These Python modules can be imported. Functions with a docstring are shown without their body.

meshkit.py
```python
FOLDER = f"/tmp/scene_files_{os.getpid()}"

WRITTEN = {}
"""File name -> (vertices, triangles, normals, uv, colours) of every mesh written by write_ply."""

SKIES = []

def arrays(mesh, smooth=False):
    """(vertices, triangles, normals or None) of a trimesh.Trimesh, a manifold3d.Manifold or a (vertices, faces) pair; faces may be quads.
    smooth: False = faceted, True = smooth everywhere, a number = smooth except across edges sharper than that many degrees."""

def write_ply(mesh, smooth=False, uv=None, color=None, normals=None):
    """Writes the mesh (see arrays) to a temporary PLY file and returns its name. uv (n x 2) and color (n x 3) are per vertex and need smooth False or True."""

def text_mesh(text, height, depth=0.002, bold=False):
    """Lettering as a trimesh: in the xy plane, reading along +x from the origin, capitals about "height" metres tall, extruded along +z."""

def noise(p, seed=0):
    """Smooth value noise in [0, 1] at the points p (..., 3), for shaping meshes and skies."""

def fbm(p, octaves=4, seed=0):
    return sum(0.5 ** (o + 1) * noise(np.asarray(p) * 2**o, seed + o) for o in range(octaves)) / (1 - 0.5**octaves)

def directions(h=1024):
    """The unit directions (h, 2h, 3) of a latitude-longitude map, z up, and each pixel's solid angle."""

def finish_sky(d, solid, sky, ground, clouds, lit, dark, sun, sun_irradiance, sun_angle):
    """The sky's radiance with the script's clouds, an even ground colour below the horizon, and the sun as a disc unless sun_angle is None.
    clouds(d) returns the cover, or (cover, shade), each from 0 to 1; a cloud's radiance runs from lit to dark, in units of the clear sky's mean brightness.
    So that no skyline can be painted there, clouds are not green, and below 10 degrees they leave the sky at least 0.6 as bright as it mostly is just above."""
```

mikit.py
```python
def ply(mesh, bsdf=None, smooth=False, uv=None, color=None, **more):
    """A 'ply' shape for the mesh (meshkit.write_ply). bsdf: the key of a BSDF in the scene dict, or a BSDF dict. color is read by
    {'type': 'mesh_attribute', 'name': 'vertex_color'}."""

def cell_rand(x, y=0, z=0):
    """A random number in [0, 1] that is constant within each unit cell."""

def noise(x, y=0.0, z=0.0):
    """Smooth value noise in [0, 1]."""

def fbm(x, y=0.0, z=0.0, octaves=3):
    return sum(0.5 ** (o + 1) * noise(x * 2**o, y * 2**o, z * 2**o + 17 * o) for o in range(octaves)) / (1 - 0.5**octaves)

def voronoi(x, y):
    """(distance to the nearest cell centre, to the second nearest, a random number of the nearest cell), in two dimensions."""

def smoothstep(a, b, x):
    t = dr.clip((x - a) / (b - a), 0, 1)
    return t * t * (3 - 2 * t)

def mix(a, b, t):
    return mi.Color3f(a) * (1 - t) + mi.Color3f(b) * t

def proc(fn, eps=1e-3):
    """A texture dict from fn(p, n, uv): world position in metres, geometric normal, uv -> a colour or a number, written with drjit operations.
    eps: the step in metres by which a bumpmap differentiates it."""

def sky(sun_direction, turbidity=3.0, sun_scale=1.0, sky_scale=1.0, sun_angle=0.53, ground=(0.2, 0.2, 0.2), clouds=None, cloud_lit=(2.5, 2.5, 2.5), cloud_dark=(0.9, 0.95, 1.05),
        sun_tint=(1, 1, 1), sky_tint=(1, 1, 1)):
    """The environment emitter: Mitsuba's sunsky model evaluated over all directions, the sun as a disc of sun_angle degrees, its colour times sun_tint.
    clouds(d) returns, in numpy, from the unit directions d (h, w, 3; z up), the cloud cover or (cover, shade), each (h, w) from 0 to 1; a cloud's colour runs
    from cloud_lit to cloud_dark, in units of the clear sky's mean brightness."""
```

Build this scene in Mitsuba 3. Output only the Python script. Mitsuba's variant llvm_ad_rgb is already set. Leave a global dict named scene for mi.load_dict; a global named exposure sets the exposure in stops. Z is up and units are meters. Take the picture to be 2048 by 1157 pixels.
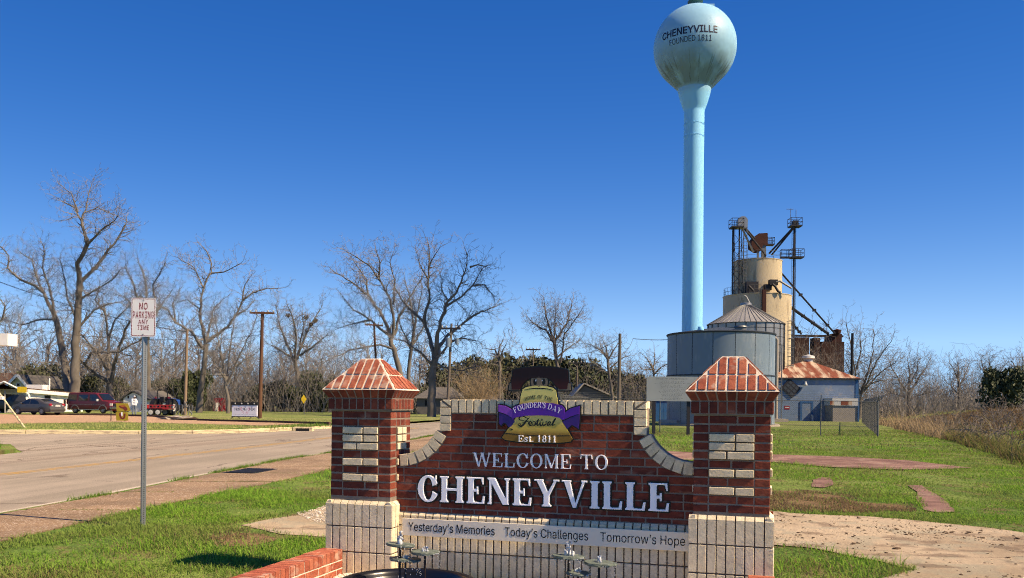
import math, random
import numpy as np, trimesh, shapely
from shapely.geometry import Polygon, LineString, Point, box as sbox
from shapely.ops import unary_union
import drjit as dr
import mitsuba as mi
import mikit, meshkit
from mikit import proc, noise, fbm, voronoi, cell_rand, smoothstep, mix

scene, labels = {}, {}
T4 = mi.ScalarTransform4f
PI = math.pi

# ---------------------------------------------------------------- camera, sky, exposure
EYE, FOC, CX, CY, ROLL = 1.55, 1700.0, 1024.0, 807.0, math.radians(0.55)
scene['camera'] = {
    'type': 'perspective', 'fov': 2 * math.degrees(math.atan(1024 / FOC)), 'fov_axis': 'x',
    'to_world': T4().look_at(origin=[0, 0, EYE], target=[0, 10, EYE], up=[-math.sin(ROLL), 0, math.cos(ROLL)]),
    'near_clip': 0.1, 'far_clip': 6000.0,
    'principal_point_offset_x': 0.0, 'principal_point_offset_y': (578.5 - CY) / 1157.0,
}
SKY_K = 0.575                      # a deep, polarised-looking winter sky
SKY_HAZE = (2.6, 4.05, 5.6)      # the pale air low over the horizon
SUN_EL = math.radians(44)
SUN_AZ = math.radians(-22.0)
SUN = [math.cos(SUN_AZ) * math.cos(SUN_EL), math.sin(SUN_AZ) * math.cos(SUN_EL), math.sin(SUN_EL)]
def sky_haze(d):
    el = np.degrees(np.arcsin(np.clip(d[..., 2], -1, 1)))
    return np.clip(1.68 * np.exp(-el / 4.6), 0, .72)
scene['sky'] = mikit.sky(SUN, turbidity=2.5, sky_scale=1.0, sun_scale=1.0, sun_tint=(1.0, 0.94, 0.83), sky_tint=(0.16 * SKY_K, 0.58 * SKY_K, 1.20 * SKY_K), ground=(0.16, 0.15, 0.11),
                         clouds=sky_haze, cloud_lit=SKY_HAZE, cloud_dark=SKY_HAZE)
exposure = 2.5

# ---------------------------------------------------------------- helpers
def num(name):
    if name not in USED:
        USED.add(name); return name
    k = 1
    while f'{name}_{k:03d}' in USED:
        k += 1
    USED.add(f'{name}_{k:03d}')
    return f'{name}_{k:03d}'
USED = set()

def thing(name, label, cat, group=None):
    k = num(name)
    labels[k] = {'label': label, 'category': cat}
    if group: labels[k]['group'] = group
    return k

def put(shape, name, parent=None, M=None, label=None, kind=None):
    """One entry of the scene: a part of parent, or a thing that thing() has named."""
    k = num(parent + '__' + name) if parent else name
    scene[k] = shape if M is None else {**shape, 'to_world': T4(M)}
    if label or kind:
        labels.setdefault(k, {})
        if label: labels[k]['label'] = label
        if kind: labels[k]['kind'] = kind
    return k

def add(name, mesh, bsdf, parent=None, M=None, smooth=False, label=None, kind=None, **kw):
    return put(mikit.ply(mesh, bsdf, smooth=smooth, **kw), name, parent, M, label, kind)

def struct(name, mesh, bsdf, kind='structure', label=None, cat=None, smooth=False, **kw):
    k = num(name)
    labels[k] = {'kind': kind}
    if label: labels[k]['label'] = label
    if cat: labels[k]['category'] = cat
    scene[k] = mikit.ply(mesh, bsdf, smooth=smooth, **kw)
    return k

def tr(x=0, y=0, z=0):
    M = np.eye(4); M[:3, 3] = (x, y, z); return M
def rz(a):
    c, s = math.cos(a), math.sin(a); M = np.eye(4); M[:2, :2] = [[c, -s], [s, c]]; return M
def rx(a):
    c, s = math.cos(a), math.sin(a); M = np.eye(4); M[1:3, 1:3] = [[c, -s], [s, c]]; return M
def ry(a):
    c, s = math.cos(a), math.sin(a); M = np.eye(4); M[0, 0] = c; M[0, 2] = s; M[2, 0] = -s; M[2, 2] = c; return M
def xf(mesh, M):
    v, f = mesh
    M = np.asarray(M, float)
    f2 = np.asarray(f)
    if np.linalg.det(M[:3, :3]) < 0: f2 = f2[:, ::-1]
    return (np.asarray(v) @ M[:3, :3].T + M[:3, 3], f2)
def cat(ms):
    vs, fs, n = [], [], 0
    for v, f in ms:
        f = np.asarray(f)
        if f.shape[1] == 4: f = np.vstack([f[:, [0, 1, 2]], f[:, [0, 2, 3]]])
        vs.append(np.asarray(v, float)); fs.append(f + n); n += len(v)
    return np.vstack(vs), np.vstack(fs)
def tm(mesh): return np.array(mesh.vertices), np.array(mesh.faces)

BOXF = np.array([[0, 2, 3, 1], [4, 5, 7, 6], [0, 1, 5, 4], [2, 6, 7, 3], [0, 4, 6, 2], [1, 3, 7, 5]])
def box(sx, sy, sz, c=(0, 0, 0)):
    v = np.array([[x, y, z] for z in (-.5, .5) for y in (-.5, .5) for x in (-.5, .5)]) * (sx, sy, sz) + np.array(c, float)
    return v, np.vstack([BOXF[:, [0, 1, 2]], BOXF[:, [0, 2, 3]]])
def bx(x0, x1, y0, y1, z0, z1):
    return box(x1 - x0, y1 - y0, z1 - z0, ((x0 + x1) / 2, (y0 + y1) / 2, (z0 + z1) / 2))
_ch = {}
def cbox(sx, sy, sz, c=0.003, ctr=(0, 0, 0)):
    """A box with chamfered edges."""
    pts = []
    for a in (-1, 1):
        for b in (-1, 1):
            for d in (-1, 1):
                h = np.array([a * sx, b * sy, d * sz]) / 2
                for k in range(3):
                    q = h.copy()
                    for j in range(3):
                        if j != k: q[j] -= np.sign(q[j]) * c
                    pts.append(q)
    if 'f' not in _ch:
        P = []
        for a in (-1, 1):
            for b in (-1, 1):
                for d in (-1, 1):
                    for k in range(3):
                        q = np.array([a, b, d], float)
                        for j in range(3):
                            if j != k: q[j] *= .8
                        P.append(q)
        h = trimesh.convex.convex_hull(np.array(P))
        V, F = np.array(h.vertices), np.array(h.faces)
        idx = [int(np.argmin(((np.array(P) - x) ** 2).sum(1))) for x in V]
        _ch['f'] = np.array(idx)[F]
    return np.array(pts) + np.array(ctr, float), _ch['f']

def ring_tube(pts, rad, n=8, caps=True):
    """A tube along a polyline with mitred rings."""
    pts = np.asarray(pts, float); m = len(pts)
    rad = np.broadcast_to(np.asarray(rad, float), (m,))
    d = np.gradient(pts, axis=0) if m > 2 else np.repeat((pts[1] - pts[0])[None], 2, 0)
    d /= np.linalg.norm(d, axis=1, keepdims=True) + 1e-12
    up = np.array([0, 0, 1.0]) if abs(d[0][2]) < .9 else np.array([1.0, 0, 0])
    V = []
    a = np.cross(d[0], up); a /= np.linalg.norm(a)
    for i in range(m):
        a = a - d[i] * (a @ d[i]); a /= np.linalg.norm(a) + 1e-12
        b = np.cross(d[i], a)
        t = np.arange(n) * 2 * PI / n
        V.append(pts[i] + rad[i] * (np.cos(t)[:, None] * a + np.sin(t)[:, None] * b))
    F = []
    for i in range(m - 1):
        for j in range(n):
            k = (j + 1) % n
            F += [[i * n + j, i * n + k, (i + 1) * n + k], [i * n + j, (i + 1) * n + k, (i + 1) * n + j]]
    V = np.vstack(V)
    if caps:
        c0, c1 = len(V), len(V) + 1
        V = np.vstack([V, pts[:1], pts[-1:]])
        for j in range(n):
            k = (j + 1) % n
            F += [[c0, k, j], [c1, (m - 1) * n + j, (m - 1) * n + k]]
    return V, np.array(F)

def lathe(prof, n=32, a0=0.0, a1=2 * PI, closed=True):
    """Revolve (r, z) points about z."""
    prof = np.asarray(prof, float); m = len(prof)
    k = n if closed else n + 1
    t = a0 + (a1 - a0) * np.arange(k) / n
    V = np.stack([np.outer(np.cos(t), prof[:, 0]), np.outer(np.sin(t), prof[:, 0]), np.outer(np.ones(k), prof[:, 1])], -1).reshape(-1, 3)
    F = []
    for i in range(n):
        j = (i + 1) % k
        for q in range(m - 1):
            F += [[i * m + q, j * m + q, j * m + q + 1], [i * m + q, j * m + q + 1, i * m + q + 1]]
    return V, np.array(F)

def extr(poly, h):
    ms = []
    for g in getattr(poly, 'geoms', [poly]):
        if g.is_empty or g.area < 1e-9 or g.geom_type != 'Polygon': continue
        ms.append(tm(trimesh.creation.extrude_polygon(g, h, engine='earcut')))
    return cat(ms)

def convex_inset(p, d):
    """Offsets a convex ccw polygon inwards, keeping its corners."""
    n = len(p); out = []
    for i in range(n):
        a, b, c = p[i - 1], p[i], p[(i + 1) % n]
        e1 = (b - a) / (np.linalg.norm(b - a) + 1e-12); e2 = (c - b) / (np.linalg.norm(c - b) + 1e-12)
        n1 = np.array([-e1[1], e1[0]]); n2 = np.array([-e2[1], e2[0]])
        m = n1 + n2; m = m / max(1e-6, m @ m) * 2
        out.append(b + m / 2 * d * 1.0 if m @ m < 40 else b + n1 * d)
    return np.array(out)

def bevel_prism(poly, depth, c=0.003):
    """Convex polygon extruded towards +z with a bevelled front edge."""
    q = shapely.geometry.polygon.orient(poly.simplify(0.0015) if len(poly.exterior.coords) > 6 else poly)
    p = np.array(q.exterior.coords)[:-1, :2]
    n = len(p)
    pin = convex_inset(p, c)
    V = np.vstack([np.c_[p, np.zeros(n)], np.c_[p, np.full(n, depth - c)], np.c_[pin, np.full(n, depth)]])
    F = []
    for r in (0, 1):
        for i in range(n):
            j = (i + 1) % n
            F += [[r * n + i, r * n + j, (r + 1) * n + j], [r * n + i, (r + 1) * n + j, (r + 1) * n + i]]
    for i in range(1, n - 1):
        F += [[2 * n, 2 * n + i, 2 * n + i + 1]]
    return V, np.array(F)

def frame(o, ex, ey):
    ex = np.asarray(ex, float); ex /= np.linalg.norm(ex)
    ey = np.asarray(ey, float); ey = ey - ex * (ey @ ex); ey /= np.linalg.norm(ey)
    M = np.eye(4); M[:3, 0], M[:3, 1], M[:3, 2], M[:3, 3] = ex, ey, np.cross(ex, ey), o
    return M

def at(u, v, y):
    """The point at distance y ahead that lies on the photograph's line of sight (u, v)."""
    du, dv = u - CX, CY - v
    a = (du * math.cos(ROLL) - dv * math.sin(ROLL)) / FOC; b = (dv * math.cos(ROLL) + du * math.sin(ROLL)) / FOC
    return np.array([a * y, y, EYE + b * y])
def gnd(u, v, z=0.0):
    b = ((CY - v) * math.cos(ROLL) + (u - CX) * math.sin(ROLL)) / FOC
    return at(u, v, (z - EYE) / b)

# ---------------------------------------------------------------- materials
def rgb(*c): return {'type': 'rgb', 'value': list(c)}
def mat(name, d, two=True):
    scene[name] = {'type': 'twosided', 'bsdf': d} if two else d
    return name
ALB = 0.62
def plain(name, c, rough=0.6, metal=0.0, spec=0.4, k=ALB, **kw):
    c = [x * k for x in c]
    return mat(name, {'type': 'principled', 'base_color': rgb(*c), 'roughness': rough, 'metallic': metal, 'specular': spec, **kw})
def textured(name, fn0, rough=0.85, metal=0.0, spec=0.3, bump=None, bscale=1.0, eps=1e-3, k=ALB):
    fn = lambda p, n, uv: mi.Color3f(fn0(p, n, uv)) * k
    d = {'type': 'principled', 'base_color': proc(fn), 'roughness': rough, 'metallic': metal, 'specular': spec}
    if bump is not None:
        d = {'type': 'bumpmap', 'arbitrary': proc(bump, eps), 'scale': bscale, 'bsdf': d}
    return mat(name, d)

def brick_fn(c, dark, spot):
    def f(p, n, uv):
        a = fbm(p.x * 23, p.y * 23, p.z * 23, 3)
        g = noise(p.x * 160, p.y * 160, p.z * 160)
        e = smoothstep(.62, .8, fbm(p.x * 9 + 5, p.y * 9, p.z * 14, 4))
        k = mix(dark, c, smoothstep(.25, .7, a))
        k = k * (0.82 + 0.36 * g)
        return mix(k, spot, e * .35)
    return f
def brick_bump(p, n, uv):
    return fbm(p.x * 70, p.y * 70, p.z * 70, 3)
REDS = []
for i, (c, d) in enumerate([((.25, .060, .034), (.16, .040, .026)), ((.20, .046, .029), (.13, .032, .022)), ((.285, .078, .046), (.20, .052, .032)), ((.17, .042, .029), (.11, .030, .022))]):
    REDS.append(textured(f'red_brick_{i}', brick_fn(c, d, (.36, .25, .20)), .92, bump=brick_bump, bscale=.0022, k=.82))
CREAMS = []
for i, (c, d) in enumerate([((.76, .645, .44), (.66, .555, .38)), ((.71, .61, .435), (.60, .515, .365)), ((.79, .68, .475), (.69, .59, .41))]):
    CREAMS.append(textured(f'cream_brick_{i}', brick_fn(c, d, (.42, .34, .27)), .85, bump=brick_bump, bscale=.0014, k=.94))
ORANGES = []
def cap_fn(c, dark, spot):
    g_ = brick_fn(c, dark, spot)
    def f(p, n, uv):
        return mix(g_(p, n, uv), (.60, .46, .36), smoothstep(.56, .74, fbm(p.x * 13 + 3, p.y * 13, p.z * 13, 4)) * .55)
    return f
for i, (c, d) in enumerate([((.42, .125, .070), (.32, .088, .050)), ((.37, .100, .058), (.26, .068, .042)), ((.45, .15, .086), (.36, .108, .062))]):
    ORANGES.append(textured(f'orange_brick_{i}', cap_fn(c, d, (.58, .45, .36)), .92, bump=brick_bump, bscale=.0022, k=.80))
textured('mortar_grey', lambda p, n, uv: mix((.27, .225, .185), (.40, .34, .285), fbm(p.x * 40, p.y * 40, p.z * 40, 3)), .95)
textured('mortar_dark', lambda p, n, uv: mix((.15, .115, .085), (.24, .19, .145), fbm(p.x * 40, p.y * 40, p.z * 40, 3)), .95)
textured('mortar_white', lambda p, n, uv: mix((.52, .43, .345), (.78, .69, .58), fbm(p.x * 60, p.y * 60, p.z * 60, 3)), .95, bump=lambda p, n, uv: fbm(p.x * 50, p.y * 50, p.z * 50, 3), bscale=.004, k=1.0)
# ---------------------------------------------------------------- the welcome sign: its own frame, x along the wall, y into it, z up
AL = math.radians(16.5)
S = tr(-1.330, 7.34, 0) @ rz(-AL)
rnd = random.Random(11)
COURSE, JT = 0.0677, 0.0118
_br = {}
def brick(parent, sx, sy, sz, c, mats, rot=None, name='brick', ch=.003):
    """One brick of the given outer size about c in the sign's frame; alike bricks share a mesh."""
    m = rnd.choice(mats)
    key = (round(sx, 4), round(sy, 4), round(sz, 4), m, ch)
    if key not in _br: _br[key] = mikit.ply(cbox(*key[:3], ch), m)
    j = [rnd.uniform(-.0012, .0012) for _ in range(3)]
    M = S @ tr(c[0] + j[0], c[1] + j[1] * 1.5, c[2] + j[2]) @ rz(rnd.uniform(-.006, .006)) @ ry(rnd.uniform(-.006, .006))
    if rot is not None: M = M @ rot
    return put(_br[key], name, parent, M)

def poly_bricks(parent, polys, M, depth, mats, ch=.003, name='brick'):
    for p in polys:
        for g in getattr(p, 'geoms', [p]):
            if g.geom_type != 'Polygon' or g.area < 2.5e-4: continue
            g = g.convex_hull
            add(name, bevel_prism(g, depth + rnd.uniform(-.0015, .0015), ch), rnd.choice(mats), parent, S @ M)

PH, PD = .285, .21               # half width and half depth of a shaft
def pillar(s0, label, base_rows):
    P = thing('sign_pillar', label, 'sign pillar')
    c = (s0, PD)
    core = cat([bx(s0 - PH + .0045, s0 + PH - .0045, .0045, 2 * PD - .0045, .2, 1.60)])
    add('mortar_core', core, 'mortar_grey', P, S)
    add('base_mortar', bx(s0 - PH - .022, s0 + PH + .022, -.022, 2 * PD + .022, -.05, .675), 'mortar_dark', P, S)
    # cream base: upright bricks with a chamfered top
    hw, n = .315, 9
    pitch = 2 * hw / n
    rows = base_rows
    back = []
    for r, (z0, z1) in enumerate(rows):
        for side in range(4):
            L = hw if side % 2 == 0 else PD + .03
            k = n if side % 2 == 0 else 6
            pt = 2 * L / k
            for i in range(k):
                x = -L + (i + .5) * pt
                w = pt - .0085 + rnd.uniform(-.0012, .0012)
                h = z1 - z0 - .007
                if r == 0:   # bullnose top
                    q = Polygon([(-.03, 0), (.022, 0), (.022, h - .03), (-.008, h), (-.03, h)])
                    b = extr(q, w)
                    b = xf(b, frame((0, 0, 0), (0, -1, 0), (0, 0, 1)) @ tr(0, 0, -w / 2))
                    b = xf(b, tr(0, 0, 0))
                    b = (b[0] - [0, 0, 0], b[1])
                else:
                    b = cbox(w, .052, h, .003, (0, .004, h / 2))
                    b = (b[0] * [1, 1, 1], b[1])
                out = .008 + rnd.uniform(-.001, .001)
                Mx = tr(s0, PD, z0 + .0035) @ rz([0, PI / 2, PI, -PI / 2][side]) @ tr(x, -((PD if side % 2 == 0 else PH) + out), 0)
                if side == 2: back.append(xf(b, S @ Mx))
                else: add('brick', b, rnd.choice(CREAMS), P, S @ Mx, label='cream brick' if (r, side, i) == (0, 0, 0) else None)
    # shaft
    z = 1.472
    kinds = 'rrtttrtrtrr'
    for ci, k in enumerate(kinds):
        z0 = z - COURSE * (ci + 1); zc = z0 + COURSE / 2; h = COURSE - JT
        if z0 < .70: h -= .0; 
        for sx in (-1, 1):
            for sy in (-1, 1):
                brick(P, .115 - JT * .4, .115 - JT * .4, h, (s0 + sx * (PH - .0575), PD + sy * (PD - .0575), zc), REDS)
        for side in range(4):
            half = (PH if side % 2 == 0 else PD) - .115
            split = [(.58, .42), (.40, .60), (.58, .42)][ci % 3] if k == 't' else ([(.62, .38), (.42, .58), (.5, .5)][ci % 3])
            if side % 2: split = (.5, .5)
            x = -half
            for fr in split:
                w = 2 * half * fr
                out = .014 if k == 't' else -.002
                Mx = rz([0, PI / 2, PI, -PI / 2][side])
                d = .07
                cc = (Mx @ [x + w / 2, -((PD if side % 2 == 0 else PH) + out - d / 2), 0, 1])
                m = CREAMS if k == 't' else REDS
                if side == 2:
                    back.append(xf(cbox(w - JT, d, h, .003), S @ tr(s0 + cc[0], PD + cc[1], zc) @ Mx))
                else:
                    brick(P, w - JT, d, h, (s0 + cc[0], PD + cc[1], zc), m, Mx)
                x += w
    zt_a, zt_b = 1.472 - 5 * COURSE, 1.472 - 2 * COURSE
    dark = []
    for z0_, z1_ in ((zt_a, zt_b), (1.472 - 7 * COURSE, 1.472 - 6 * COURSE), (1.472 - 9 * COURSE, 1.472 - 8 * COURSE)):
        hx, hy = PH - .1155, PD - .1155
        dark += [bx(s0 - hx, s0 + hx, -.0005, .02, z0_, z1_), bx(s0 + PH - .02, s0 + PH + .0005, PD - hy, PD + hy, z0_, z1_), bx(s0 - PH - .0005, s0 - PH + .02, PD - hy, PD + hy, z0_, z1_)]
    add('joint_mortar', cat(dark), 'mortar_dark', P, S, kind='stuff')
    add('back_bricks', cat(back), REDS[0], P, kind='stuff')
    # corbel: upright headers, then a sloping course
    c0, c1, co = 1.482, 1.580, .02
    for side in range(4):
        L = (PH if side % 2 == 0 else PD) + co
        n = 9 if side % 2 == 0 else 7
        D = (PD if side % 2 == 0 else PH) + co
        pt = 2 * L / n
        Ms = tr(s0, PD, 0) @ rz([0, PI / 2, PI, -PI / 2][side])
        for i in range(n):
            x = -L + (i + .5) * pt
            b = cbox(pt - .011, .06, c1 - c0 - .009, .003, (x, -D + .03, (c0 + c1) / 2))
            add('brick', b, rnd.choice(REDS), P, S @ Ms)
        # sloping course (its face leans outwards)
        Do = (PD if side % 2 == 0 else PH) + .062; Lo = (PH if side % 2 == 0 else PD) + .062
        zs0, zs1 = 1.584, 1.650
        for i in range(n):
            f0, f1 = i / n, (i + 1) / n
            e0 = .0062
            def X(l, f): return -l + 2 * l * f
            V = np.array([[X(L, f0) + e0, -D + .001, zs0], [X(L, f1) - e0, -D + .001, zs0], [X(Lo, f1) - e0, -Do, zs1], [X(Lo, f0) + e0, -Do, zs1],
                          [X(L, f0) + e0, -D + .05, zs0], [X(L, f1) - e0, -D + .05, zs0], [X(Lo, f1) - e0, -Do + .05, zs1], [X(Lo, f0) + e0, -Do + .05, zs1]])
            h = trimesh.convex.convex_hull(V)
            add('brick', tm(h), rnd.choice(REDS), P, S @ Ms)
    Lx, Ly = PH + .064, PD + .064
    ins = .008
    # mortar body of the corbel and the cap
    def frus(z0, ax, ay, z1, bx_, by_):
        V = np.array([[sx * ax, sy * ay, z0] for sx in (-1, 1) for sy in (-1, 1)] + [[sx * bx_, sy * by_, z1] for sx in (-1, 1) for sy in (-1, 1)])
        return xf(tm(trimesh.convex.convex_hull(V)), tr(s0, PD, 0))
    tx, ty = .083, .035
    zt, ze = 1.937, 1.655
    add('corbel_mortar', cat([frus(1.478, PH + co - .004, PD + co - .004, 1.580, PH + co - .004, PD + co - .004), frus(1.581, PH + co - .003, PD + co - .003, 1.652, PH + .059, PD + .059)]), 'mortar_grey', P, S)
    add('cap_mortar', frus(ze - .002, Lx - .004, Ly - .004, zt - .006, tx, ty), 'mortar_white', P, S)
    # cap bricks, cut by the hips
    for side in range(4):
        L, D, l1, d1 = (Lx, Ly, tx, ty) if side % 2 == 0 else (Ly, Lx, ty, tx)
        Ms = tr(s0, PD, 0) @ rz([0, PI / 2, PI, -PI / 2][side])
        sl = math.hypot(D - d1, zt - ze)
        Fm = frame((0, -D, ze), (1, 0, 0), (0, D - d1, zt - ze))
        trap = Polygon([(-L, 0), (L, 0), (l1, sl), (-l1, sl)]).buffer(-.014, join_style=2)
        cells = []
        pt = .0735
        ymid = sl * .46
        for r, (y0, y1) in enumerate([(0, ymid), (ymid, sl - .012)]):
            k = int(2 * L / pt) + 1
            off = .5 if side % 2 == 0 else 0
            for i in range(-k, k):
                x0 = (i + off + (.12 if s0 < 1 else 0)) * pt
                cells.append(sbox(x0 + rnd.uniform(.0065, .0105), y0 + .006, x0 + pt - rnd.uniform(.0065, .0115), y1 - .008).intersection(trap))
        poly_bricks(P, [q for q in cells if not q.is_empty and q.area > 4e-4], Ms @ Fm, .0042, ORANGES, .0025)
    return P

pillar(.028, 'left brick sign pillar whose right flank is in full sun, low brick planter edge at its foot', [(.478, .700), (.258, .474), (.04, .254), (-.17, .036)])
pillar(3.128, 'right brick sign pillar, with nothing but grass and dirt to its right', [(.490, .712), (.270, .486), (.05, .266), (-.16, .046)])

# ---- the wall between the pillars
W = thing('welcome_sign', 'red brick sign wall with stepped pale coping between the two pillars, carrying the town name', 'welcome sign')
TW, TB = .14, .36                 # front and back of the wall
s_l, s_r, zt = .705, 2.465, 1.577
cxl, cxr, cz, Ro = .335, 2.835, 1.470, .370
def arc(cx, R, a0, a1, n=14): return [(cx + R * math.cos(a), cz + R * math.sin(a)) for a in np.linspace(a0, a1, n)]
A0 = math.radians(-25)
left = arc(cxl, Ro, -PI / 2, A0); right = arc(cxr, Ro, PI - A0, 1.5 * PI)
sil = Polygon([(.29, -.05)] + [(.29, cz - Ro)] + left + [(s_l, left[-1][1]), (s_l, zt), (s_r, zt), (s_r, right[0][1])] + right + [(2.87, cz - Ro), (2.87, -.05)])
FW = frame((0, 0, 0), (1, 0, 0), (0, 0, 1))      # maps (x, y) to (s, z), extrusion towards -y, the viewer
core = sil.buffer(-.006, join_style=2)
m = extr(core, TB - TW - .0085)
add('mortar_core', m, 'mortar_grey', W, S @ tr(0, TB - .006, 0) @ FW)
# trim: end columns, arcs and the coping row
Mf = tr(0, TW + .05, 0) @ FW
trim = []
def rot_rect(cx, cy, w, h, a):
    return shapely.affinity.translate(shapely.affinity.rotate(sbox(-w / 2, -h / 2, w / 2, h / 2), a, use_radians=True, origin=(0, 0)), cx, cy)
import shapely.affinity
for i in range(4):
    z1 = zt - i * COURSE
    for a, b in ((s_l, s_l + .098), (s_r - .098, s_r)):
        if i == 0:
            q = sbox(a, z1 - COURSE, b, z1 - .001)
            lft = a == s_l
            cut = LineString([(a, z1 + .0), (b, z1 - COURSE)] if lft else [(b, z1), (a, z1 - COURSE)]).buffer(.005)
            trim += [g.buffer(-.004, join_style=2) for g in getattr(q.difference(cut), 'geoms', [q])]
        else:
            trim.append(sbox(a + .001, z1 - COURSE + .003, b - .001, z1 - .005))
nA = 6
for i in range(nA):
    a = -PI / 2 + (A0 + PI / 2) * (i + .5) / nA
    Rm = Ro + .052
    w = (Ro + .05) * (A0 + PI / 2) / nA - .010
    for cx, sg in ((cxl, 1), (cxr, -1)):
        trim.append(rot_rect(cx + sg * Rm * math.cos(a), cz + Rm * math.sin(a), .100, w, a if sg > 0 else PI - a))
x = s_l + .102
ncop = int(round((s_r - s_l - .204) / COURSE)); pc = (s_r - s_l - .204) / ncop
for i in range(ncop):
    trim.append(sbox(x + i * pc + .0055, zt - .112, x + (i + 1) * pc - .0055, zt))
trim_area = unary_union([t.buffer(.008) for t in trim]).buffer(.004).buffer(-.002)
tops = []
poly_bricks(W, trim, Mf, .058, CREAMS, .003)
# lit top slabs of the coping
for i in range(ncop + 2):
    pass
add('coping_back', bx(s_l + .002, s_r - .002, TW + .055, TB + .006, zt - .06, zt - .002), CREAMS[2], W, S)
# red courses cut by the trim
zc0 = .602
field = sil.buffer(-.003, join_style=2).difference(trim_area).intersection(sbox(.30, zc0, 2.86, 1.6))
row = 0
ztop = zt - .118
polys = []
while ztop - row * COURSE > zc0:
    y1 = ztop - row * COURSE; y0 = max(y1 - COURSE, zc0)
    x = .30 - rnd.choice([0, .1]) - (row % 2) * .103 - rnd.uniform(0, .03)
    while x < 2.9:
        L = .206
        q = sbox(x + JT / 2, y0 + JT / 2, x + L - JT / 2, y1 - JT / 2).intersection(field)
        if not q.is_empty: polys.append(q)
        x += L
    row += 1
poly_bricks(W, polys, Mf, .052, REDS, .0025)
# cream plinth of upright bricks
npl = 37; pw = (2.845 - .315) / npl
for r, (z0, z1) in enumerate([(.492, .604), (.285, .488), (.068, .281), (-.15, .064)]):
    for i in range(npl):
        xx = .315 + (i + .5) * pw
        h = z1 - z0 - .007
        if r == 0:
            q = Polygon([(-.03, 0), (.03, 0), (.03, h - .022), (.008, h), (-.03, h)])
            b = xf(extr(q, pw - .012), frame((0, 0, 0), (0, -1, 0), (0, 0, 1)) @ tr(0, 0, -(pw - .012) / 2))
        else:
            b = cbox(pw - .012, .06, h, .003, (0, 0, h / 2))
        add('brick', b, rnd.choice(CREAMS), W, S @ tr(xx, TW, z0 + .003))
add('plinth_mortar', bx(.30, 2.86, TW - .018, TB + .02, -.1, .575), 'mortar_dark', W, S)
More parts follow.
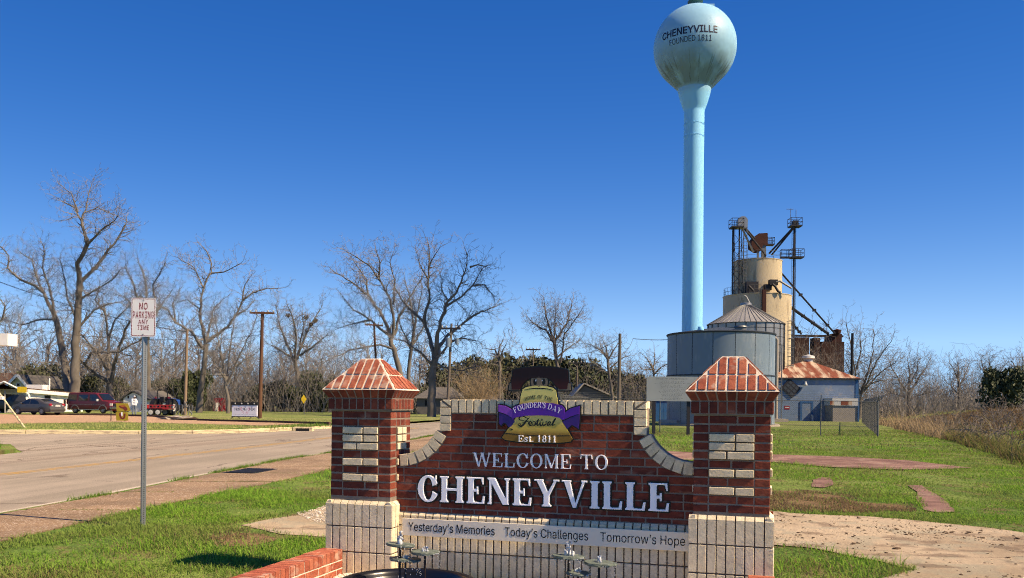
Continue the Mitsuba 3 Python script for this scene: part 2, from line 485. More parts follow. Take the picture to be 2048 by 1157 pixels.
# ---------------------------------------------------------------- lettering: a slab-serif face drawn as polygons, capitals 1 high
from shapely.affinity import translate as sh_t, scale as sh_s, rotate as sh_r
def ell(cx, cy, a, b, n=40):
    t = np.linspace(0, 2 * PI, n, endpoint=False)
    return Polygon(np.c_[cx + a * np.cos(t), cy + b * np.sin(t)])
def glyph(ch, W, t, sl, st, br=.05):
    """W thick stem, t hairline, sl how far a serif sticks out, st its thickness."""
    def stem(x, y0=0, y1=1, bot=True, top=True, w=None, l=True, r=True):
        w = w or W
        g = [sbox(x, y0, x + w, y1)]
        a, b = (sl if l else 0), (sl if r else 0)
        if bot: g += [sbox(x - a, y0, x + w + b, y0 + st), Polygon([(x - a * .6, y0 + st * .9), (x + w + b * .6, y0 + st * .9), (x + w, y0 + st + br), (x, y0 + st + br)])]
        if top: g += [sbox(x - a, y1 - st, x + w + b, y1), Polygon([(x - a * .6, y1 - st * .9), (x + w + b * .6, y1 - st * .9), (x + w, y1 - st - br), (x, y1 - st - br)])]
        return unary_union(g)
    def bar(x0, x1, y, h=None): return sbox(x0, y, x1, y + (h or t))
    def diag(x0, y0, x1, y1, w): return Polygon([(x0, y0), (x0 + w, y0), (x1 + w, y1), (x1, y1)])
    def bowl(cx, cy, a, b, thick, thin): return ell(cx, cy, a, b).difference(ell(cx, cy, a - thick, b - thin))
    U = unary_union
    if ch in 'EFL':
        w = .62 + W * .35
        g = [stem(0)]
        if ch != 'F': g += [bar(0, w, 0, st), Polygon([(w - t * 1.1, 0), (w + .02, 0), (w + .05, .30), (w - t * .35, .30)])]
        if ch != 'L': g += [bar(0, w - .03, 1 - st, st), Polygon([(w - t * 1.1 - .03, 1), (w - .03, 1), (w - .005, .73), (w - t * .55, .73)])]
        if ch != 'L': g += [bar(0, w * .62, .5 - t / 2), Polygon([(w * .62 - t * .5, .36), (w * .62 + t * .2, .36), (w * .62 + t * .2, .65), (w * .62 - t * .5, .65)])]
        return U(g), w + .04
    if ch == 'I': return stem(0), W
    if ch in 'H':
        d = .46 + W
        return U([stem(0), stem(d), bar(W * .5, d + W * .5, .5 - t / 2)]), d + W
    if ch == 'N':
        d = .50 + W
        return U([stem(0, w=t, top=True, r=False), stem(d, w=t, bot=False), diag(-.02, 1, d + t - W * .9 - .02, 0, W * 1.12).buffer(0), sbox(-sl, 1 - st, W, 1)]), d + t
    if ch == 'M':
        d = .62 + W
        return U([stem(0, w=t, r=True), stem(d, w=W), diag(0, 1, d / 2, 0.02, W * .95), diag(d, 1, d / 2 + W * .2, .02, t), sbox(-sl, 1 - st, W, 1)]), d + W
    if ch in 'VY':
        d = .80 + W * .5
        if ch == 'V':
            g = [Polygon([(0, 1), (W * 1.08, 1), (d / 2 + W * .35, .0), (d / 2 - W * .25, 0)]), Polygon([(d - t * 1.1, 1), (d, 1), (d / 2 + W * .28, 0), (d / 2 - W * .05, 0)])]
        else:
            g = [Polygon([(0, 1), (W * 1.08, 1), (d / 2 + W * .5, .42), (d / 2 - W * .5, .42)]), Polygon([(d - t * 1.1, 1), (d, 1), (d / 2 + W * .5, .40), (d / 2 - W * .1, .40)]), stem(d / 2 - W / 2, 0, .5, True, False)]
        g += [sbox(-sl, 1 - st, W + sl, 1), sbox(d - t - sl, 1 - st, d + sl, 1)]
        return U(g), d
    if ch == 'W':
        d = 1.20 + W * .6
        a, b, c = d * .30, d * .52, d * .74
        g = [Polygon([(0, 1), (W * 1.08, 1), (a + W * .5, 0), (a - W * .25, 0)]), Polygon([(b - t * .6, 1), (b + t * .5, 1), (a + W * .4, 0), (a, 0)]),
             Polygon([(b - W * .5, 1), (b + W * .6, 1), (c + W * .5, 0), (c - W * .25, 0)]), Polygon([(d - t, 1), (d, 1), (c + W * .4, 0), (c, 0)]),
             sbox(-sl, 1 - st, W + sl, 1), sbox(b - W * .5 - sl * .7, 1 - st, b + W * .6 + sl * .7, 1), sbox(d - t - sl, 1 - st, d + sl, 1)]
        return U(g), d
    if ch == 'A':
        d = .80 + W * .5
        g = [Polygon([(0, 0), (t, 0), (d / 2 + t * .3, .98), (d / 2 - t * .6, .98)]), Polygon([(d - W * 1.1, 0), (d, 0), (d / 2 + W * .35, 1), (d / 2 - W * .4, 1)]),
             bar(d * .22, d * .75, .30), sbox(-sl, 0, t + sl, st), sbox(d - W - sl, 0, d + sl, st)]
        return U(g), d
    if ch == 'T':
        d = .78 + W * .3
        return U([stem(d / 2 - W / 2, top=False), bar(0, d, 1 - st, st), Polygon([(0, 1), (t * .9, 1), (t * .35, .70), (-.03, .70)]), Polygon([(d - t * .9, 1), (d, 1), (d + .03, .70), (d - t * .35, .70)])]), d
    if ch in 'CO':
        a = .44 + W * .18
        g = bowl(a, .5, a, .52, W * 1.08, t * .85)
        if ch == 'O': return g, 2 * a
        g = g.difference(Polygon([(a, .5), (3 * a, .95), (3 * a, .08)]))
        g = U([g, Polygon([(2 * a - .10 - t * .45, 1.02), (2 * a - .10, 1.02), (2 * a - .10, .64), (2 * a - .10 - t * .5, .64)]), Polygon([(2 * a - .08 - t * 1.0, .30), (2 * a - .06, .33), (2 * a - .20, .10), (2 * a - .30, .12)])])
        return g, 2 * a - .06
    if ch == 'D':
        a = .60 + W * .2
        g = U([bowl(.25, .5, a - .05, .5, W * 1.05, t * .9).intersection(sbox(.25, 0, 2, 1)), bar(W * .5, .27, 0, t * .9), bar(W * .5, .27, 1 - t * .9, t * .9), stem(0, r=False)])
        return g, a + .20
    if ch in 'RP':
        g = [stem(0), bar(W * .5, .42, 1 - t * .9, t * .9), bar(W * .5, .42, .46, t * .9), bowl(.40, .73, .26 + W * .3, .27, W, t * .9).intersection(sbox(.40, .4, 2, 1.1))]
        if ch == 'R': g += [Polygon([(.34, .48), (.34 + W * 1.0, .48), (.70 + W * .6, 0), (.70 - W * .5, 0)]), sbox(.70 - W * .5, 0, .74 + W * .6, st)]
        return U(g), .72 + W * .4
    if ch == 'U':
        d = .50 + W
        g = [stem(0, .3, 1, False), stem(d, .3, 1, False, w=t), bowl((d + t) / 2, .32, (d + t) / 2, .34, W, t).intersection(sbox(-1, -1, 3, .32))]
        return U(g), d + t
    if ch == 'S':
        p = [(.56, .78), (.48, .93), (.32, .97), (.14, .90), (.09, .74), (.20, .60), (.40, .49), (.54, .36), (.52, .15), (.36, .03), (.18, .05), (.06, .22)]
        return U([curve(p, [t, t, t, W * .8, W, W, W, W, W * .9, t, t, t]), sbox(.53, .70, .53 + t * .6, 1.0), sbox(.03, 0, .03 + t * .6, .30)]), .62
    if ch == 'e':
        return U([bowl(.30, .33, .30, .34, W, t * .8).difference(Polygon([(.30, .33), (.9, .33), (.9, .10)])), bar(.05, .58, .33, t * .8)]), .60
    if ch == 's':
        p = [(.42, .53), (.36, .62), (.24, .65), (.10, .58), (.09, .47), (.22, .36), (.36, .28), (.42, .15), (.32, .03), (.18, .01), (.05, .10)]
        return U([curve(p, [t, t, t, W * .8, W * .8, W, W, W * .8, t, t, t]), sbox(.40, .46, .40 + t * .6, .66), sbox(.03, 0, .03 + t * .6, .2)]), .48
    if ch == 't':
        return U([sbox(.10, .10, .10 + W, .86), bar(0, .38, .60, t * .8), curve([(.10 + W / 2, .14), (.16 + W / 2, .03), (.30, .03), (.40, .10)], [W, W * .8, t, t])]), .42
    if ch == '.': return ell(.08, .07, .08, .08, 14), .16
    if ch == "'": return Polygon([(0, 1), (.12, 1), (.08, .68), (.02, .68)]), .12
    if ch == '1': return U([stem(.18, top=False), Polygon([(.18, 1), (.18 + W, 1), (.18 + W * .5, .8), (.02, .80), (.02, .84)])]), .36 + W
    if ch == '8': return U([bowl(.32, .75, .25, .26, W * .8, t), bowl(.32, .27, .31, .29, W, t)]), .64
    return sbox(0, 0, 0, 0), .34
def curve(p, w):
    """A pen stroke of varying width through the points."""
    p = np.asarray(p, float); w = np.asarray(w, float) / 2
    from scipy.interpolate import CubicSpline
    s = np.r_[0, np.cumsum(np.linalg.norm(np.diff(p, axis=0), axis=1))]
    q = np.linspace(0, s[-1], max(24, 5 * len(p)))
    x = CubicSpline(s, p)(q); r = np.interp(q, s, w)
    return unary_union([unary_union([Point(*x[i]).buffer(r[i], 6), Point(*x[i + 1]).buffer(r[i + 1], 6)]).convex_hull for i in range(len(q) - 1)])
def set_line(text, height, W, t, sl, st, gap=.12, space=.42, width=None, **kw):
    """[(polygon, character)] of a line from x = 0, at its height in metres, fitted to width."""
    x, out = 0, []
    for ch in text:
        if ch == ' ': x += space; continue
        g, a = glyph(ch, W, t, sl, st, **kw)
        x += sl * (ch in 'EFLHIMNVYWATDRUP1') * .9
        out.append((sh_t(g, x, 0), ch)); x += a + gap + sl * (ch in 'HIMNVYWAT1') * .9
    x -= gap
    k = width / x if width else height
    return [(sh_s(g, k, height, origin=(0, 0)), c) for g, c in out]

def on_wall(t, s=0, z=0, rot=0.0): return S @ tr(s, t, z) @ FW @ rz(rot)

def letter_mesh(poly, depth, bevel=.0025):
    """A letter with a bevelled face."""
    poly = poly.simplify(.0005)
    a = extr(poly, depth - bevel)
    inn = poly.buffer(-bevel, join_style=2)
    if inn.is_empty: return extr(poly, depth)
    return cat([a, xf(extr(inn, bevel), tr(0, 0, depth - bevel))])

plain('letter_white', (.93, .93, .97), .5, k=1.0)
plain('letter_black', (.012, .012, .014), .4)
plain('letter_gold', (.07, .035, .012), .6)
plain('lilac_print', (.85, .80, .95), .5, k=1.0)

# WELCOME TO, slender raised capitals, each letter a piece
K = thing('welcome_lettering', 'slender white raised capitals reading WELCOME TO on the red brick wall, above the town name', 'lettering')
for g, ch in set_line('WELCOME TO', .118, .16, .072, .062, .05, .17, .50, 1.150):
    add('letter', letter_mesh(g, .018), 'letter_white', K, on_wall(TW + .006, 1.008, 1.012, .007))
K = thing('town_name_lettering', 'big white black-edged slab letters reading CHENEYVILLE across the brick wall', 'lettering')
for g, ch in set_line('CHENEYVILLE', .222, .255, .105, .070, .062, .135, .4, 2.135):
    k = add('letter', letter_mesh(g, .034, .004), 'letter_white', K, on_wall(TW + .006, .515, .700, .003))
    add('backing', extr(g.buffer(.0135, join_style=1).simplify(.001), .022), 'letter_black', k, on_wall(TW + .007, .515, .700, .003))

# the slogan strip
textured('strip_paint', lambda p, n, uv: mix((.74, .66, .51), (.80, .72, .57), fbm(p.x * 5, p.y * 5, p.z * 12, 4)), .55, k=1.0)
K = thing('slogan_panel', 'long narrow cream panel with a three-part black slogan, low on the wall', 'sign panel')
add('board', cbox(2.425, .012, .148, .002), 'strip_paint', K, S @ tr(1.605, TW - .062, .482))
for txt, s0, w in (('Yesterday\u2019s Memories', .452, None), ('Today\u2019s Challenges', 1.315, None), ('Tomorrow\u2019s Hope', 2.115, None)):
    m = meshkit.text_mesh(txt, .071, .0022)
    v, f = tm(m)
    wd = {'Y': .775, 'T': .70}[txt[0]] if not txt.startswith('Tom') else .668
    v = v * [wd / (v[:, 0].max() - v[:, 0].min()), 1, 1]
    add('slogan_text', (v - [v[:, 0].min(), 0, 0], f), 'letter_black', K, on_wall(TW - .0680, s0, .452))

# ---------------------------------------------------------------- the bell emblem
def eb(*pts): return [(1.242 + (u - 998) * .004247, 1.836 - (v - 738) * .004115) for u, v in pts]
def crop(*pts): return eb(*[(980 + x / 6.43, 720 + y / 6.43) for x, y in pts])
def smooth_poly(pts, k=2):
    p = np.asarray(pts, float)
    for _ in range(k):
        q = np.roll(p, -1, 0); p = np.stack([.75 * p + .25 * q, .25 * p + .75 * q], 1).reshape(-1, 2)
    return Polygon(p).buffer(0)
def gold_fn(p, n, uv):
    z = p.z
    k = mix((.13, .085, .018), (.36, .30, .07), smoothstep(1.285, 1.345, z))
    k = mix(k, (.42, .40, .15), smoothstep(1.36, 1.42, z))
    k = mix(k, (.24, .17, .04), smoothstep(1.44, 1.475, z) * (1 - smoothstep(1.476, 1.48, z)))
    k = mix(k, mix((.27, .19, .05), (.43, .44, .17), smoothstep(1.51, 1.62, z)), smoothstep(1.476, 1.48, z))
    return k * mi.Color3f(1.6, 1.42, 1.2)
textured('bell_gold', gold_fn, .5, k=1.0)
textured('yoke_maroon', lambda p, n, uv: mix((.075, .010, .012), (.022, .004, .008), smoothstep(1.66, 1.78, p.z)), .4)
textured('ribbon_purple', lambda p, n, uv: mix((.12, .02, .38), (.05, .015, .28), noise(p.x * 7, p.y * 7, p.z * 9)), .4, k=1.0)
plain('ribbon_dark', (.04, .012, .18), .4, k=1.0)
plain('ribbon_light', (.22, .05, .46), .4, k=1.0)
plain('emblem_grey', (.26, .21, .155), .4)
yoke = Polygon(crop((300, 150), (330, 128), (480, 105), (640, 98), (830, 108), (960, 128), (995, 145), (1005, 290), (995, 372), (900, 378), (855, 330), (800, 260), (740, 232), (530, 232), (470, 265), (410, 330), (385, 385), (285, 385), (280, 300))).buffer(.004).buffer(-.002)
strap_l = Polygon(crop((255, 305), (290, 300), (285, 395), (245, 390))); strap_r = Polygon(crop((1000, 298), (1035, 305), (1042, 388), (1000, 395)))
foot_l = Polygon(crop((285, 372), (388, 372), (388, 395), (285, 395))); foot_r = Polygon(crop((880, 370), (1000, 370), (1000, 395), (880, 395)))
bell = Polygon(crop((425, 385), (470, 355), (560, 338), (640, 335), (740, 342), (820, 365), (855, 395), (868, 480), (880, 560), (905, 720), (940, 800), (1000, 890), (1040, 960), (1070, 1010), (1040, 1045), (900, 1062), (640, 1072), (400, 1065), (200, 1040), (160, 1010), (195, 960), (240, 900), (300, 840), (345, 740), (380, 640), (390, 560), (405, 460))).buffer(.006).buffer(-.006)
lip = Polygon(crop((195, 948), (420, 968), (640, 975), (850, 972), (1035, 962), (1037, 968), (850, 981), (640, 984), (420, 977), (193, 957)))
shoulder = curve(crop((455, 390), (560, 372), (640, 370), (740, 375), (815, 395)), [.004, .008, .008, .008, .004])
rib = Polygon(crop((305, 625), (340, 600), (440, 570), (640, 555), (820, 562), (930, 590), (960, 625), (965, 700), (950, 770), (900, 740), (780, 715), (640, 712), (450, 722), (330, 748), (300, 770))).buffer(.004).buffer(-.002)
tail_l = Polygon(crop((112, 585), (200, 600), (305, 655), (305, 760), (210, 705), (112, 675)))
tail_l2 = Polygon(crop((118, 690), (215, 715), (320, 775), (330, 800), (280, 870), (250, 875), (215, 830), (185, 815), (150, 855), (125, 830)))
tail_r = Polygon(crop((955, 690), (1040, 625), (1155, 590), (1150, 690), (1060, 720), (955, 770)))
tail_r2 = Polygon(crop((1155, 690), (1060, 730), (940, 790), (1000, 885), (1060, 830), (1100, 850), (1145, 880)))
loops = [ell(*crop((637, 285))[0], .019, .044, 24)] + [ell(*crop((x, 285))[0], .036, .050, 28) for x in (585, 695)]
K = thing('bell_emblem', 'gold bell emblem with maroon yoke and purple ribbon, atop the brick wall', 'emblem')
parts = [yoke, strap_l, strap_r, foot_l, foot_r, bell, rib, tail_l, tail_l2, tail_r, tail_r2] + loops
et = TW - .012
backp = unary_union([q.buffer(.0105, join_style=1) for q in parts])
hole = Polygon(crop((420, 340), (480, 280), (535, 250), (535, 330), (460, 350))).buffer(-.002)
add('backing', extr(backp.simplify(.001), .018), 'letter_black', K, S @ tr(0, et, 0) @ FW)
for nm, q, mt, d in (('yoke', yoke, 'yoke_maroon', .008), ('strap', strap_l, 'emblem_grey', .006), ('strap', strap_r, 'emblem_grey', .006), ('strap', foot_l, 'emblem_grey', .006), ('strap', foot_r, 'emblem_grey', .006),
                     ('bell_body', bell, 'bell_gold', .008), ('ribbon_tail', tail_l2, 'ribbon_dark', .008), ('ribbon_tail', tail_r2, 'ribbon_dark', .008), ('ribbon_tail', tail_l, 'ribbon_light', .011), ('ribbon_tail', tail_r, 'ribbon_purple', .011), ('ribbon', rib, 'ribbon_purple', .016)):
    add(nm, extr(q, d), mt, K, S @ tr(0, et - .018, 0) @ FW)
for q in loops[1:]: add('crown_loop', extr(q.difference(ell(q.centroid.x, q.centroid.y, .017, .026)), .006), 'emblem_grey', K, S @ tr(0, et - .018, 0) @ FW)
add('crown_loop', extr(loops[0].intersection(sbox(0, 1.6, 3, 1.8)), .008), 'emblem_grey', K, S @ tr(0, et - .018, 0) @ FW)
for x, y in ((595, 268), (672, 268)): add('crown_rivet', extr(ell(*crop((x, y))[0], .006, .007, 12), .004), 'letter_white', K, S @ tr(0, et - .018, 0) @ FW)
for q in (lip, shoulder, curve(crop((260, 890), (300, 905), (255, 910)), [.003, .008, .003])):
    add('outline', extr(q, .0015), 'letter_black', K, S @ tr(0, et - .026, 0) @ FW)
def arc_text(text, p0, p1, sag, h, W, t, sl, st, mt, lift, gap=.15):
    ln = set_line(text, h, W, t, sl, st, gap, .5, math.dist(p0, p1))
    d = np.subtract(p1, p0); L = np.hypot(*d); d = d / L
    out = []
    for g, c in ln:
        x = g.centroid.x; f = x / L
        y = sag * 4 * f * (1 - f); a = math.atan2(d[1], d[0]) + math.atan(sag * 4 * (1 - 2 * f) / L)
        g = sh_r(sh_t(g, -x, 0), a, origin=(0, 0), use_radians=True)
        out.append(sh_t(g, p0[0] + d[0] * x, p0[1] + d[1] * x + y))
    add('lettering', extr(unary_union(out), .002), mt, K, S @ tr(0, et - lift, 0) @ FW)
arc_text('HOME OF THE', *crop((462, 530), (803, 532)), .022, .027, .17, .08, .07, .06, 'letter_gold', .026)
arc_text("FOUNDER'S DAY", *crop((333, 692), (912, 697)), .050, .046, .16, .06, .05, .05, 'lilac_print', .034, .12)
ln = set_line('Est. 1811', .054, .15, .08, .06, .06, .17, .45, .322)
add('lettering', extr(unary_union([g for g, c in ln]), .012), 'letter_white', K, S @ tr(0, et - .026, 0) @ FW @ tr(*crop((383, 1058))[0], 0))
# the script word: pen strokes
def st(w, *p): return curve(crop(*p), [x * .0052 for x in w])
fest = [st([.6, 1, 2, 2, 1.6, 1, .8], (455, 790), (425, 785), (385, 765), (395, 740), (450, 735), (490, 755), (520, 750)),
        st([.6, 1.5, 3, 3, 3, 2, .6, .8, 1.6], (520, 748), (490, 775), (465, 805), (445, 835), (415, 858), (385, 850), (372, 830), (395, 825), (405, 838)),
        st([.5, 1.2, 1.2], (425, 812), (470, 800), (505, 795)),
        st([.7, 2, 1.2, 2.6, 2, .7], (515, 825), (545, 812), (535, 795), (512, 818), (525, 845), (562, 825)),
        st([.7, 1, 2.4, 2, .7], (562, 825), (582, 795), (598, 825), (580, 845), (560, 836)),
        st([.8, 2.6, 2.4, .7], (640, 765), (620, 805), (622, 842), (650, 822)), st([.8, 1.5, .8], (605, 792), (635, 788), (660, 786)),
        st([.8, 2.6, 2.2, .7], (668, 798), (655, 825), (662, 845), (690, 820)),
        st([.8, 2.5, 1.5, 1, .8], (695, 800), (705, 842), (735, 815), (730, 796), (748, 800)),
        st([1.2, 2.4, 2, 1, .8], (788, 800), (758, 815), (755, 842), (780, 825), (792, 800)), st([.8, 2.2, .8], (792, 800), (782, 838), (808, 830)),
        st([.7, 1, 1.6, 2.6, 2, .7], (808, 830), (845, 780), (855, 755), (825, 800), (818, 840), (845, 825))]
for q in getattr(unary_union(fest), 'geoms', [unary_union(fest)]): add('lettering', extr(q, .002), 'letter_black', K, S @ tr(0, et - .026, 0) @ FW)
add('letter_dot', extr(Point(*crop((680, 775))[0]).buffer(.007), .002), 'letter_black', K, S @ tr(0, et - .026, 0) @ FW)
# ---------------------------------------------------------------- ground, road, pavements
def grass_fn(p, n, uv):
    a = fbm(p.x * .55, p.y * .55, 0, 4); b = fbm(p.x * 3.1 + 7, p.y * 3.1, 0, 3); g = noise(p.x * 40, p.y * 40)
    k = mix((.105, .185, .030), (.20, .275, .060), smoothstep(.3, .7, a))
    k = mix(k, (.20, .15, .07), smoothstep(.50, .75, b) * .7)
    d = smoothstep(35, 70, p.y)
    k = mix(k, mix((.17, .215, .06), (.27, .27, .11), smoothstep(.35, .65, fbm(p.x * .25, p.y * .6, 3, 3))), d * .8)
    return k * (.7 + .6 * g)
textured('grass_ground', grass_fn, .95, bump=lambda p, n, uv: fbm(p.x * 14, p.y * 14, 0, 3), bscale=.05, eps=4e-3)
def road_fn(p, n, uv):
    t = p.x - .13 * p.y
    st_ = fbm(t * 2.6, p.y * .09, 2, 4); g = noise(p.x * 60, p.y * 60); w = fbm(p.x * .5, p.y * .5, 4, 3)
    k = mix((.262, .224, .178), (.358, .306, .25), smoothstep(.25, .75, .6 * st_ + .4 * w))
    tr_ = smoothstep(.55, .72, fbm(t * 1.3 + 3, p.y * .03, 9, 2))
    k = mix(k, (.22, .165, .125), tr_ * .5)
    cr = smoothstep(.02, .0, abs(fbm(p.x * .35, p.y * .25, 21, 4) - .5)) * smoothstep(.5, .6, w)
    k = mix(k, (.12, .09, .07), cr * .8)
    return k * (.88 + .24 * g)
textured('road_concrete', road_fn, .9, bump=lambda p, n, uv: fbm(p.x * 30, p.y * 30, 0, 3), bscale=.006, eps=3e-3)
def aggr_fn(p, n, uv):
    d, e, r = voronoi(p.x * 55, p.y * 55)
    k = mix((.235, .15, .088), (.385, .275, .18), r)
    k = mix(k, (.55, .45, .36), smoothstep(.88, .93, r))
    w = fbm(p.x * .9, p.y * 2.0, 0, 4)
    k = mix(k, (.19, .135, .09), smoothstep(.5, .72, fbm(p.x * 1.4 + 5, p.y * .7, 8, 4)) * .55)
    return k * (.62 + .66 * w)
textured('aggregate', aggr_fn, .9, bump=lambda p, n, uv: noise(p.x * 70, p.y * 70), bscale=.004)
def pad_fn(p, n, uv):
    a = fbm(p.x * .9, p.y * .9, 0, 4); b = fbm(p.x * 4, p.y * 4, 5, 4); g = noise(p.x * 90, p.y * 90)
    k = mix((.40, .31, .205), (.54, .43, .295), smoothstep(.3, .7, a))
    k = mix(k, (.36, .34, .25), smoothstep(.5, .75, b) * .55)
    k = mix(k, (.17, .11, .07), smoothstep(.62, .75, fbm(p.x * 2.2 + 9, p.y * 3.4, 2, 5)) * .6)
    cr = smoothstep(.012, .0, abs(fbm(p.x * .5 + 2, p.y * .5, 31, 4) - .47))
    k = mix(k, (.16, .11, .07), cr * .75)
    return k * (.86 + .28 * g)
textured('pad_concrete', pad_fn, .9, bump=lambda p, n, uv: fbm(p.x * 25, p.y * 25, 0, 4), bscale=.008, eps=3e-3)
textured('red_slab', lambda p, n, uv: mix(mix((.19, .105, .085), (.30, .18, .145), smoothstep(.3, .7, fbm(p.x * 1.6, p.y * 2.4, 0, 4))), (.36, .26, .2), smoothstep(.6, .75, fbm(p.x * 3 + 4, p.y * 5, 3, 4)) * .7), .9)
textured('dirt', lambda p, n, uv: mix((.15, .095, .05), (.29, .19, .10), fbm(p.x * 6, p.y * 6, 0, 4)) * (.8 + .4 * noise(p.x * 60, p.y * 60)), .95, bump=lambda p, n, uv: fbm(p.x * 20, p.y * 20, 0, 3), bscale=.03, eps=4e-3)
textured('drive_gravel', lambda p, n, uv: mix((.28, .175, .11), (.43, .29, .195), fbm(p.x * .8, p.y * 2.5, 0, 4)) * (.85 + .3 * noise(p.x * 20, p.y * 20)), .95)
textured('kerb_yellow', lambda p, n, uv: mix((.66, .56, .34), (.42, .33, .22), smoothstep(.48, .66, fbm(p.x * 3, p.y * 3, p.z * 14, 4))), .9, k=.9)
textured('kerb_concrete', lambda p, n, uv: mix((.42, .36, .29), (.58, .51, .42), fbm(p.x * 3, p.y * 3, p.z * 9, 4)), .9)
textured('line_yellow', lambda p, n, uv: mix((.52, .31, .075), (.42, .30, .17), smoothstep(.40, .62, fbm(p.x * 7, p.y * 2.2, 3, 4))), .8)

R0 = -.12
def rough_poly(pts, amp=.08, step=.12, seed=0, f=2.2):
    """The polygon with a ragged edge."""
    ls = LineString(list(pts) + [pts[0]])
    n = max(8, int(ls.length / step))
    q = np.array([ls.interpolate(i / n, True).coords[0] for i in range(n)])
    k = np.c_[q * f, np.full(n, seed * 7.3)]
    d = np.stack([meshkit.fbm(k, 4, 1 + seed), meshkit.fbm(k + 50, 4, 2 + seed)], 1) - .5
    return Polygon(q + d * 2 * amp).buffer(0)
def sheet(name, poly, z, bsdf, **kw):
    ms = []
    for g in getattr(poly, 'geoms', [poly]):
        v, f = trimesh.creation.triangulate_polygon(g, engine='earcut')
        v = np.c_[v, np.full(len(v), z)]
        nz = np.cross(v[f[:, 1]] - v[f[:, 0]], v[f[:, 2]] - v[f[:, 0]])[:, 2]
        f = np.where((nz < 0)[:, None], f[:, ::-1], f)
        ms.append((v, f))
    return struct(name, cat(ms), bsdf, **kw)

def draped(name, poly, lift, bsdf):
    ms = []
    for g in getattr(poly, 'geoms', [poly]):
        v, f = trimesh.creation.triangulate_polygon(g, engine='earcut')
        t = trimesh.Trimesh(np.c_[v, np.zeros(len(v))], f, process=False).subdivide_to_size(.45, max_iter=12)
        v, f = tm(t)
        nz = np.cross(v[f[:, 1]] - v[f[:, 0]], v[f[:, 2]] - v[f[:, 0]])[:, 2]
        f = np.where((nz < 0)[:, None], f[:, ::-1], f)
        v[:, 2] = lawn_z(v[:, 0], v[:, 1]) + lift
        ms.append((v, f))
    return struct(name, cat(ms), bsdf)
E = 4000.0
struct('ground', ([[-E, -E, -.155], [E, -E, -.155], [E, E, -.155], [-E, E, -.155]], [[0, 1, 2], [0, 2, 3]]), 'grass_ground')
near_edge = [(-8.0, -6), (-7.45, 5), (-7.05, 11.72), (-6.78, 14.0), (-6.57, 17.9), (-6.2, 22.8), (-5.62, 26), (-4.3, 35.7), (-3.6, 43.7), (-.2, 66), (6, 100), (24, 190)]
left_edge = [(14, 190), (-1.5, 100), (-7.4, 70), (-10.6, 56), (-12.2, 50.5), (-13.2, 46), (-14.4, 43.4), (-16.5, 42.0), (-19.2, 41.4), (-24.2, 40.1), (-40, 35.8), (-80, 24)]
isl = [(-80, 14), (-40, 26.2), (-22, 29.8), (-17.2, 29.3), (-15.4, 26.8), (-15.2, 23), (-15.8, 12), (-16.5, -6)]
sheet('road', Polygon(near_edge + left_edge + isl), R0 - .02, 'road_concrete')
cl = [(-12.6, 8), (-11.3, 18.6), (-10.5, 24), (-9.7, 29.4), (-8.9, 36), (-7.6, 46), (-6.2, 56)]
def dbl(off): return [(x + off, y) for x, y in cl]
for o in (-.11, .11):
    sheet('road_marking', LineString(dbl(o)).buffer(.055, cap_style=2), R0 - .015, 'line_yellow')
# the lawn this side of the road: rows of a grid that start at the kerb and run right over the ditch and up the bank
ne = np.array(near_edge)
def kerb_x(y): return np.interp(y, ne[:, 1], ne[:, 0])
BANK = np.array([(8.2, 10), (9.6, 14.5), (11.3, 18.4), (15.6, 28), (20.6, 41), (30, 70), (40, 98), (60, 145)])
def bank_d(x, y): return (x - np.interp(y, BANK[:, 1], BANK[:, 0])) * .9
def lawn_z(x, y):
    d = bank_d(x, y)
    k = np.clip(np.minimum((y - 12) / 12, 1), 0, 1)
    ditch = -.75 * np.exp(-((d - 3.2) / 1.7) ** 2)
    z = ditch * k + np.clip((d - 4.5) / 9, 0, 1) * 1.15 * k
    w = (meshkit.fbm(np.stack([x * .35, y * .35, x * 0], -1), 3) - .5) * .10
    return z + w * np.clip(d * .5 + 1.0, .25, 1.6) * np.clip((y - 11) / 8, 0, 1) * np.clip((x - kerb_x(y) - 2.0) / 3, 0, 1)
ys = np.r_[np.arange(-6, 8, 2.0), np.arange(8, 34, .3), np.arange(34, 60, .8), np.arange(60, 130, 3), np.array([140, 165, 190, 300, 600, 1200])]
fx = np.r_[0, .004, np.linspace(.02, 1, 110) ** 1.0]
V = []
for y in ys:
    x0 = kerb_x(min(y, 190)) + .16; wd = np.interp(y, [0, 20, 60, 190, 1200], [20, 32, 75, 200, 1200])
    x = x0 + fx * wd
    V.append(np.stack([x, np.full_like(x, y), lawn_z(x, np.full_like(x, y))], -1))
nx, ny = len(fx), len(ys)
V = np.vstack(V)
Fq = [[j * nx + i, j * nx + i + 1, (j + 1) * nx + i + 1, (j + 1) * nx + i] for j in range(ny - 1) for i in range(nx - 1)]
struct('lawn', (V, np.array(Fq)), 'grass_ground', smooth=True)
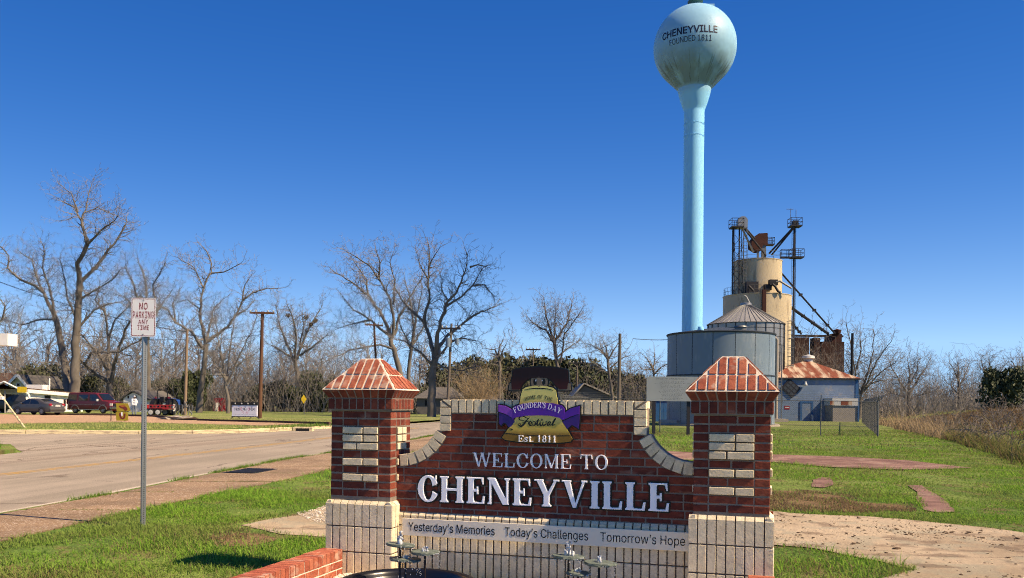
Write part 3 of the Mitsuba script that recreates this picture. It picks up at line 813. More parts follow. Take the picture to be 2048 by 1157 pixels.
# kerbs
def kerb_mesh(line, w, h, z0, side):
    p = np.asarray(line, float)
    d = np.gradient(p, axis=0); d /= np.linalg.norm(d, axis=1, keepdims=True)
    nrm = np.stack([d[:, 1], -d[:, 0]], 1) * side
    prof = [(0, 0), (.015, h - .02), (.035, h), (w, h), (w, 0)]
    V = np.array([[*(p[i] + nrm[i] * a), z0 + b] for i in range(len(p)) for a, b in prof])
    m = len(prof)
    F = [[i * m + k, i * m + k + 1, (i + 1) * m + k + 1, (i + 1) * m + k] for i in range(len(p) - 1) for k in range(m - 1)]
    F = np.array(F)
    tri = np.vstack([F[:, [0, 1, 2]], F[:, [0, 2, 3]]])
    caps = []
    for b in (0, (len(p) - 1) * m): caps += [[b, b + 1, b + 2], [b, b + 2, b + 3], [b, b + 3, b + 4]]
    return V, np.vstack([tri, caps])
def resample(line, step):
    ls = LineString(line); n = max(1, int(ls.length / step))
    return [ls.interpolate(i / n, True).coords[0] for i in range(n + 1)]
kn = resample(near_edge[1:-1], 3.0)
kb = num('kerb'); labels[kb] = {'kind': 'structure'}
for a, b in zip(kn[:-1], kn[1:]):
    d = np.subtract(b, a); a2 = np.array(a) + d * .004
    add('kerb_stone', kerb_mesh([a2, (a2 + b) / 2, b], .17, .128, R0 - .01, 1), 'kerb_concrete', kb)
kf = resample([p for p in left_edge[3:-1]], 2.4)
kb2 = num('kerb'); labels[kb2] = {'kind': 'structure'}
rk = random.Random(4)
for i, (a, b) in enumerate(zip(kf[:-1], kf[1:])):
    d = np.subtract(b, a); a2 = np.array(a) + d * .012
    if rk.random() < .08: continue
    add('kerb_stone', kerb_mesh([a2, (a2 + b) / 2, b], .30, .195 + rk.uniform(-.03, .01), R0 - .02, 1 if False else 1), 'kerb_yellow', kb2)
# the yard across the road, slightly higher
lf = np.array(left_edge[::-1])
far = [(-80, 24), (-40, 35.8), (-24.2, 40.1), (-19.2, 41.4), (-16.5, 42.0), (-14.4, 43.4), (-13.2, 46), (-12.2, 50.5), (-10.6, 56), (-7.4, 70), (-1.5, 100), (14, 190)]
far_in = LineString(far).parallel_offset(.2, 'left')
fi = np.array(resample(list(far_in.coords), 2.5))
dep = np.array([0, .5, 3, 8, 14, 22, 35, 55, 90, 160, 400])
dirv = np.array([-.80, .60])
V = np.array([[x + dirv[0] * t * (.35 + .65 * min(1, 30 / (t + 1))), y + dirv[1] * t + (t > 0) * t * .35, float(np.interp(t, [0, .5, 3], [0, .06, .125]))] for x, y in fi for t in dep])
m = len(dep)
Fq = np.array([[i * m + k, (i + 1) * m + k, (i + 1) * m + k + 1, i * m + k + 1] for i in range(len(fi) - 1) for k in range(m - 1)])
struct('yard', (V, Fq), 'grass_ground', smooth=True)
def yard_z(x, y): return .135
struct('traffic_island', xf(extr(rough_poly([p for p in [(-60, 20.2), (-40, 26.4), (-22, 30), (-17.4, 29.5), (-15.6, 26.8), (-15.4, 23), (-16.0, 14), (-18, 12), (-40, 12)]], .25, .3, 5), .12), tr(0, 0, -.16)), 'grass_ground')
drv = rough_poly([tuple(gnd(u, v, .13)[:2]) for u, v in [(-330, 850), (0, 848), (120, 847), (240, 845), (330, 847), (450, 850), (600, 854), (640, 860), (668, 856), (700, 846), (650, 844.5), (540, 842.5), (400, 838.5), (330, 835), (240, 832), (120, 829.5), (0, 829), (-330, 828)]], .3, .6, 3, .6)
drv = drv.intersection(Polygon([tuple(x) for x in LineString(far).parallel_offset(1.6, 'left').coords] + [(-60, 300), (-300, 300)]).buffer(0))
sheet('driveway', drv, .134, 'drive_gravel')
# sidewalk
sw_r = [(-5.75, 5), (-5.5, 9.16), (-5.19, 12), (-4.6, 15.6), (-4.15, 19), (-3.7, 22.8), (-3.1, 26), (-1.9, 35), (-1.0, 44)]
sw_l = [(x + .30, y) for x, y in near_edge[1:9]]
swp = Polygon(sw_r + sw_l[::-1])
sw = num('sidewalk'); labels[sw] = {'kind': 'structure'}
jy = [4.5, 7.05, 9.42, 11.85, 14.25, 16.2, 18.1, 20.1, 22.1, 24.2, 26.4, 30, 34, 38, 44]
for a, b in zip(jy[:-1], jy[1:]):
    q = swp.intersection(Polygon([(-9, a + .022 - .25), (-1, a + .022 + .15), (-1, b - .022 + .15), (-9, b - .022 - .25)]))
    if q.is_empty: continue
    add('paving_panel', xf(extr(rough_poly(list(q.exterior.coords)[:-1], .02, .15, int(a)), .05), tr(0, 0, -.036 + rk.uniform(-.004, .004))), 'aggregate', sw)
gx, gy = gnd(492, 944)[:2]
grate = num('drain_grate'); labels[grate] = {'label': 'dark iron drain cover set in the brown sidewalk by the kerb', 'category': 'drain cover'}
plain('iron_dark', (.05, .05, .055), .6, .6)
Mg = tr(gx + .1, gy, .018) @ rz(-.12)
add('frame', bx(-.36, .36, -.62, .62, -.03, .006), 'iron_dark', grate, Mg)
for i in range(9): add('bar', bx(-.30, .30, -.55 + i * .125, -.47 + i * .125, .006, .018), 'iron_dark', grate, Mg)
# slabs and bare places on the right
def gp(*px, z=0.0): return [tuple(gnd(u, v, z)[:2]) for u, v in px]
pad = rough_poly(gp((1500, 1020), (1600, 1030), (1720, 1034), (1800, 1040), (1900, 1050), (2010, 1062), (2120, 1080), (2300, 1110), (2300, 1300), (1900, 1320), (1700, 1290), (1600, 1170), (1745, 1165), (1830, 1142), (1760, 1125), (1690, 1112), (1620, 1098), (1545, 1092), (1480, 1090), (1420, 1060)), .06, .1, 1)
sheet('concrete_pad', pad, .012, 'pad_concrete')
slab = rough_poly(gp((1300, 902), (1420, 909), (1560, 911), (1700, 916), (1830, 924), (1945, 938), (1880, 941), (1780, 941), (1660, 936), (1540, 925), (1420, 923), (1300, 921)), .12, .2, 2)
slab2 = rough_poly(gp((1626, 962), (1640, 957), (1662, 958), (1668, 972), (1650, 978), (1624, 976)), .05, .1, 4)
slab3 = rough_poly(gp((1814, 972), (1842, 972), (1862, 985), (1890, 1000), (1914, 1026), (1880, 1028), (1850, 1022), (1836, 1005), (1832, 985)), .05, .1, 6)
for q in (slab, slab2, slab3): draped('slab_path', q, .022 if q is slab else .016, 'red_slab')
dirt1 = rough_poly(gp((1500, 985), (1570, 982), (1660, 990), (1720, 1005), (1800, 1012), (1810, 1022), (1700, 1024), (1600, 1022), (1500, 1018)), .22, .12, 7)
dirt2 = rough_poly(gp((430, 1078), (470, 1068), (520, 1070), (560, 1080), (520, 1092), (450, 1094)), .12, .1, 8)
draped('bare_earth', dirt1, .012, 'dirt'); sheet('bare_earth', dirt2, .008, 'dirt')
lpad = rough_poly(gp((480, 1052), (540, 1040), (600, 1030), (660, 1012), (760, 1000), (760, 1075), (640, 1076), (560, 1068)), .07, .1, 9)
sheet('concrete_pad', lpad, .008, 'pad_concrete')
ped = rough_poly(gp((590, 1028), (660, 1010), (760, 1000), (760, 1050), (640, 1050)), .1, .1, 10)

# ---------------------------------------------------------------- grass blades
rg = np.random.default_rng(5)
def creep(poly, d, seed): return rough_poly(list(max(getattr(poly.buffer(-d), 'geoms', [poly.buffer(-d)]), key=lambda g: g.area).exterior.coords)[:-1], d * 1.3, .07, seed, 5.0)
BARE = unary_union([creep(pad, .05, 21), creep(slab, .17, 22), creep(slab2, .08, 23), creep(slab3, .09, 24), creep(lpad, .04, 25), swp.buffer(-.06)])
SPARSE = unary_union([dirt1.buffer(.25), dirt2.buffer(.12), lpad.buffer(.15)])
PLANT = Polygon([tuple((S @ np.array([a, b, 0, 1]))[:2]) for a, b in [(-.38, -2.4), (3.52, -2.4), (3.52, .5), (-.38, .5)]])
def blades(n, x0, x1, y0, y1, h, w, tri1=False, keep=None, cluster=0.0, dens=None, clr=None, poly=None, zf=None):
    x = rg.uniform(x0, x1, n); y = rg.uniform(y0, y1, n)
    ok = ~shapely.contains_xy(BARE, x, y) & ~shapely.contains_xy(PLANT, x, y) & (x > kerb_x(y) + .12)
    if poly is not None: ok &= shapely.contains_xy(poly, x, y)
    ok &= np.abs(x) / np.maximum(y, .1) < .66
    x, y = x[ok], y[ok]
    pn = meshkit.fbm(np.stack([x * 1.1, y * 1.1, x * 0], -1), 4, 3); p2 = meshkit.fbm(np.stack([x * .35, y * .35, x * 0 + 4], -1), 3, 9)
    thin = np.clip(.55 + 2.6 * (pn - .44), .10, 1) if dens is None else dens
    ok = rg.random(len(x)) < thin
    ok &= ~(shapely.contains_xy(SPARSE, x, y) & (rg.random(len(x)) < .82))
    x, y, pn, p2 = x[ok], y[ok], pn[ok], p2[ok]
    p3 = meshkit.fbm(np.stack([x * .7 + 9, y * .7, x * 0 + 2], -1), 3, 14)
    m = len(x)
    H = h * rg.lognormal(0, .42, m) * (.25 + 1.5 * np.clip(pn, 0, 1)); Wd = w * rg.uniform(.7, 1.4, m)
    az = rg.uniform(0, 2 * PI, m); lean = rg.uniform(.2, 1.5, m) * H
    z = (lawn_z(x, y) if zf is None else zf(x, y)) - .004
    a = np.stack([np.cos(az), np.sin(az)], 1); b = np.stack([-a[:, 1], a[:, 0]], 1)
    base = np.stack([x, y, z], 1)
    def pt(s, t, hh): return base + np.c_[a * (t * lean)[:, None] + b * (s * Wd)[:, None], hh * H]
    if tri1:
        V = np.stack([pt(-.5, 0, 0), pt(.5, 0, 0), pt(0, 1, .9)], 1); F = np.arange(m * 3).reshape(m, 3); k = 3
    else:
        V = np.stack([pt(-.5, 0, 0), pt(.5, 0, 0), pt(.42, .35, .55), pt(-.42, .35, .55), pt(0, 1, .88)], 1); k = 5
        o = np.arange(m)[:, None] * 5
        F = np.concatenate([o + [0, 1, 2], o + [0, 2, 3], o + [3, 2, 4]])
    r = rg.random((m, 1)); dry = rg.random((m, 1)) < np.clip(.14 + 1.6 * (p2[:, None] - .46), .08, .7)
    C = np.array([.17, .36, .032]) * (1 - r) + np.array([.36, .52, .095]) * r
    C = C * (.78 + .66 * np.clip(pn[:, None], 0, 1))
    ol = np.clip((p3[:, None] - .44) * 4.5, 0, 1); C = C * (1 - .6 * ol) + np.array([.34, .36, .13]) * .6 * ol
    C = np.where(dry, np.array([.34, .28, .14]) * (.7 + .5 * r), C)
    if clr is not None: C = C * .4 + np.array(clr) * .6 * (.6 + .8 * r)
    return V.reshape(-1, 3), F, np.repeat(C * ALB * [1.04, 1.1, 1.0], k, 0)
mat('grass_blade', {'type': 'principledthin', 'base_color': {'type': 'mesh_attribute', 'name': 'vertex_color'}, 'roughness': .55, 'diff_trans': .7, 'specular' if False else 'eta': 1.4}, False)
def stuff_mesh(name, sets, bsdf, label, cat_):
    vs, fs, cs, n = [], [], [], 0
    for v, f, c in sets: vs.append(v); fs.append(f + n); cs.append(c); n += len(v)
    k = num(name); labels[k] = {'kind': 'stuff', 'label': label, 'category': cat_}
    scene[k] = mikit.ply((np.vstack(vs), np.vstack(fs)), bsdf, color=np.vstack(cs))
    return k
def ring_of(poly, d): return poly.buffer(d).difference(poly.buffer(-.02))
edge = unary_union([ring_of(pad, .16), ring_of(slab, .25), ring_of(slab3, .12), ring_of(lpad, .07)])
sets = [blades(150000, -6.2, -1.0, 7.0, 14.5, .036, .0065), blades(120000, 1.6, 10.0, 7.0, 15, .040, .0068),
        blades(45000, -6, -1, 14.5, 30, .042, .013, True), blades(170000, -1, 16, 14.5, 30, .045, .014, True), blades(80000, -3, 34, 29, 56, .055, .035, True),
        blades(20000, 1.6, 12, 7, 13.5, .065, .008, poly=edge, dens=.9), blades(20000, 4, 14, 13, 30, .07, .013, True, poly=edge, dens=.9)]
# weeds along the kerb and in the joints
x, y = [], []
weed = unary_union([LineString(near_edge[1:9]).parallel_offset(-.28, 'left').buffer(.14)])
sets.append(blades(26000, -7.6, -3.5, 8, 30, .085, .012, poly=rough_poly(list(weed.exterior.coords)[:-1], .13, .2, 3, 1.4), dens=.8) if False else blades(10, -6, -5, 9, 10, .05, .006))
kx = [(x + .27, y) for x, y in resample(near_edge[1:9], .25)]
n = 15000
i = rg.integers(0, len(kx), n); q = np.array(kx)[i] + rg.normal(0, .085, (n, 2)) + np.c_[np.zeros(n), rg.uniform(-.15, .15, n)]
pn = meshkit.fbm(np.stack([q[:, 1] * .9, q[:, 1] * 0, q[:, 1] * 0], -1), 3, 4)
q = q[(pn > .46) & (q[:, 0] > kerb_x(q[:, 1]) + .10)]
def tuft(q, h, w, c0, c1, z=0.0):
    m = len(q); H = h * rg.lognormal(0, .4, m); az = rg.uniform(0, 2 * PI, m); a = np.stack([np.cos(az), np.sin(az)], 1); b = np.stack([-a[:, 1], a[:, 0]], 1)
    base = np.c_[q, np.broadcast_to(z, m) + 0.0]; lean = (rg.uniform(.1, .9, m) * H)[:, None]; Wd = (w * rg.uniform(.7, 1.4, m))[:, None]
    V = np.stack([base - np.c_[b * Wd / 2, H * 0], base + np.c_[b * Wd / 2, H * 0], base + np.c_[a * lean, H * .9]], 1)
    r = rg.random((m, 1)); C = np.array(c0) * (1 - r) + np.array(c1) * r
    return V.reshape(-1, 3), np.arange(m * 3).reshape(m, 3), np.repeat(C * 1.3, 3, 0)
sets.append(tuft(q, .055, .012, (.07, .14, .015), (.16, .24, .04)))
for jj, b in enumerate(jy[1:-3]):     # grass in some of the joints
    n = 900; t = rg.random(n); x0_ = np.interp(b, [p[1] for p in sw_l], [p[0] for p in sw_l]); x1_ = np.interp(b, [p[1] for p in sw_r], [p[0] for p in sw_r])
    qq = np.c_[x0_ + (x1_ - x0_) * t, b - .25 + .05 * (x0_ + (x1_ - x0_) * t + 9) + rg.normal(0, .018, n)]
    kp = meshkit.fbm(np.stack([t * 5, t * 0 + jj * 3.1, t * 0], -1), 3, 6) > .5
    sets.append(tuft(qq[kp], .022, .01, (.07, .12, .02), (.2, .22, .07)))
# dead straw on the bare earth
for pl_s, n in ((dirt1.buffer(.2), 30000), (dirt2.buffer(.1), 2500), (lpad.buffer(.12).difference(lpad.buffer(-.1)), 1800)):
    bb = pl_s.bounds; qq = np.c_[rg.uniform(bb[0], bb[2], n), rg.uniform(bb[1], bb[3], n)]
    pn = meshkit.fbm(np.c_[qq * 1.5, np.zeros(n)], 4, 12)
    qq = qq[shapely.contains_xy(pl_s, qq[:, 0], qq[:, 1]) & (rg.random(n) < np.clip((pn - .38) * 4, 0, 1))]
    v_, f_, c_ = tuft(qq, .03, .011, (.20, .13, .07), (.40, .31, .17), lawn_z(qq[:, 0], qq[:, 1]) + .012); sets.append((v_, f_, c_ * .62))
stuff_mesh('grass', sets, 'grass_blade', 'short green lawn grass with dry tips around the brick sign', 'grass')
# ---------------------------------------------------------------- planter, fountain, no-parking sign
def cream_mortar(): return 'mortar_white'
for nm, sc, lab in (('planter_edging', -.205, 'low red brick planter edging with pale joints, running forward from the left pillar'), ('planter_edging', 3.355, 'low red brick planter edging at the foot of the right pillar')):
    P = thing(nm, lab, 'brick edging')
    t0, t1 = -1.75, -.036
    add('mortar_core', bx(sc - .088, sc + .088, t0, t1, -.05, .272), 'mortar_white', P, S)
    n = int((t1 - t0) / .0705)
    for i in range(n):
        tt = t1 - .004 - (i + .5) * .0705
        brick(P, .190, .0705 - .010, .088, (sc, tt, .236), ORANGES)
    for c in range(3):
        z = .186 - .0705 * c - .034
        for sd in (-1, 1):
            L = .205; k = 0; y = t1 - .004 - (c % 2) * .1
            if c % 2:
                brick(P, .05, .09, .058, (sc + sd * .068, t1 - .05, z), ORANGES)
            while y - L > t0:
                brick(P, .05, L - .011, .058, (sc + sd * .069, y - L / 2, z), ORANGES); y -= L
plain('pebble_white', (.66, .60, .51), .8, k=.9)
rp = np.random.default_rng(8)
ico = trimesh.creation.icosphere(1, 1.0); icov, icof = tm(ico)
pebv, pebf = tm(trimesh.creation.icosphere(0, 1.0))
def pebbles(n, s0, s1, t0, t1, z, r, seed=0):
    vs, fs = [], []
    q = np.random.default_rng(seed)
    for i in range(n):
        sc = r * q.lognormal(0, .3) * np.array([1, q.uniform(.6, 1), q.uniform(.45, .8)])
        v = (pebv * (1 + .15 * q.normal(size=(len(pebv), 1)))) * sc
        v = v @ rz(q.uniform(0, 6))[:3, :3].T + [q.uniform(s0, s1), q.uniform(t0, t1), z + q.uniform(-.3, .5) * r]
        vs.append(v); fs.append(pebf + i * len(pebv))
    return np.vstack(vs), np.vstack(fs)
k = num('gravel'); labels[k] = {'kind': 'stuff', 'label': 'white pebbles filling the planter bed below the sign', 'category': 'gravel'}
scene[k] = {**mikit.ply(pebbles(2600, -.10, 3.25, -.62, -.035, .065, .016, 3), 'pebble_white'), 'to_world': T4(S)}
struct('planter_bed', xf(bx(-.115, 3.262, -1.75, -.03, -.06, .060), S), 'pebble_white')
k = num('gravel'); labels[k] = {'kind': 'stuff', 'label': 'loose pale pebbles on the ground left of the left pillar', 'category': 'gravel'}
q = np.random.default_rng(9); pp = []
while len(pp) < 1500:
    c = q.uniform([ped.bounds[0], ped.bounds[1]], [ped.bounds[2], ped.bounds[3]])
    if ped.contains(Point(*c)): pp.append(c)
vs = []; fs = []
for i, c in enumerate(pp):
    v = pebv * .0075 * q.lognormal(0, .4) * [1, .8, .6] + [c[0], c[1], .014]
    vs.append(v); fs.append(pebf + i * len(pebv))
scene[k] = mikit.ply((np.vstack(vs), np.vstack(fs)), 'pebble_white')
# clods and scraps on the concrete
k = num('debris'); labels[k] = {'kind': 'stuff', 'label': 'dark clods and dry scraps scattered over the concrete on the right', 'category': 'debris'}
textured('clod', lambda p, n, uv: mix((.085, .055, .035), (.22, .15, .09), noise(p.x * 60, p.y * 60, p.z * 60)), .95)
q = np.random.default_rng(19); vs = []; fs = []; m = 0
while m < 950:
    c = q.uniform([2.4, 7.6], [8, 12.4])
    dn = meshkit.fbm(np.array([[c[0] * 1.1, c[1] * 2.2, 3.0]]), 4, 2)[0]
    if not pad.contains(Point(*c)) or q.random() > .10 + 3.5 * max(0, dn - .54): continue
    r_ = .0062 * q.lognormal(0, .6)
    v = (pebv * (1 + .25 * q.normal(size=(len(pebv), 1)))) * r_ * [1.3, 1, .55] @ rz(q.uniform(0, 6))[:3, :3].T + [c[0], c[1], .014]
    vs.append(v); fs.append(pebf + m * len(pebv)); m += 1
scene[k] = mikit.ply((np.vstack(vs), np.vstack(fs)), 'clod')

# fountains: a black basin, slate plates on stems, bubbling water
plain('basin_black', (.012, .013, .018), .25, spec=.6)
textured('slate', lambda p, n, uv: mix((.08, .105, .09), (.31, .37, .32), fbm(p.x * 26, p.y * 26, p.z * 90, 4)), .45, bump=lambda p, n, uv: fbm(p.x * 60, p.y * 60, p.z * 160, 3), bscale=.006)
plain('stem_dark', (.03, .017, .013), .45)
mat('water', {'type': 'dielectric', 'int_ior': 1.33}, False)
plain('water_white', (.86, .88, .90), .15, spec=.8)
def fountain(label, s0, t0, plates, seed):
    F = thing('fountain', label, 'fountain')
    q = np.random.default_rng(seed)
    Mb = S @ tr(s0, t0, 0)
    prof = [(.02, .05), (.44, .05), (.475, .17), (.50, .195), (.52, .20), (.535, .19), (.53, .17), (.50, .04)]
    add('basin', lathe(prof, 56), 'basin_black', F, Mb, smooth=35)
    add('pool_water', lathe([(.001, .15), (.468, .15)], 40), 'water', F, Mb)
    drops = []
    for (u, v, w, jet) in plates:
        c = at(u, v, YF)
        r = w / 2 / FOC * YF
        n = 22; a = np.arange(n) * 2 * PI / n
        rr = r * (1 + .10 * np.sin(a * 2 + q.uniform(0, 6)) + .05 * q.normal(size=n))
        pts = np.c_[rr * np.cos(a), rr * .95 * np.sin(a)]
        lay = []
        for j, (z0, z1, kk) in enumerate([(-.011, -.004, .93), (-.004, .003, 1.0), (.003, .009, .955)]):
            lay.append(xf(extr(Polygon(pts * kk * (1 + .03 * q.normal(size=(n, 1)))).buffer(0), z1 - z0), tr(0, 0, z0)))
        Mp = tr(*c) @ ry(q.uniform(.02, .07)) @ rx(-.03)
        p = add('plate', cat(lay), 'slate', F, Mp)
        add('stem', ring_tube([(c[0], c[1], .1), (c[0], c[1], c[2] - .008)], .0085, 10), 'stem_dark', F, None, smooth=40)
        # water welling up from the middle
        h = jet / FOC * YF
        blobs = []
        for i in range(int(14 + 60 * h * 10)):
            f = q.random()
            o = q.normal(0, .013 * (1 - .5 * f), 2)
            rr_ = .0078 * (1 - .45 * f) * q.lognormal(0, .3)
            blobs.append((icov * rr_ * [1, 1, 1.5] + [c[0] + o[0] + .006 * f, c[1] + o[1], c[2] + .012 + f * h], icof))
        add('water_jet', cat(blobs[: len(blobs) // 2]), 'water', p, kind='stuff', smooth=True)
        drops += blobs[len(blobs) // 2:]
        # film and drips over the right-hand rim
        for i in range(60):
            a_ = q.normal(-.5, .75); f = abs(q.normal(0, .085)) * (i % 3 > 0)
            rad = r * (1.0 + q.uniform(-.12, .04) + .25 * f)
            drops.append((icov * q.uniform(.0016, .0036) * [1, 1, 1.3] + [c[0] + rad * math.cos(a_), c[1] + rad * math.sin(a_), c[2] - .002 - f], icof))
    add('water_drops', cat(drops), 'water_white', F, kind='stuff', smooth=True)
YF = 6.50
fountain('left fountain of three slate plates with bubbling water in front of the first slogan words', .79, -.735, [(800, 1090, 57, 24), (850, 1105, 61, 7), (811, 1119, 61, 4)], 1)
YF = 6.02
fountain('right fountain of three slate plates with bubbling water below the middle of the slogan', 2.05, -.735, [(1137, 1114, 61, 26), (1198, 1127, 68, 11), (1156, 1147, 52, 6)], 2)

# no-parking sign
plain('galvanised', (.42, .45, .46), .45, .75)
plain('hole_dark', (.02, .02, .022), .8)
plain('sheet_white', (.80, .80, .81), .4, k=1.0)
plain('sign_red', (.30, .012, .035), .45)
N = thing('no_parking_sign', 'white and red NO PARKING ANY TIME plate on a perforated steel post in the grass', 'road sign')
px_, py_ = -4.47, 10.33
Mn = tr(px_, py_, 0)
a = .050
po = sbox(-a / 2, -a / 2, a / 2, a / 2).difference(sbox(-a / 2 + .003, -a / 2 + .003, a / 2 - .003, a / 2 - .003))
Mpost = Mn @ rz(math.radians(38))
add('post', xf(extr(po, 2.72), tr(0, 0, -.02)), 'galvanised', N, Mpost)
hl = []
for i in range(int(2.24 / .0254)):
    z = .03 + i * .0254
    d = xf(lathe([(0.0001, .0012), (.0062, .0012), (.0062, 0)], 8), tr(0, 0, 0))
    hl.append(xf(d, frame((0, -a / 2, z), (1, 0, 0), (0, 0, 1))))
    hl.append(xf(d, frame((-a / 2, 0, z), (0, -1, 0), (0, 0, 1))))
    hl.append(xf(d, frame((a / 2, 0, z), (0, 1, 0), (0, 0, 1))))
add('post_hole', cat(hl), 'hole_dark', N, Mpost, kind='stuff')
pw_, ph_ = .305, .470
def rrect(w, h, r): return sbox(-w / 2 + r, -h / 2 + r, w / 2 - r, h / 2 - r).buffer(r, 8)
FP = frame((0, 0, 0), (1, 0, 0), (0, 0, 1))
Msn = Mn @ tr(0, -.045, 2.545) @ rz(-.03) @ ry(math.radians(.4)) @ FP
add('plate', extr(rrect(pw_, ph_, .02), .003), 'sheet_white', N, Msn)
add('border', xf(extr(rrect(pw_ - .016, ph_ - .016, .017).difference(rrect(pw_ - .032, ph_ - .032, .011)), .0012), tr(0, 0, .0031)), 'sign_red', N, Msn)
for txt, h, w, z in (('NO', .080, .104, .095), ('PARKING', .080, .256, -.010), ('ANY', .056, .122, -.083), ('TIME', .056, .146, -.153)):
    ms, x = [], 0.0
    for ch in txt:      # narrow road-sign letters, set apart
        v, f = tm(meshkit.text_mesh(ch, h, .0012, bold=True)); v = v - [v[:, 0].min(), 0, 0]
        cw = v[:, 0].max() * (1.0 if ch == 'I' else .66)
        ms.append((v * [cw / v[:, 0].max(), 1, 1] + [x, 0, 0], f)); x += cw + h * .155
    x -= h * .155
    for v, f in ms: add('letter', (v * [w / x, 1, 1] + [-w / 2, z, .0031], f), 'sign_red', N, Msn)
for z in (.205, -.205): add('bolt', lathe([(0.0001, .008), (.007, .006), (.009, 0)], 10), 'galvanised', N, Msn @ tr(0, z, .003))
# ---------------------------------------------------------------- water tower, tanks, silos, block building, fence
def tower_fn(p, n, uv):
    z = p.z
    b = (.36, .68, .93)
    k = mix(b, (.42, .74, .97), fbm(p.x * .7, p.y * .7, p.z * .7, 3))
    ang = dr.atan2(p.y - 75.0, p.x - 15.83) * 3.6
    mil = smoothstep(33.2, 30.2, z) * smoothstep(29.3, 29.6, z) * smoothstep(.22, .62, fbm(ang * .9, 0, z * .8, 4))
    k = mix(k, (.14, .19, .16), mil * .55)
    st_ = smoothstep(.58, .76, fbm(ang * 4.2, 3, z * .55, 4)) * smoothstep(32.2, 30.3, z) * smoothstep(29.3, 29.6, z)
    k = mix(k, (.06, .075, .065), st_ * .6)
    seam = smoothstep(.035, .0, abs(z / 2.44 - dr.floor(z / 2.44) - .5) * 2.44) * smoothstep(29.0, 28.5, z)
    k = mix(k, k * .82, seam)
    k = mix(k * .72, (.28, .64, .95), smoothstep(29.4, 28.6, z))
    return k
textured('tower_paint', tower_fn, .5, k=.92)
plain('tower_letter', (.015, .022, .06), .5)
plain('tower_cap', (.10, .22, .20), .5)
plain('rail_dark', (.035, .035, .045), .6, .3)
plain('rail_grey', (.24, .25, .25), .5, .5)
TWR = thing('water_tower', 'tall pale blue water tower with a painted ball tank on a slim column', 'water tower')
Rb, zb = 3.60, 33.05
Mt = tr(15.83, 75, 0)
prof = []
for a in np.linspace(90, -44, 40): prof.append((max(1e-3, Rb * math.cos(math.radians(a))), zb + Rb * math.sin(math.radians(a))))
prof += [(1.40, 29.33)]
add('tank_ball', lathe(prof, 72), 'tower_paint', TWR, Mt, smooth=40)
add('column', lathe([(1.42, 29.36), (1.44, 29.25), (1.36, 28.9), (1.16, 28.2), (1.0, 27.75), (.92, 27.55), (.885, 27.35), (.875, 20), (.90, 5), (1.0, 1.5), (1.7, 0)], 48), 'tower_paint', TWR, Mt, smooth=40)
for z in (26.25, 25.2):
    add('column_band', cat([ring_tube([(.92 * math.cos(a), .92 * math.sin(a), z + .05 * math.sin(3 * a)) for a in np.linspace(0, 2 * PI, 33)], .012, 6)] + [box(.06, .06, .10, (.96 * math.cos(a), .96 * math.sin(a), z)) for a in np.arange(6) * PI / 3 + .35]), 'tower_paint', TWR, Mt, kind='stuff')
add('roof_vent', cat([lathe([(.001, zb + 3.55), (.42, zb + 3.55), (.45, zb + 3.95)], 20), lathe([(.45, zb + 3.95), (.68, zb + 4.05), (.60, zb + 4.14), (.001, zb + 4.2)], 20)]), 'tower_cap', TWR, Mt, smooth=30)
add('roof_hatch', box(.6, .5, .22, (1.2, -.6, zb + 3.40)), 'tower_paint', TWR, Mt)
def on_ball(text, lon0, lon1, lat, hdeg, bold):
    m = meshkit.text_mesh(text, 1.0, .02, bold=bold)
    m = m.subdivide_to_size(.22) if hasattr(m, 'subdivide_to_size') else m
    v, f = tm(m)
    x = v[:, 0] - v[:, 0].min(); x /= x.max()
    lo = np.radians(lon0 + x * (lon1 - lon0)); la = np.radians(lat + v[:, 1] * hdeg)
    r = Rb + .004 + v[:, 2] * .6
    return np.stack([r * np.cos(la) * np.sin(lo), -r * np.cos(la) * np.cos(lo), zb + r * np.sin(la)], 1), f
add('lettering', on_ball('CHENEYVILLE', -61, 19, -2.4, 9.2, True), 'tower_letter', TWR, Mt)
add('lettering', on_ball('FOUNDED 1811', -48.5, 11, -13.4, 7.4, False), 'tower_letter', TWR, Mt)

# the blue-grey steel tank
textured('tank_blue', lambda p, n, uv: mix(mix((.17, .235, .30), (.24, .315, .385), fbm(p.x * .8, p.y * .8, p.z * .5, 4)), (.33, .38, .42), smoothstep(.58, .75, fbm(p.x * 2.5, p.y * 2.5, p.z * .6 + 3, 4)) * .6), .45, spec=.4, k=.74)
plain('seam_dark', (.05, .065, .085), .6)
TK = thing('steel_tank', 'round blue-grey steel tank in front of the water tower, behind the right pillar', 'storage tank')
cx_, cy_ = at(1441, 700, 65.3)[:2]; Rt = 4.02; zt_ = at(1441, 661, 61.4)[2]
Mk = tr(cx_, cy_, 0)
z2 = at(1341, 752, 65)[2]
nP = 16
for r, (z0, z1, o) in enumerate([(.15, z2 - .04, .37), (z2 + .04, zt_ - .08, .05)]):
    for i in range(nP):
        a0 = (i + o) * 2 * PI / nP; a1 = a0 + 2 * PI / nP
        add('panel', lathe([(Rt, z0), (Rt, z1)], 5, a0 + .006, a1 - .006, False), 'tank_blue', TK, Mk, smooth=True)
add('shell', lathe([(Rt - .03, .1), (Rt - .03, zt_ - .1)], 48), 'seam_dark', TK, Mk, smooth=True)
add('ring_joint', lathe([(Rt, z2 - .05), (Rt + .06, z2 - .04), (Rt + .06, z2 + .04), (Rt, z2 + .05)], 48), 'seam_dark', TK, Mk, smooth=30)
add('roof', lathe([(Rt + .06, zt_ - .14), (Rt + .10, zt_ - .04), (Rt + .05, zt_), (.3, zt_ + .55), (.001, zt_ + .55)], 48), 'seam_dark', TK, Mk, smooth=30)
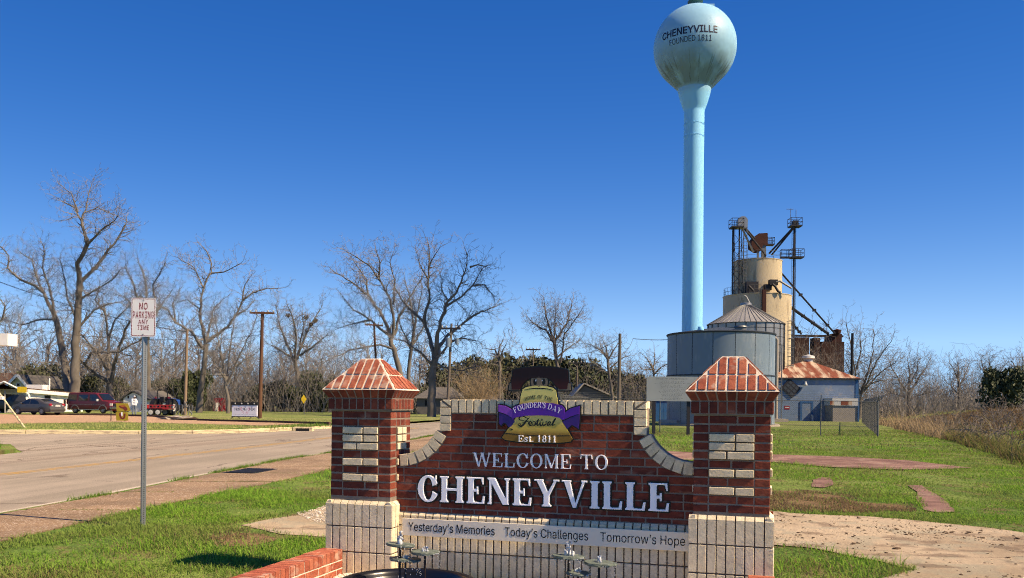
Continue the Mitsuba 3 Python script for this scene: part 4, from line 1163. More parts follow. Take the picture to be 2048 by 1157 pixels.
add('roof_hatch', lathe([(.001, .38), (.45, .33), (.50, .22), (.42, .2), (.42, 0)], 18), 'rail_grey', TK, Mk @ tr(.7, -3.1, zt_ + .06), smooth=30)
add('roof_valve', lathe([(.001, .3), (.2, .26), (.24, .1), (.24, 0)], 12), 'tower_paint', TK, Mk @ tr(-2.2, -3.0, zt_ + .05), smooth=30)
add('footing', lathe([(.1, .16), (Rt + .35, .16), (Rt + .40, .1), (Rt + .40, -.1)], 40), 'kerb_concrete', TK, Mk)
add('outlet_box', box(1.2, .9, .38, (-4.3, -1.6, .25)), 'tank_blue', TK, Mk)

# the galvanised grain bin
textured('bin_metal', lambda p, n, uv: mix((.40, .40, .385), (.56, .555, .53), fbm(p.x * .6, p.y * .6, p.z * 1.5, 4)), .38, .55)
textured('bin_roof', lambda p, n, uv: mix((.40, .385, .36), (.60, .58, .55), fbm(p.x * .9, p.y * .9, p.z * .9, 4)), .5, .3)
BN = thing('grain_bin', 'round galvanised grain bin with ribbed conical roof, behind the blue-grey tank', 'grain bin')
yb = 92.0
bxc = at(1491, 700, yb)[0]; Rg = 4.0; ze_ = at(1491, 651, yb)[2]; za = at(1491, 606, yb)[2]
Mb_ = tr(bxc, yb, 0)
nb = 24
rows_ = np.arange(.2, ze_, .86)
rows_ = np.r_[rows_, ze_]
for i in range(nb):
    a0 = i * 2 * PI / nb
    for z0, z1 in zip(rows_[-5:-1], rows_[-4:]):
        add('wall_sheet', lathe([(Rg, z0 + .03), (Rg, z1 - .03)], 3, a0 + .012, a0 + 2 * PI / nb - .012, False), 'bin_metal', BN, Mb_, smooth=True)
add('lower_wall', lathe([(Rg - .01, .1), (Rg - .01, rows_[-5])], 48), 'bin_metal', BN, Mb_, smooth=True)
add('frame_dark', cat([lathe([(Rg - .04, .1), (Rg - .04, ze_ - .02)], 48)]), 'seam_dark', BN, Mb_, smooth=True)
st_ = [box(.07, .07, ze_ - .2, ((Rg + .03) * math.cos(i * 2 * PI / nb), (Rg + .03) * math.sin(i * 2 * PI / nb), ze_ / 2)) for i in range(nb)]
for s_ in st_[:nb]: add('stiffener', s_, 'rail_dark', BN, Mb_)
nr = 44
for i in range(nr):
    a0 = i * 2 * PI / nr; a1 = a0 + 2 * PI / nr
    add('roof_sheet', lathe([(Rg + .12, ze_), (.55, za - .30)], 2, a0 + .012, a1 - .012, False), 'bin_roof', BN, Mb_)
ribs = []
for i in range(nr):
    a = i * 2 * PI / nr
    ribs.append(ring_tube([((Rg + .14) * math.cos(a), (Rg + .14) * math.sin(a), ze_ + .02), (.55 * math.cos(a), .55 * math.sin(a), za - .27)], .035, 4))
for r_ in ribs: add('roof_rib', r_, 'rail_grey', BN, Mb_)
add('roof_underlay', lathe([(Rg + .10, ze_ - .05), (.5, za - .36), (.001, za - .36)], 48), 'seam_dark', BN, Mb_, smooth=True)
add('roof_collar', lathe([(.62, za - .34), (.58, za - .05), (.001, za + .05)], 24), 'bin_metal', BN, Mb_, smooth=30)
add('vent_pipe', ring_tube([(.35, -.2, za - .1), (-.05, -.2, za + .65), (-.25, -.2, za + .72)], .09, 10), 'bin_roof', BN, Mb_, smooth=30)
def ladder(p0, p1, w, rungs, r=.025):
    p0, p1 = np.array(p0, float), np.array(p1, float); ex = np.array([w / 2, 0, 0])
    ms = [ring_tube([p0 - ex, p1 - ex], r, 5), ring_tube([p0 + ex, p1 + ex], r, 5)]
    for i in range(rungs):
        c = p0 + (p1 - p0) * (i + .5) / rungs; ms.append(ring_tube([c - ex, c + ex], r * .8, 4))
    return cat(ms)
LX = at(1553, 700, 90)[0]
add('ladder', ladder((Rg + .35, -1.4, .3), (Rg + .35, -1.4, ze_ + .3), .5, 26), 'rail_grey', BN, Mb_)
cg = [ring_tube([(Rg + .35 + .42 * math.cos(a), -1.4 + .42 * math.sin(a), z) for a in np.linspace(-2.2, 2.2, 10)], .022, 4) for z in np.arange(3, ze_ + .8, .95)]
cg += [ring_tube([(Rg + .35 + .42 * math.cos(a), -1.4 + .42 * math.sin(a), 3), (Rg + .35 + .42 * math.cos(a), -1.4 + .42 * math.sin(a), ze_ + .9)], .018, 4) for a in (-1.6, -.8, 0, .8, 1.6)]
add('ladder_cage', cat(cg), 'rail_grey', BN, Mb_, kind='stuff')
# tall pipe with an elbow beside the bin
PD_ = thing('standpipe', 'tall tan standpipe with a bent top between the tank and the block building', 'pipe')
q0 = at(1552, 845, 82); zt2 = at(1552, 677, 82)[2]
add('pipe', ring_tube([(q0[0], 82, -.1), (q0[0], 82, zt2 - .2), (q0[0] - .12, 82, zt2), (q0[0] - .8, 82, zt2 + .02)], .17, 12), 'kerb_concrete', PD_, None, smooth=40)
add('strut', ring_tube([(q0[0] + .5, 82, .0), (q0[0] + .5, 82, zt2 - .6)], .05, 6), 'rail_grey', PD_)
add('foot_block', box(1.4, 1.2, .35, (q0[0] + .3, 82, .1)), 'kerb_concrete', PD_)

# concrete silos and their machinery, one elevator
textured('silo_concrete', lambda p, n, uv: mix(mix((.42, .345, .23), (.52, .44, .30), fbm(p.x * .5, p.y * .5, p.z * .25, 4)), (.22, .17, .11), smoothstep(.58, .75, fbm(p.x * 2.2, p.y * 2.2, p.z * .5, 4)) * .6), .9, k=1.0)
textured('rust_dark', lambda p, n, uv: mix((.05, .016, .013), (.095, .03, .022), fbm(p.x * 1.5, p.y * 1.5, p.z * 1.5, 4)), .8)
EL = thing('grain_elevator', 'tan concrete silo stack with leg towers, spouts and a dark red hopper on top', 'grain elevator')
YS = 110.0
def A(u, v, dy=0): return at(u, v, YS + dy)
R1 = 66 * YS / FOC; c1 = A(1514, 600)[0]; z1 = A(1514, 586, -4)[2]
R2 = 46.5 * YS / FOC; c2 = A(1515, 600)[0]; z2_ = A(1515, 516, -3)[2]
add('lower_silo', lathe([(R1, -.1), (R1, z1 - .1), (R1 + .06, z1 - .08), (R1 + .06, z1), (R1 - .3, z1), (.001, z1 + .02)], 56), 'silo_concrete', EL, tr(c1, YS, 0), smooth=30)
add('upper_silo', lathe([(R2, z1 - .1), (R2, z2_ - .1), (R2 + .06, z2_ - .08), (R2 + .06, z2_), (R2 - .3, z2_), (.001, z2_ + .02)], 56), 'silo_concrete', EL, tr(c2, YS, 0), smooth=30)
def rail_ring(R, z, c, a0, a1, h=1.0):
    ms = []
    for zz in (z + h, z + h * .5): ms.append(ring_tube([(c + R * math.cos(a), YS + R * math.sin(a), zz) for a in np.linspace(a0, a1, 24)], .02, 4))
    for a in np.linspace(a0, a1, 12): ms.append(ring_tube([(c + R * math.cos(a), YS + R * math.sin(a), z), (c + R * math.cos(a), YS + R * math.sin(a), z + h)], .02, 4))
    return cat(ms)
add('guard_rail', rail_ring(R2 - .1, z2_, c2, 0, 2 * PI), 'rail_grey', EL, kind='stuff')
add('guard_rail', rail_ring(R1 - .1, z1, c1, PI * .75, PI * 1.45), 'rail_grey', EL, kind='stuff')
def beam(p, q, r, n=4): return ring_tube([p, q], r, n)
def lattice(c, w, z0, z1, step, r=.05):
    ms = []; h = w / 2
    cs = [(c[0] + a * h, c[1] + b * h) for a, b in ((-1, -1), (1, -1), (1, 1), (-1, 1))]
    for x, y in cs: ms.append(beam((x, y, z0), (x, y, z1), r, 5))
    z = z0; k = 0
    while z + step <= z1 + .01:
        for i in range(4):
            a, b = cs[i], cs[(i + 1) % 4]
            ms.append(beam((*a, z), (*b, z), r * .6)); ms.append(beam((*(a if k % 2 else b), z), (*(b if k % 2 else a), z + step), r * .6))
        z += step; k += 1
    return cat(ms)
lc = A(1476, 500, -2)
zh = A(1476, 456, -2)[2]
add('leg_tower', lattice((lc[0], YS - 2.0), 1.15, z1, zh, 1.5, .05), 'rail_dark', EL, kind='stuff')
add('leg_casing', cat([box(.13, .22, zh - z1, (lc[0] - .62, YS - 2, (zh + z1) / 2)), box(.13, .22, zh - z1, (lc[0] + .15, YS - 2, (zh + z1) / 2))]), 'rail_dark', EL, kind='stuff')
add('leg_ladder', ladder((lc[0] + .75, YS - 2.6, z1), (lc[0] + .75, YS - 2.6, zh), .45, 20, .035), 'rail_grey', EL, kind='stuff')
def platform(c, sx, sy, z, h=1.05):
    ms = [box(sx, sy, .18, (c[0], c[1], z))]
    for zz in (z + h, z + h / 2):
        for s in (-1, 1):
            ms.append(beam((c[0] - sx / 2, c[1] + s * sy / 2, zz), (c[0] + sx / 2, c[1] + s * sy / 2, zz), .035)); ms.append(beam((c[0] + s * sx / 2, c[1] - sy / 2, zz), (c[0] + s * sx / 2, c[1] + sy / 2, zz), .035))
    for a in (-1, 0, 1):
        for b in (-1, 1): ms.append(beam((c[0] + a * sx / 2, c[1] + b * sy / 2, z), (c[0] + a * sx / 2, c[1] + b * sy / 2, z + h), .035))
    return cat(ms)
add('head_platform', platform((A(1469, 0)[0], YS - 2), 1.5, 1.6, zh), 'rail_dark', EL, kind='stuff')
add('head_hood', xf(lathe([(.001, .5), (.62, .5), (.62, -.5), (.001, -.5)], 20), tr(A(1480, 0)[0], YS - 2, zh + .75) @ rx(PI / 2)), 'bin_metal', EL, None, smooth=30)
add('head_box', box(1.2, 1.0, .7, (A(1480, 0)[0], YS - 2, zh + .25)), 'bin_metal', EL)
for (a, b, r, m_) in (((1483, 455), (1507, 505), .13, 'bin_metal'), ((1486, 452), (1509, 478), .15, 'rail_dark'), ((1487, 456), (1532, 512), .12, 'rail_dark'), ((1588, 454), (1538, 508), .12, 'rail_dark'), ((1588, 456), (1543, 511), .11, 'rail_dark')):
    add('spout', ring_tube([A(*a, -2), A(*b, -1)], r, 8), m_, EL, None, smooth=40)
# hopper house
hx0, hx1 = A(1504, 0)[0], A(1536, 0)[0]
zz0, zz1 = A(0, 493, 0)[2] , A(0, 470, 0)[2]
zz0 = A(1520, 493)[2]; zz1 = A(1520, 470)[2]
hop = Polygon([(hx0, zz0 - .3), (hx0, zz0 + .55), (hx0 + .35, zz0 + 1.05), (hx0 + .95, zz1), (hx1, zz1 + .05), (hx1, zz0), (hx0 + 1.5, zz0), (hx0 + 1.2, zz0 - .75), (hx0 + .7, zz0 - .75)])
add('hopper', xf(extr(hop, 1.7), tr(0, YS + .8, 0) @ FW), 'rust_dark', EL)
for x in (hx0 + .9, hx0 + 1.5, hx1 - .35): add('hopper_leg', box(.20 if x < hx1 - .5 else .38, .3, zz0 - z2_ + .2, (x, YS - .6, (zz0 + z2_) / 2)), 'rail_grey', EL)
add('motor_deck', platform((hx1 + .45, YS - .4), .9, .9, zz0 + .1, .9), 'rail_dark', EL, kind='stuff')
# right leg
rc = A(1588, 500, -1)
zr = A(1588, 452, -1)[2]
add('leg_tower', cat([box(.19, .19, zr, (rc[0], YS - 1, zr / 2)), box(.07, .07, zr, (rc[0] + .2, YS - 1, zr / 2))]), 'rail_dark', EL, kind='stuff')
add('leg_ladder', ladder((rc[0] - .2, YS - 1.2, 1), (rc[0] - .2, YS - 1.2, zr), .26, 34, .022), 'rail_dark', EL, kind='stuff')
add('head_platform', platform((rc[0] + .1, YS - 1), 1.45, 1.4, zr - .1, 1.0), 'rail_dark', EL, kind='stuff')
add('head_box', box(.6, .7, .6, (rc[0] + .1, YS - 1, zr + .3)), 'rail_dark', EL)
for u, v0, v1 in ((1581, 452, 418), (1592, 436, 420)): add('antenna', beam(A(u, v0, -1), A(u, v1, -1), .035), 'rail_grey', EL)
add('antenna', beam(A(1573, 419, -1), A(1587, 419, -1), .03), 'rail_grey', EL)
zm = A(1590, 516, -1)[2]
add('mid_platform', platform((rc[0] + .35, YS - 1), 1.5, 1.3, zm, 1.05), 'rail_dark', EL, kind='stuff')
add('catwalk', platform(((A(1563, 0)[0] + rc[0]) / 2, YS - 1), rc[0] - A(1561, 0)[0], .7, zm, 1.0), 'rail_dark', EL, kind='stuff')
# small machinery between the silo tops
for (x, y, z, sx, sy, sz) in ((c1 + .35, YS - R1 * .8, z1 + .75, .8, .8, .7), (c1 - 1.6, YS - R1 * .75, z1 + .7, 1.5, .8, 1.5), (c1 - .45, YS - R1 - .3, z1 - 1.3, .45, .4, 3.2)):
    add('machine_box', box(sx, sy, sz, (x, y, z)), 'rust_dark' if sz > 3 else 'rail_dark', EL)
for pts, r in (([(1545, 569), (1550, 573), (1556, 583), (1561, 586)], .16), ([(1552, 565), (1560, 563), (1583, 577)], .13), ([(1497, 572), (1507, 582)], .14)):
    add('chute', ring_tube([A(*p, -4.3) for p in pts], r, 8), 'rail_dark' if r > .13 else 'rail_grey', EL, None, smooth=40)
add('hood', box(1.0, .8, .7, tuple(A(1546, 566, -3.6))), 'rail_dark', EL)
for a, b, r in (((1561, 545), (1670, 668), .12), ((1577, 612), (1656, 668), .19), ((1578, 640), (1602, 668), .14)):
    p, q = A(*a, -1), A(*b, 8)
    add('conveyor', ring_tube([p, q], r, 6), 'rail_dark', EL)
    for f in (.35, .6, .85): add('conveyor_bracket', box(.4, .4, .35, tuple(p + (q - p) * f)), 'rail_dark', EL)
# rusty shed frame beside the silos
RS = thing('rusty_shed', 'dark rusty sheet-metal shed frame with gaps between its panels, behind the block building', 'shed')
YR = 121.0
def Bp(u, v): return at(u, v, YR)
textured('rust_sheet', lambda p, n, uv: mix((.035, .015, .012), (.085, .032, .022), fbm(p.x * .7, p.y * .7, p.z * .4, 4)) * (.75 + .35 * smoothstep(-.4, .4, dr.sin(p.x * 22))), .85)
for u0, u1, v0 in ((1573, 1580, 672), (1590, 1618, 675), (1628, 1640, 676), (1643, 1688, 684), (1664, 1685, 668)):
    p, q = Bp(u0, v0), Bp(u1, v0)
    d = 1.6 if v0 != 668 else 3.0
    add('sheet_panel', bx(p[0], q[0], YR - (.1 if v0 != 668 else -.2), YR + d, 0, p[2]), 'rust_sheet' if v0 != 668 else 'rust_dark', RS)
for v in (672, 712, 735): add('girt', bx(Bp(1573, v)[0], Bp(1688, v)[0], YR + .2, YR + .4, Bp(1600, v)[2] - .15, Bp(1600, v)[2] + .15), 'rail_dark', RS)
add('lower_wall', bx(Bp(1573, 760)[0], Bp(1688, 760)[0], YR + .05, YR + .3, 0, Bp(1600, 713)[2]), 'rust_sheet', RS)
add('roof_cap', lathe([(.5, 0), (.6, .5), (.001, .7)], 12), 'rust_dark', RS, tr(*Bp(1674, 668)))

# the block building with the hip roof
textured('block_paint', lambda p, n, uv: mix(mix((.135, .20, .315), (.18, .25, .37), fbm(p.x * .8, p.z * .9, 0, 4)), (.28, .29, .31), smoothstep(.6, .78, fbm(p.x * 2, p.z * 2.5, 7, 4)) * .5), .8, k=.8,
         bump=lambda p, n, uv: smoothstep(.46, .5, abs(p.z / .2 - dr.floor(p.z / .2) - .5)) * -1.0, bscale=.006, eps=8e-3)
textured('rust_roof', lambda p, n, uv: mix((.50, .385, .28), (.21, .062, .032), smoothstep(.32, .56, .6 * fbm(p.x * 3.2, p.y * .9, p.z * 1.0, 4) + .4 * noise(p.x * 1.7, 0, 4))), .75, k=.85)
plain('trim_blue', (.03, .13, .33), .6)
plain('white_paint', (.74, .74, .72), .5)
plain('red_plate', (.36, .03, .04), .5)
BB = thing('block_building', 'low blue-grey block building with a rusty hip roof and blue door frame', 'building')
YB = 88.0
x0 = at(1535, 800, YB)[0]; x1 = at(1716, 800, YB)[0]; ze2 = at(1640, 757, YB)[2]
LB = 8.6
add('wall', bx(x0, x1, YB, YB + LB, -.1, ze2), 'block_paint', BB)
xm = at(1613, 722, YB + LB / 2)[0]; za2 = at(1613, 721, YB + LB / 2)[2]
oh = .18
corners = [(x0 - oh, YB - oh), (x1 + oh, YB - oh), (x1 + oh, YB + LB + oh), (x0 - oh, YB + LB + oh)]
apex = np.array([xm, YB + LB / 2, za2])
for i in range(4):
    a, b = np.array([*corners[i], ze2]), np.array([*corners[(i + 1) % 4], ze2])
    n = 14 if i % 2 == 0 else 12
    ex = (b - a); L = np.linalg.norm(ex); ex /= L
    f_ = frame(a, ex, apex - a - ex * ((apex - a) @ ex))
    h = np.linalg.norm(apex - a - ex * ((apex - a) @ ex)); xa = (apex - a) @ ex
    tri = Polygon([(0, 0), (L, 0), (xa, h)])
    for j in range(n):
        s = sbox(j * L / n + .012, -.05, (j + 1) * L / n - .012, h).intersection(tri)
        if s.is_empty or s.area < .02: continue
        add('roof_sheet', bevel_prism(s.convex_hull, .03, .004), 'rust_roof', BB, f_)
    add('fascia', xf(bx(0, L, -.06, .0, -.13, .012), frame(a, ex, (ex[1], -ex[0], 0)) if False else np.array([[ex[0], -ex[1], 0, a[0]], [ex[1], ex[0], 0, a[1]], [0, 0, 1, ze2], [0, 0, 0, 1]])), 'rail_dark', BB)
add('roof_deck', tm(trimesh.convex.convex_hull(np.array([[*c, ze2] for c in corners] + [apex - [0, 0, .03]]))), 'rust_dark', BB)
add('roof_vent', cat([lathe([(.45, -.4), (.45, .05), (.7, .15), (.62, .40), (.001, .58)], 20)]), 'white_paint', BB, tr(xm + .2, YB + LB / 2, za2 + .05), smooth=35)
d0, d1 = at(1600, 803, YB)[0], at(1626, 803, YB)[0]; zd = at(1613, 803, YB)[2]
dr_ = add('door', bx(d0 + .2, d1 - .2, YB - .05, YB, 0, zd - .18), 'block_paint', BB)
for nm, b_ in (('door_post', bx(d0, d0 + .2, YB - .09, YB, 0, zd)), ('door_post', bx(d1 - .2, d1, YB - .09, YB, 0, zd)), ('door_lintel', bx(d0 + .2, d1 - .2, YB - .09, YB, zd - .18, zd))): add(nm, b_, 'trim_blue', BB)
add('corner_trim', bx(x1 - .28, x1 + .03, YB - .06, YB, 0, ze2 - .15), 'trim_blue', BB)
lz = at(1609, 768, YB)
add('wall_lamp', lathe([(.001, .22), (.10, .2), (.13, .05), (.20, -.1), (.16, -.22), (.001, -.24)], 14), 'white_paint', BB, tr(lz[0], YB - .3, lz[2]), smooth=35)
pl_ = at(1574, 816, YB)
NP = add('notice_plate', bx(pl_[0] - .27, pl_[0] + .27, YB - .03, YB, pl_[2] - .19, pl_[2] + .19), 'red_plate', BB)
add('notice_bar', bx(pl_[0] - .20, pl_[0] + .20, YB - .034, YB - .03, pl_[2] - .03, pl_[2] + .07), 'white_paint', NP)
dw = at(1581, 777, YB)
DW = add('louvre_panel', xf(bx(-.78, .78, -.12, 0, -.66, .66), tr(dw[0], YB - .02, dw[2]) @ ry(math.radians(42))), 'rail_dark', BB)
for i in (-1, 0, 1):
    for j in (-1, 0, 1): add('louvre_pane', xf(bx(i * .42 - .16, i * .42 + .16, -.14, -.12, j * .38 - .14, j * .38 + .14), tr(dw[0], YB - .02, dw[2]) @ ry(math.radians(42))), 'seam_dark', DW)
add('ladder', ladder((at(1565, 0, YB)[0], YB - .5, at(0, 792, YB)[2]), (at(1562, 0, YB)[0], YB - .5, at(0, 745, YB)[2]), .5, 8, .03), 'rail_grey', BB)
add('water_pipe', ring_tube([(at(1631, 0, YB)[0], YB - .3, 0), (at(1631, 0, YB)[0], YB - .3, .55), (at(1629, 0, YB)[0], YB - .3, .6)], .10, 8), 'white_paint', BB, None, smooth=40)
LT = thing('lean_to', 'small pale lean-to with a rust-streaked parapet at the right end of the block building', 'lean-to')
a0, a1 = at(1666, 800, YB - 2.2)[0], at(1716, 800, YB - 2.2)[0]
plain('lean_grey', (.36, .33, .30), .8)
add('wall', bx(a0, a1, YB - 2.2, YB - .02, -.05, at(1690, 813, YB - 2.2)[2]), 'lean_grey', LT)
add('parapet', bx(a0 - .1, a1 + .05, YB - 2.3, YB - .02, at(1690, 812, YB - 2.2)[2], at(1690, 797, YB - 2.2)[2]), 'white_paint', LT)
for u0, u1 in ((1668, 1676), (1690, 1712)):
    add('rust_patch', bx(at(u0, 0, YB - 2.32)[0], at(u1, 0, YB - 2.32)[0], YB - 2.32, YB - 2.30, at(1690, 811, YB - 2.3)[2], at(1690, 803, YB - 2.3)[2]), 'rust_roof', LT)
add('blue_post', bx(a1 - .05, a1 + .1, YB - 2.3, YB - 2.2, 0, at(1690, 790, YB - 2.2)[2]), 'trim_blue', LT)
# the blue shed left of the tank
BS = thing('blue_shed', 'bright blue metal shed glimpsed under the notice board, left of the steel tank', 'shed')
b0, b1 = at(1312, 800, 78)[0], at(1352, 800, 78)[0]
plain('shed_blue', (.04, .17, .42), .5)
for i in range(5):
    w = (b1 - b0) / 5
    add('wall_panel', bx(b0 + i * w + .01, b0 + (i + 1) * w - .01, 78, 80, 0, at(1330, 802, 78)[2]), 'shed_blue', BS)
add('roof', bx(b0 - .1, b1 + .1, 77.9, 80.1, at(1330, 802, 78)[2], at(1330, 802, 78)[2] + .12), 'rail_grey', BS)

# the town notice board
textured('board_grey', lambda p, n, uv: mix((.36, .40, .42), (.50, .54, .55), fbm(p.x * 1.3, p.z * 1.6, 0, 4)), .55)
plain('board_ink', (.14, .17, .20), .6)
NB = thing('notice_board', 'grey TOWN OF CHENEYVILLE board on two dark posts in the grass', 'notice board')
YN = 43.9
bl, br_ = at(1293.5, 778, YN), at(1396, 778, YN)
zt3, zb3 = at(1340, 754, YN)[2], at(1340, 803, YN)[2]
Mnb = tr((bl[0] + br_[0]) / 2, YN, (zt3 + zb3) / 2) @ rz(-.05)
hw, hh = (br_[0] - bl[0]) / 2, (zt3 - zb3) / 2
add('board', box(2 * hw, .05, 2 * hh), 'board_grey', NB, Mnb)
for u in (1307.5, 1376.5):
    p = at(u, 840, YN + .08)
    add('post', bx(p[0] - .075, p[0] + .075, YN + .03, YN + .18, -.15, zt3 - .3), 'rail_dark', NB)
def bline(text, h, w, z, bold=False):
    v, f = tm(meshkit.text_mesh(text, h, .003, bold=bold)); v = v - [v[:, 0].min(), 0, 0]
    return (v * [w / v[:, 0].max(), 1, 1] + [-w / 2, z, 0], f)
Mbt = Mnb @ tr(0, -.0255, 0) @ FW
ln = unary_union([g for g, c in set_line('TOWN OF CHENEYVILLE', .085, .2, .09, .07, .06, .14, .5, 1.66)])
add('heading', xf(extr(ln, .003), tr(-.83 - .05, hh - .155, 0)), 'board_ink', NB, Mbt)
rl = random.Random(3)
for i in range(15):   # faded lines, too worn to read
    z = hh - .24 - i * .068
    w = (1.15 if i < 2 else rl.uniform(.85, 1.25)); 
    segs = []; x = -w / 2
    while x < w / 2:
        l = rl.uniform(.03, .10); segs.append(bx(x, min(x + l, w / 2), z, z + rl.uniform(.012, .022), 0, .002)); x += l + rl.uniform(.02, .06)
    add('faded_line', cat(segs), 'board_ink', NB, Mbt @ tr(-.05 + rl.uniform(-.1, .1), 0, 0), kind='stuff')
add('rule_line', bx(-.95, .95, hh - .365, hh - .357, 0, .002), 'board_ink', NB, Mbt)

# chain-link fence round the tanks
plain('fence_steel', (.20, .21, .21), .6, .3)
plain('fence_wire', (.10, .105, .105), .7, .3)
def fence(name, label, P, Q, n, h, z0, z1, arms=-1, mesh_step=.11, ext=None):
    F_ = thing(name, label, 'fence')
    P, Q = np.array(P, float), np.array(Q, float); d = Q - P; L = np.linalg.norm(d); d /= L; nn = np.array([-d[1], d[0]]) * arms
    def zz(t): return z0 + (z1 - z0) * t / L
    def pt(t, z, o=0): return (*(P + d * t + nn * o), zz(t) + z)
    for i in range(n + 1):
        t = L * i / n
        r = .038 if i in (0, n) else .026
        add('post', cat([ring_tube([pt(t, -.2), pt(t, h + .03)], r, 8), ring_tube([pt(t, h + .02), pt(t, h + .32, .28)], .018, 5)]), 'fence_steel', F_, None, smooth=40)
    add('top_rail', ring_tube([pt(0, h), pt(L, h)], .022, 6), 'fence_steel', F_, None, smooth=True)
    add('bottom_rail', ring_tube([pt(0, .55), pt(L, .55)], .012, 5), 'fence_steel', F_)
    bw = [ring_tube([pt(0, h + .02 + .1 * k, .0933 * k), pt(L, h + .02 + .1 * k, .0933 * k)], .006, 4, False) for k in (1, 2, 3)]
    for b in bw: add('barbed_wire', b, 'fence_steel', F_)
    wires = []
    k = int((L + h) / mesh_step)
    for i in range(k):
        s = -h + i * mesh_step
        for sg in (0, 1):
            a, b = max(s, 0), min(s + h, L)
            if b - a < .05: continue
            za, zb_ = a - s, b - s
            if sg: za, zb_ = h - za, h - zb_
            p, q = np.array(pt(a, za)), np.array(pt(b, zb_))
            w = .0035
            wires.append((np.array([p + [0, 0, w], p - [0, 0, w], q - [0, 0, w], q + [0, 0, w], p + [*(nn * .004), 0], q + [*(nn * .004), 0]]), np.array([[0, 1, 2], [0, 2, 3], [0, 4, 5], [0, 5, 3]])))
    add('chain_mesh', cat(wires), 'fence_wire', F_, kind='stuff')
    return F_
fence('chain_link_fence', 'long chain-link fence with barbed wire in front of the block building and tanks', (2.8, 48.5), (18.95, 44.0), 6, 1.85, .02, -.03)
fence('chain_link_fence', 'chain-link fence seen almost end-on, running back from the right corner post', (19.05, 44.2), (34.0, 82.5), 15, 1.85, -.03, .08)
fence('chain_link_fence', 'chain-link fence seen end-on above the sign coping, running back on the left', (2.75, 48.8), (11.0, 105), 16, 1.95, .1, .2)
# ---------------------------------------------------------------- left: vehicles, houses, poles, signs
plain('tyre', (.02, .02, .022), .8)
plain('wheel_alloy', (.38, .38, .39), .35, .6)
plain('car_glass', (.015, .02, .026), .06, spec=.8)
plain('van_maroon', (.16, .012, .022), .25, clearcoat=.8)
plain('sedan_grey', (.145, .135, .125), .3, .3, clearcoat=.8)
plain('suv_dark', (.03, .032, .04), .3, clearcoat=.5)
plain('lamp_red', (.50, .03, .05), .2)
plain('lamp_clear', (.75, .74, .72), .15)
plain('bumper_grey', (.26, .255, .25), .5)
plain('chrome', (.7, .7, .7), .15, .9)
plain('black_trim', (.015, .015, .017), .6)
YZ = .135
def loft(sections, smooth=True):
    """Joins rings (each n x 3) into a body."""
    n = len(sections[0]); V = np.vstack(sections); F = []
    for i in range(len(sections) - 1):
        for j in range(n):
            k = (j + 1) % n
            F += [[i * n + j, i * n + k, (i + 1) * n + k], [i * n + j, (i + 1) * n + k, (i + 1) * n + j]]
    c0, c1 = len(V), len(V) + 1
    V = np.vstack([V, sections[0].mean(0), sections[-1].mean(0)])
    for j in range(n):
        k = (j + 1) % n
        F += [[c0, k, j], [c1, (len(sections) - 1) * n + j, (len(sections) - 1) * n + k]]
    return V, np.array(F)
def body_from_profile(prof, hw, z0, tumble, zbelt):
    """Side outline (x, z of the roofline from back to front) swept across the width; above the belt the sides lean in."""
    xs = np.linspace(prof[0][0], prof[-1][0], 46)
    P = np.array(prof)
    zt = np.interp(xs, P[:, 0], P[:, 1])
    S_ = []
    L = xs[-1] - xs[0]
    for x, z in zip(xs, zt):
        e = min(x - xs[0], xs[-1] - x)
        w = hw * (1 - .16 * max(0, 1 - e / .55) ** 2)
        zb = min(zbelt, z - .02)
        top = w - tumble * max(0, z - zbelt)
        r = .10
        pts = [(-w * .93, z0), (w * .93, z0), (w, z0 + .12), (w, zb * .6 + z0 * .4), (w * .985, zb), (max(.05, top), max(zb + .01, z - r * .6)), (max(.03, top - r), z), (-max(.03, top - r), z), (-max(.05, top), max(zb + .01, z - r * .6)), (-w * .985, zb), (-w, zb * .6 + z0 * .4), (-w, z0 + .12)]
        S_.append(np.array([[x, a, b] for a, b in pts]))
    return loft(S_)
def side_plate(poly, y, thick, sgn, lean=0.0, z0=0.0):
    """A flat piece (a window) on the side of a vehicle, leaning in above z0."""
    v, f = extr(poly, thick)
    w = np.stack([v[:, 0], sgn * (y + v[:, 2] - lean * np.maximum(0, v[:, 1] - z0)), v[:, 1]], 1)
    return (w, f if sgn < 0 else f[:, ::-1])
def wheel(K, x, y, r, M, sgn, w=.20):
    k = add('wheel', xf(lathe([(.001, -w / 2), (r - .04, -w / 2), (r, -w / 2 + .04), (r, w / 2 - .04), (r - .04, w / 2), (r * .68, w / 2 + .005), (r * .66, w / 2 - .02), (.001, w / 2 - .02)], 28), tr(x, y, r) @ rx(PI / 2 if sgn < 0 else -PI / 2)), 'tyre', K, M, smooth=30)
    sp = [xf(lathe([(.001, w / 2 - .01), (.09, w / 2 + .005), (.09, w / 2 - .02)], 12), tr(0, 0, 0)), lathe([(r * .60, w / 2 - .015), (r * .62, w / 2 + .008), (r * .67, w / 2 + .002), (r * .67, w / 2 - .02)], 28)]
    for i in range(7): sp.append(xf(box(r * .56, .075, .02, (r * .34, 0, w / 2 - .005)), rz(i * 2 * PI / 7)))
    add('rim', xf(cat(sp), tr(x, y, r) @ rx(PI / 2 if sgn < 0 else -PI / 2)), 'wheel_alloy', k, M, smooth=30)

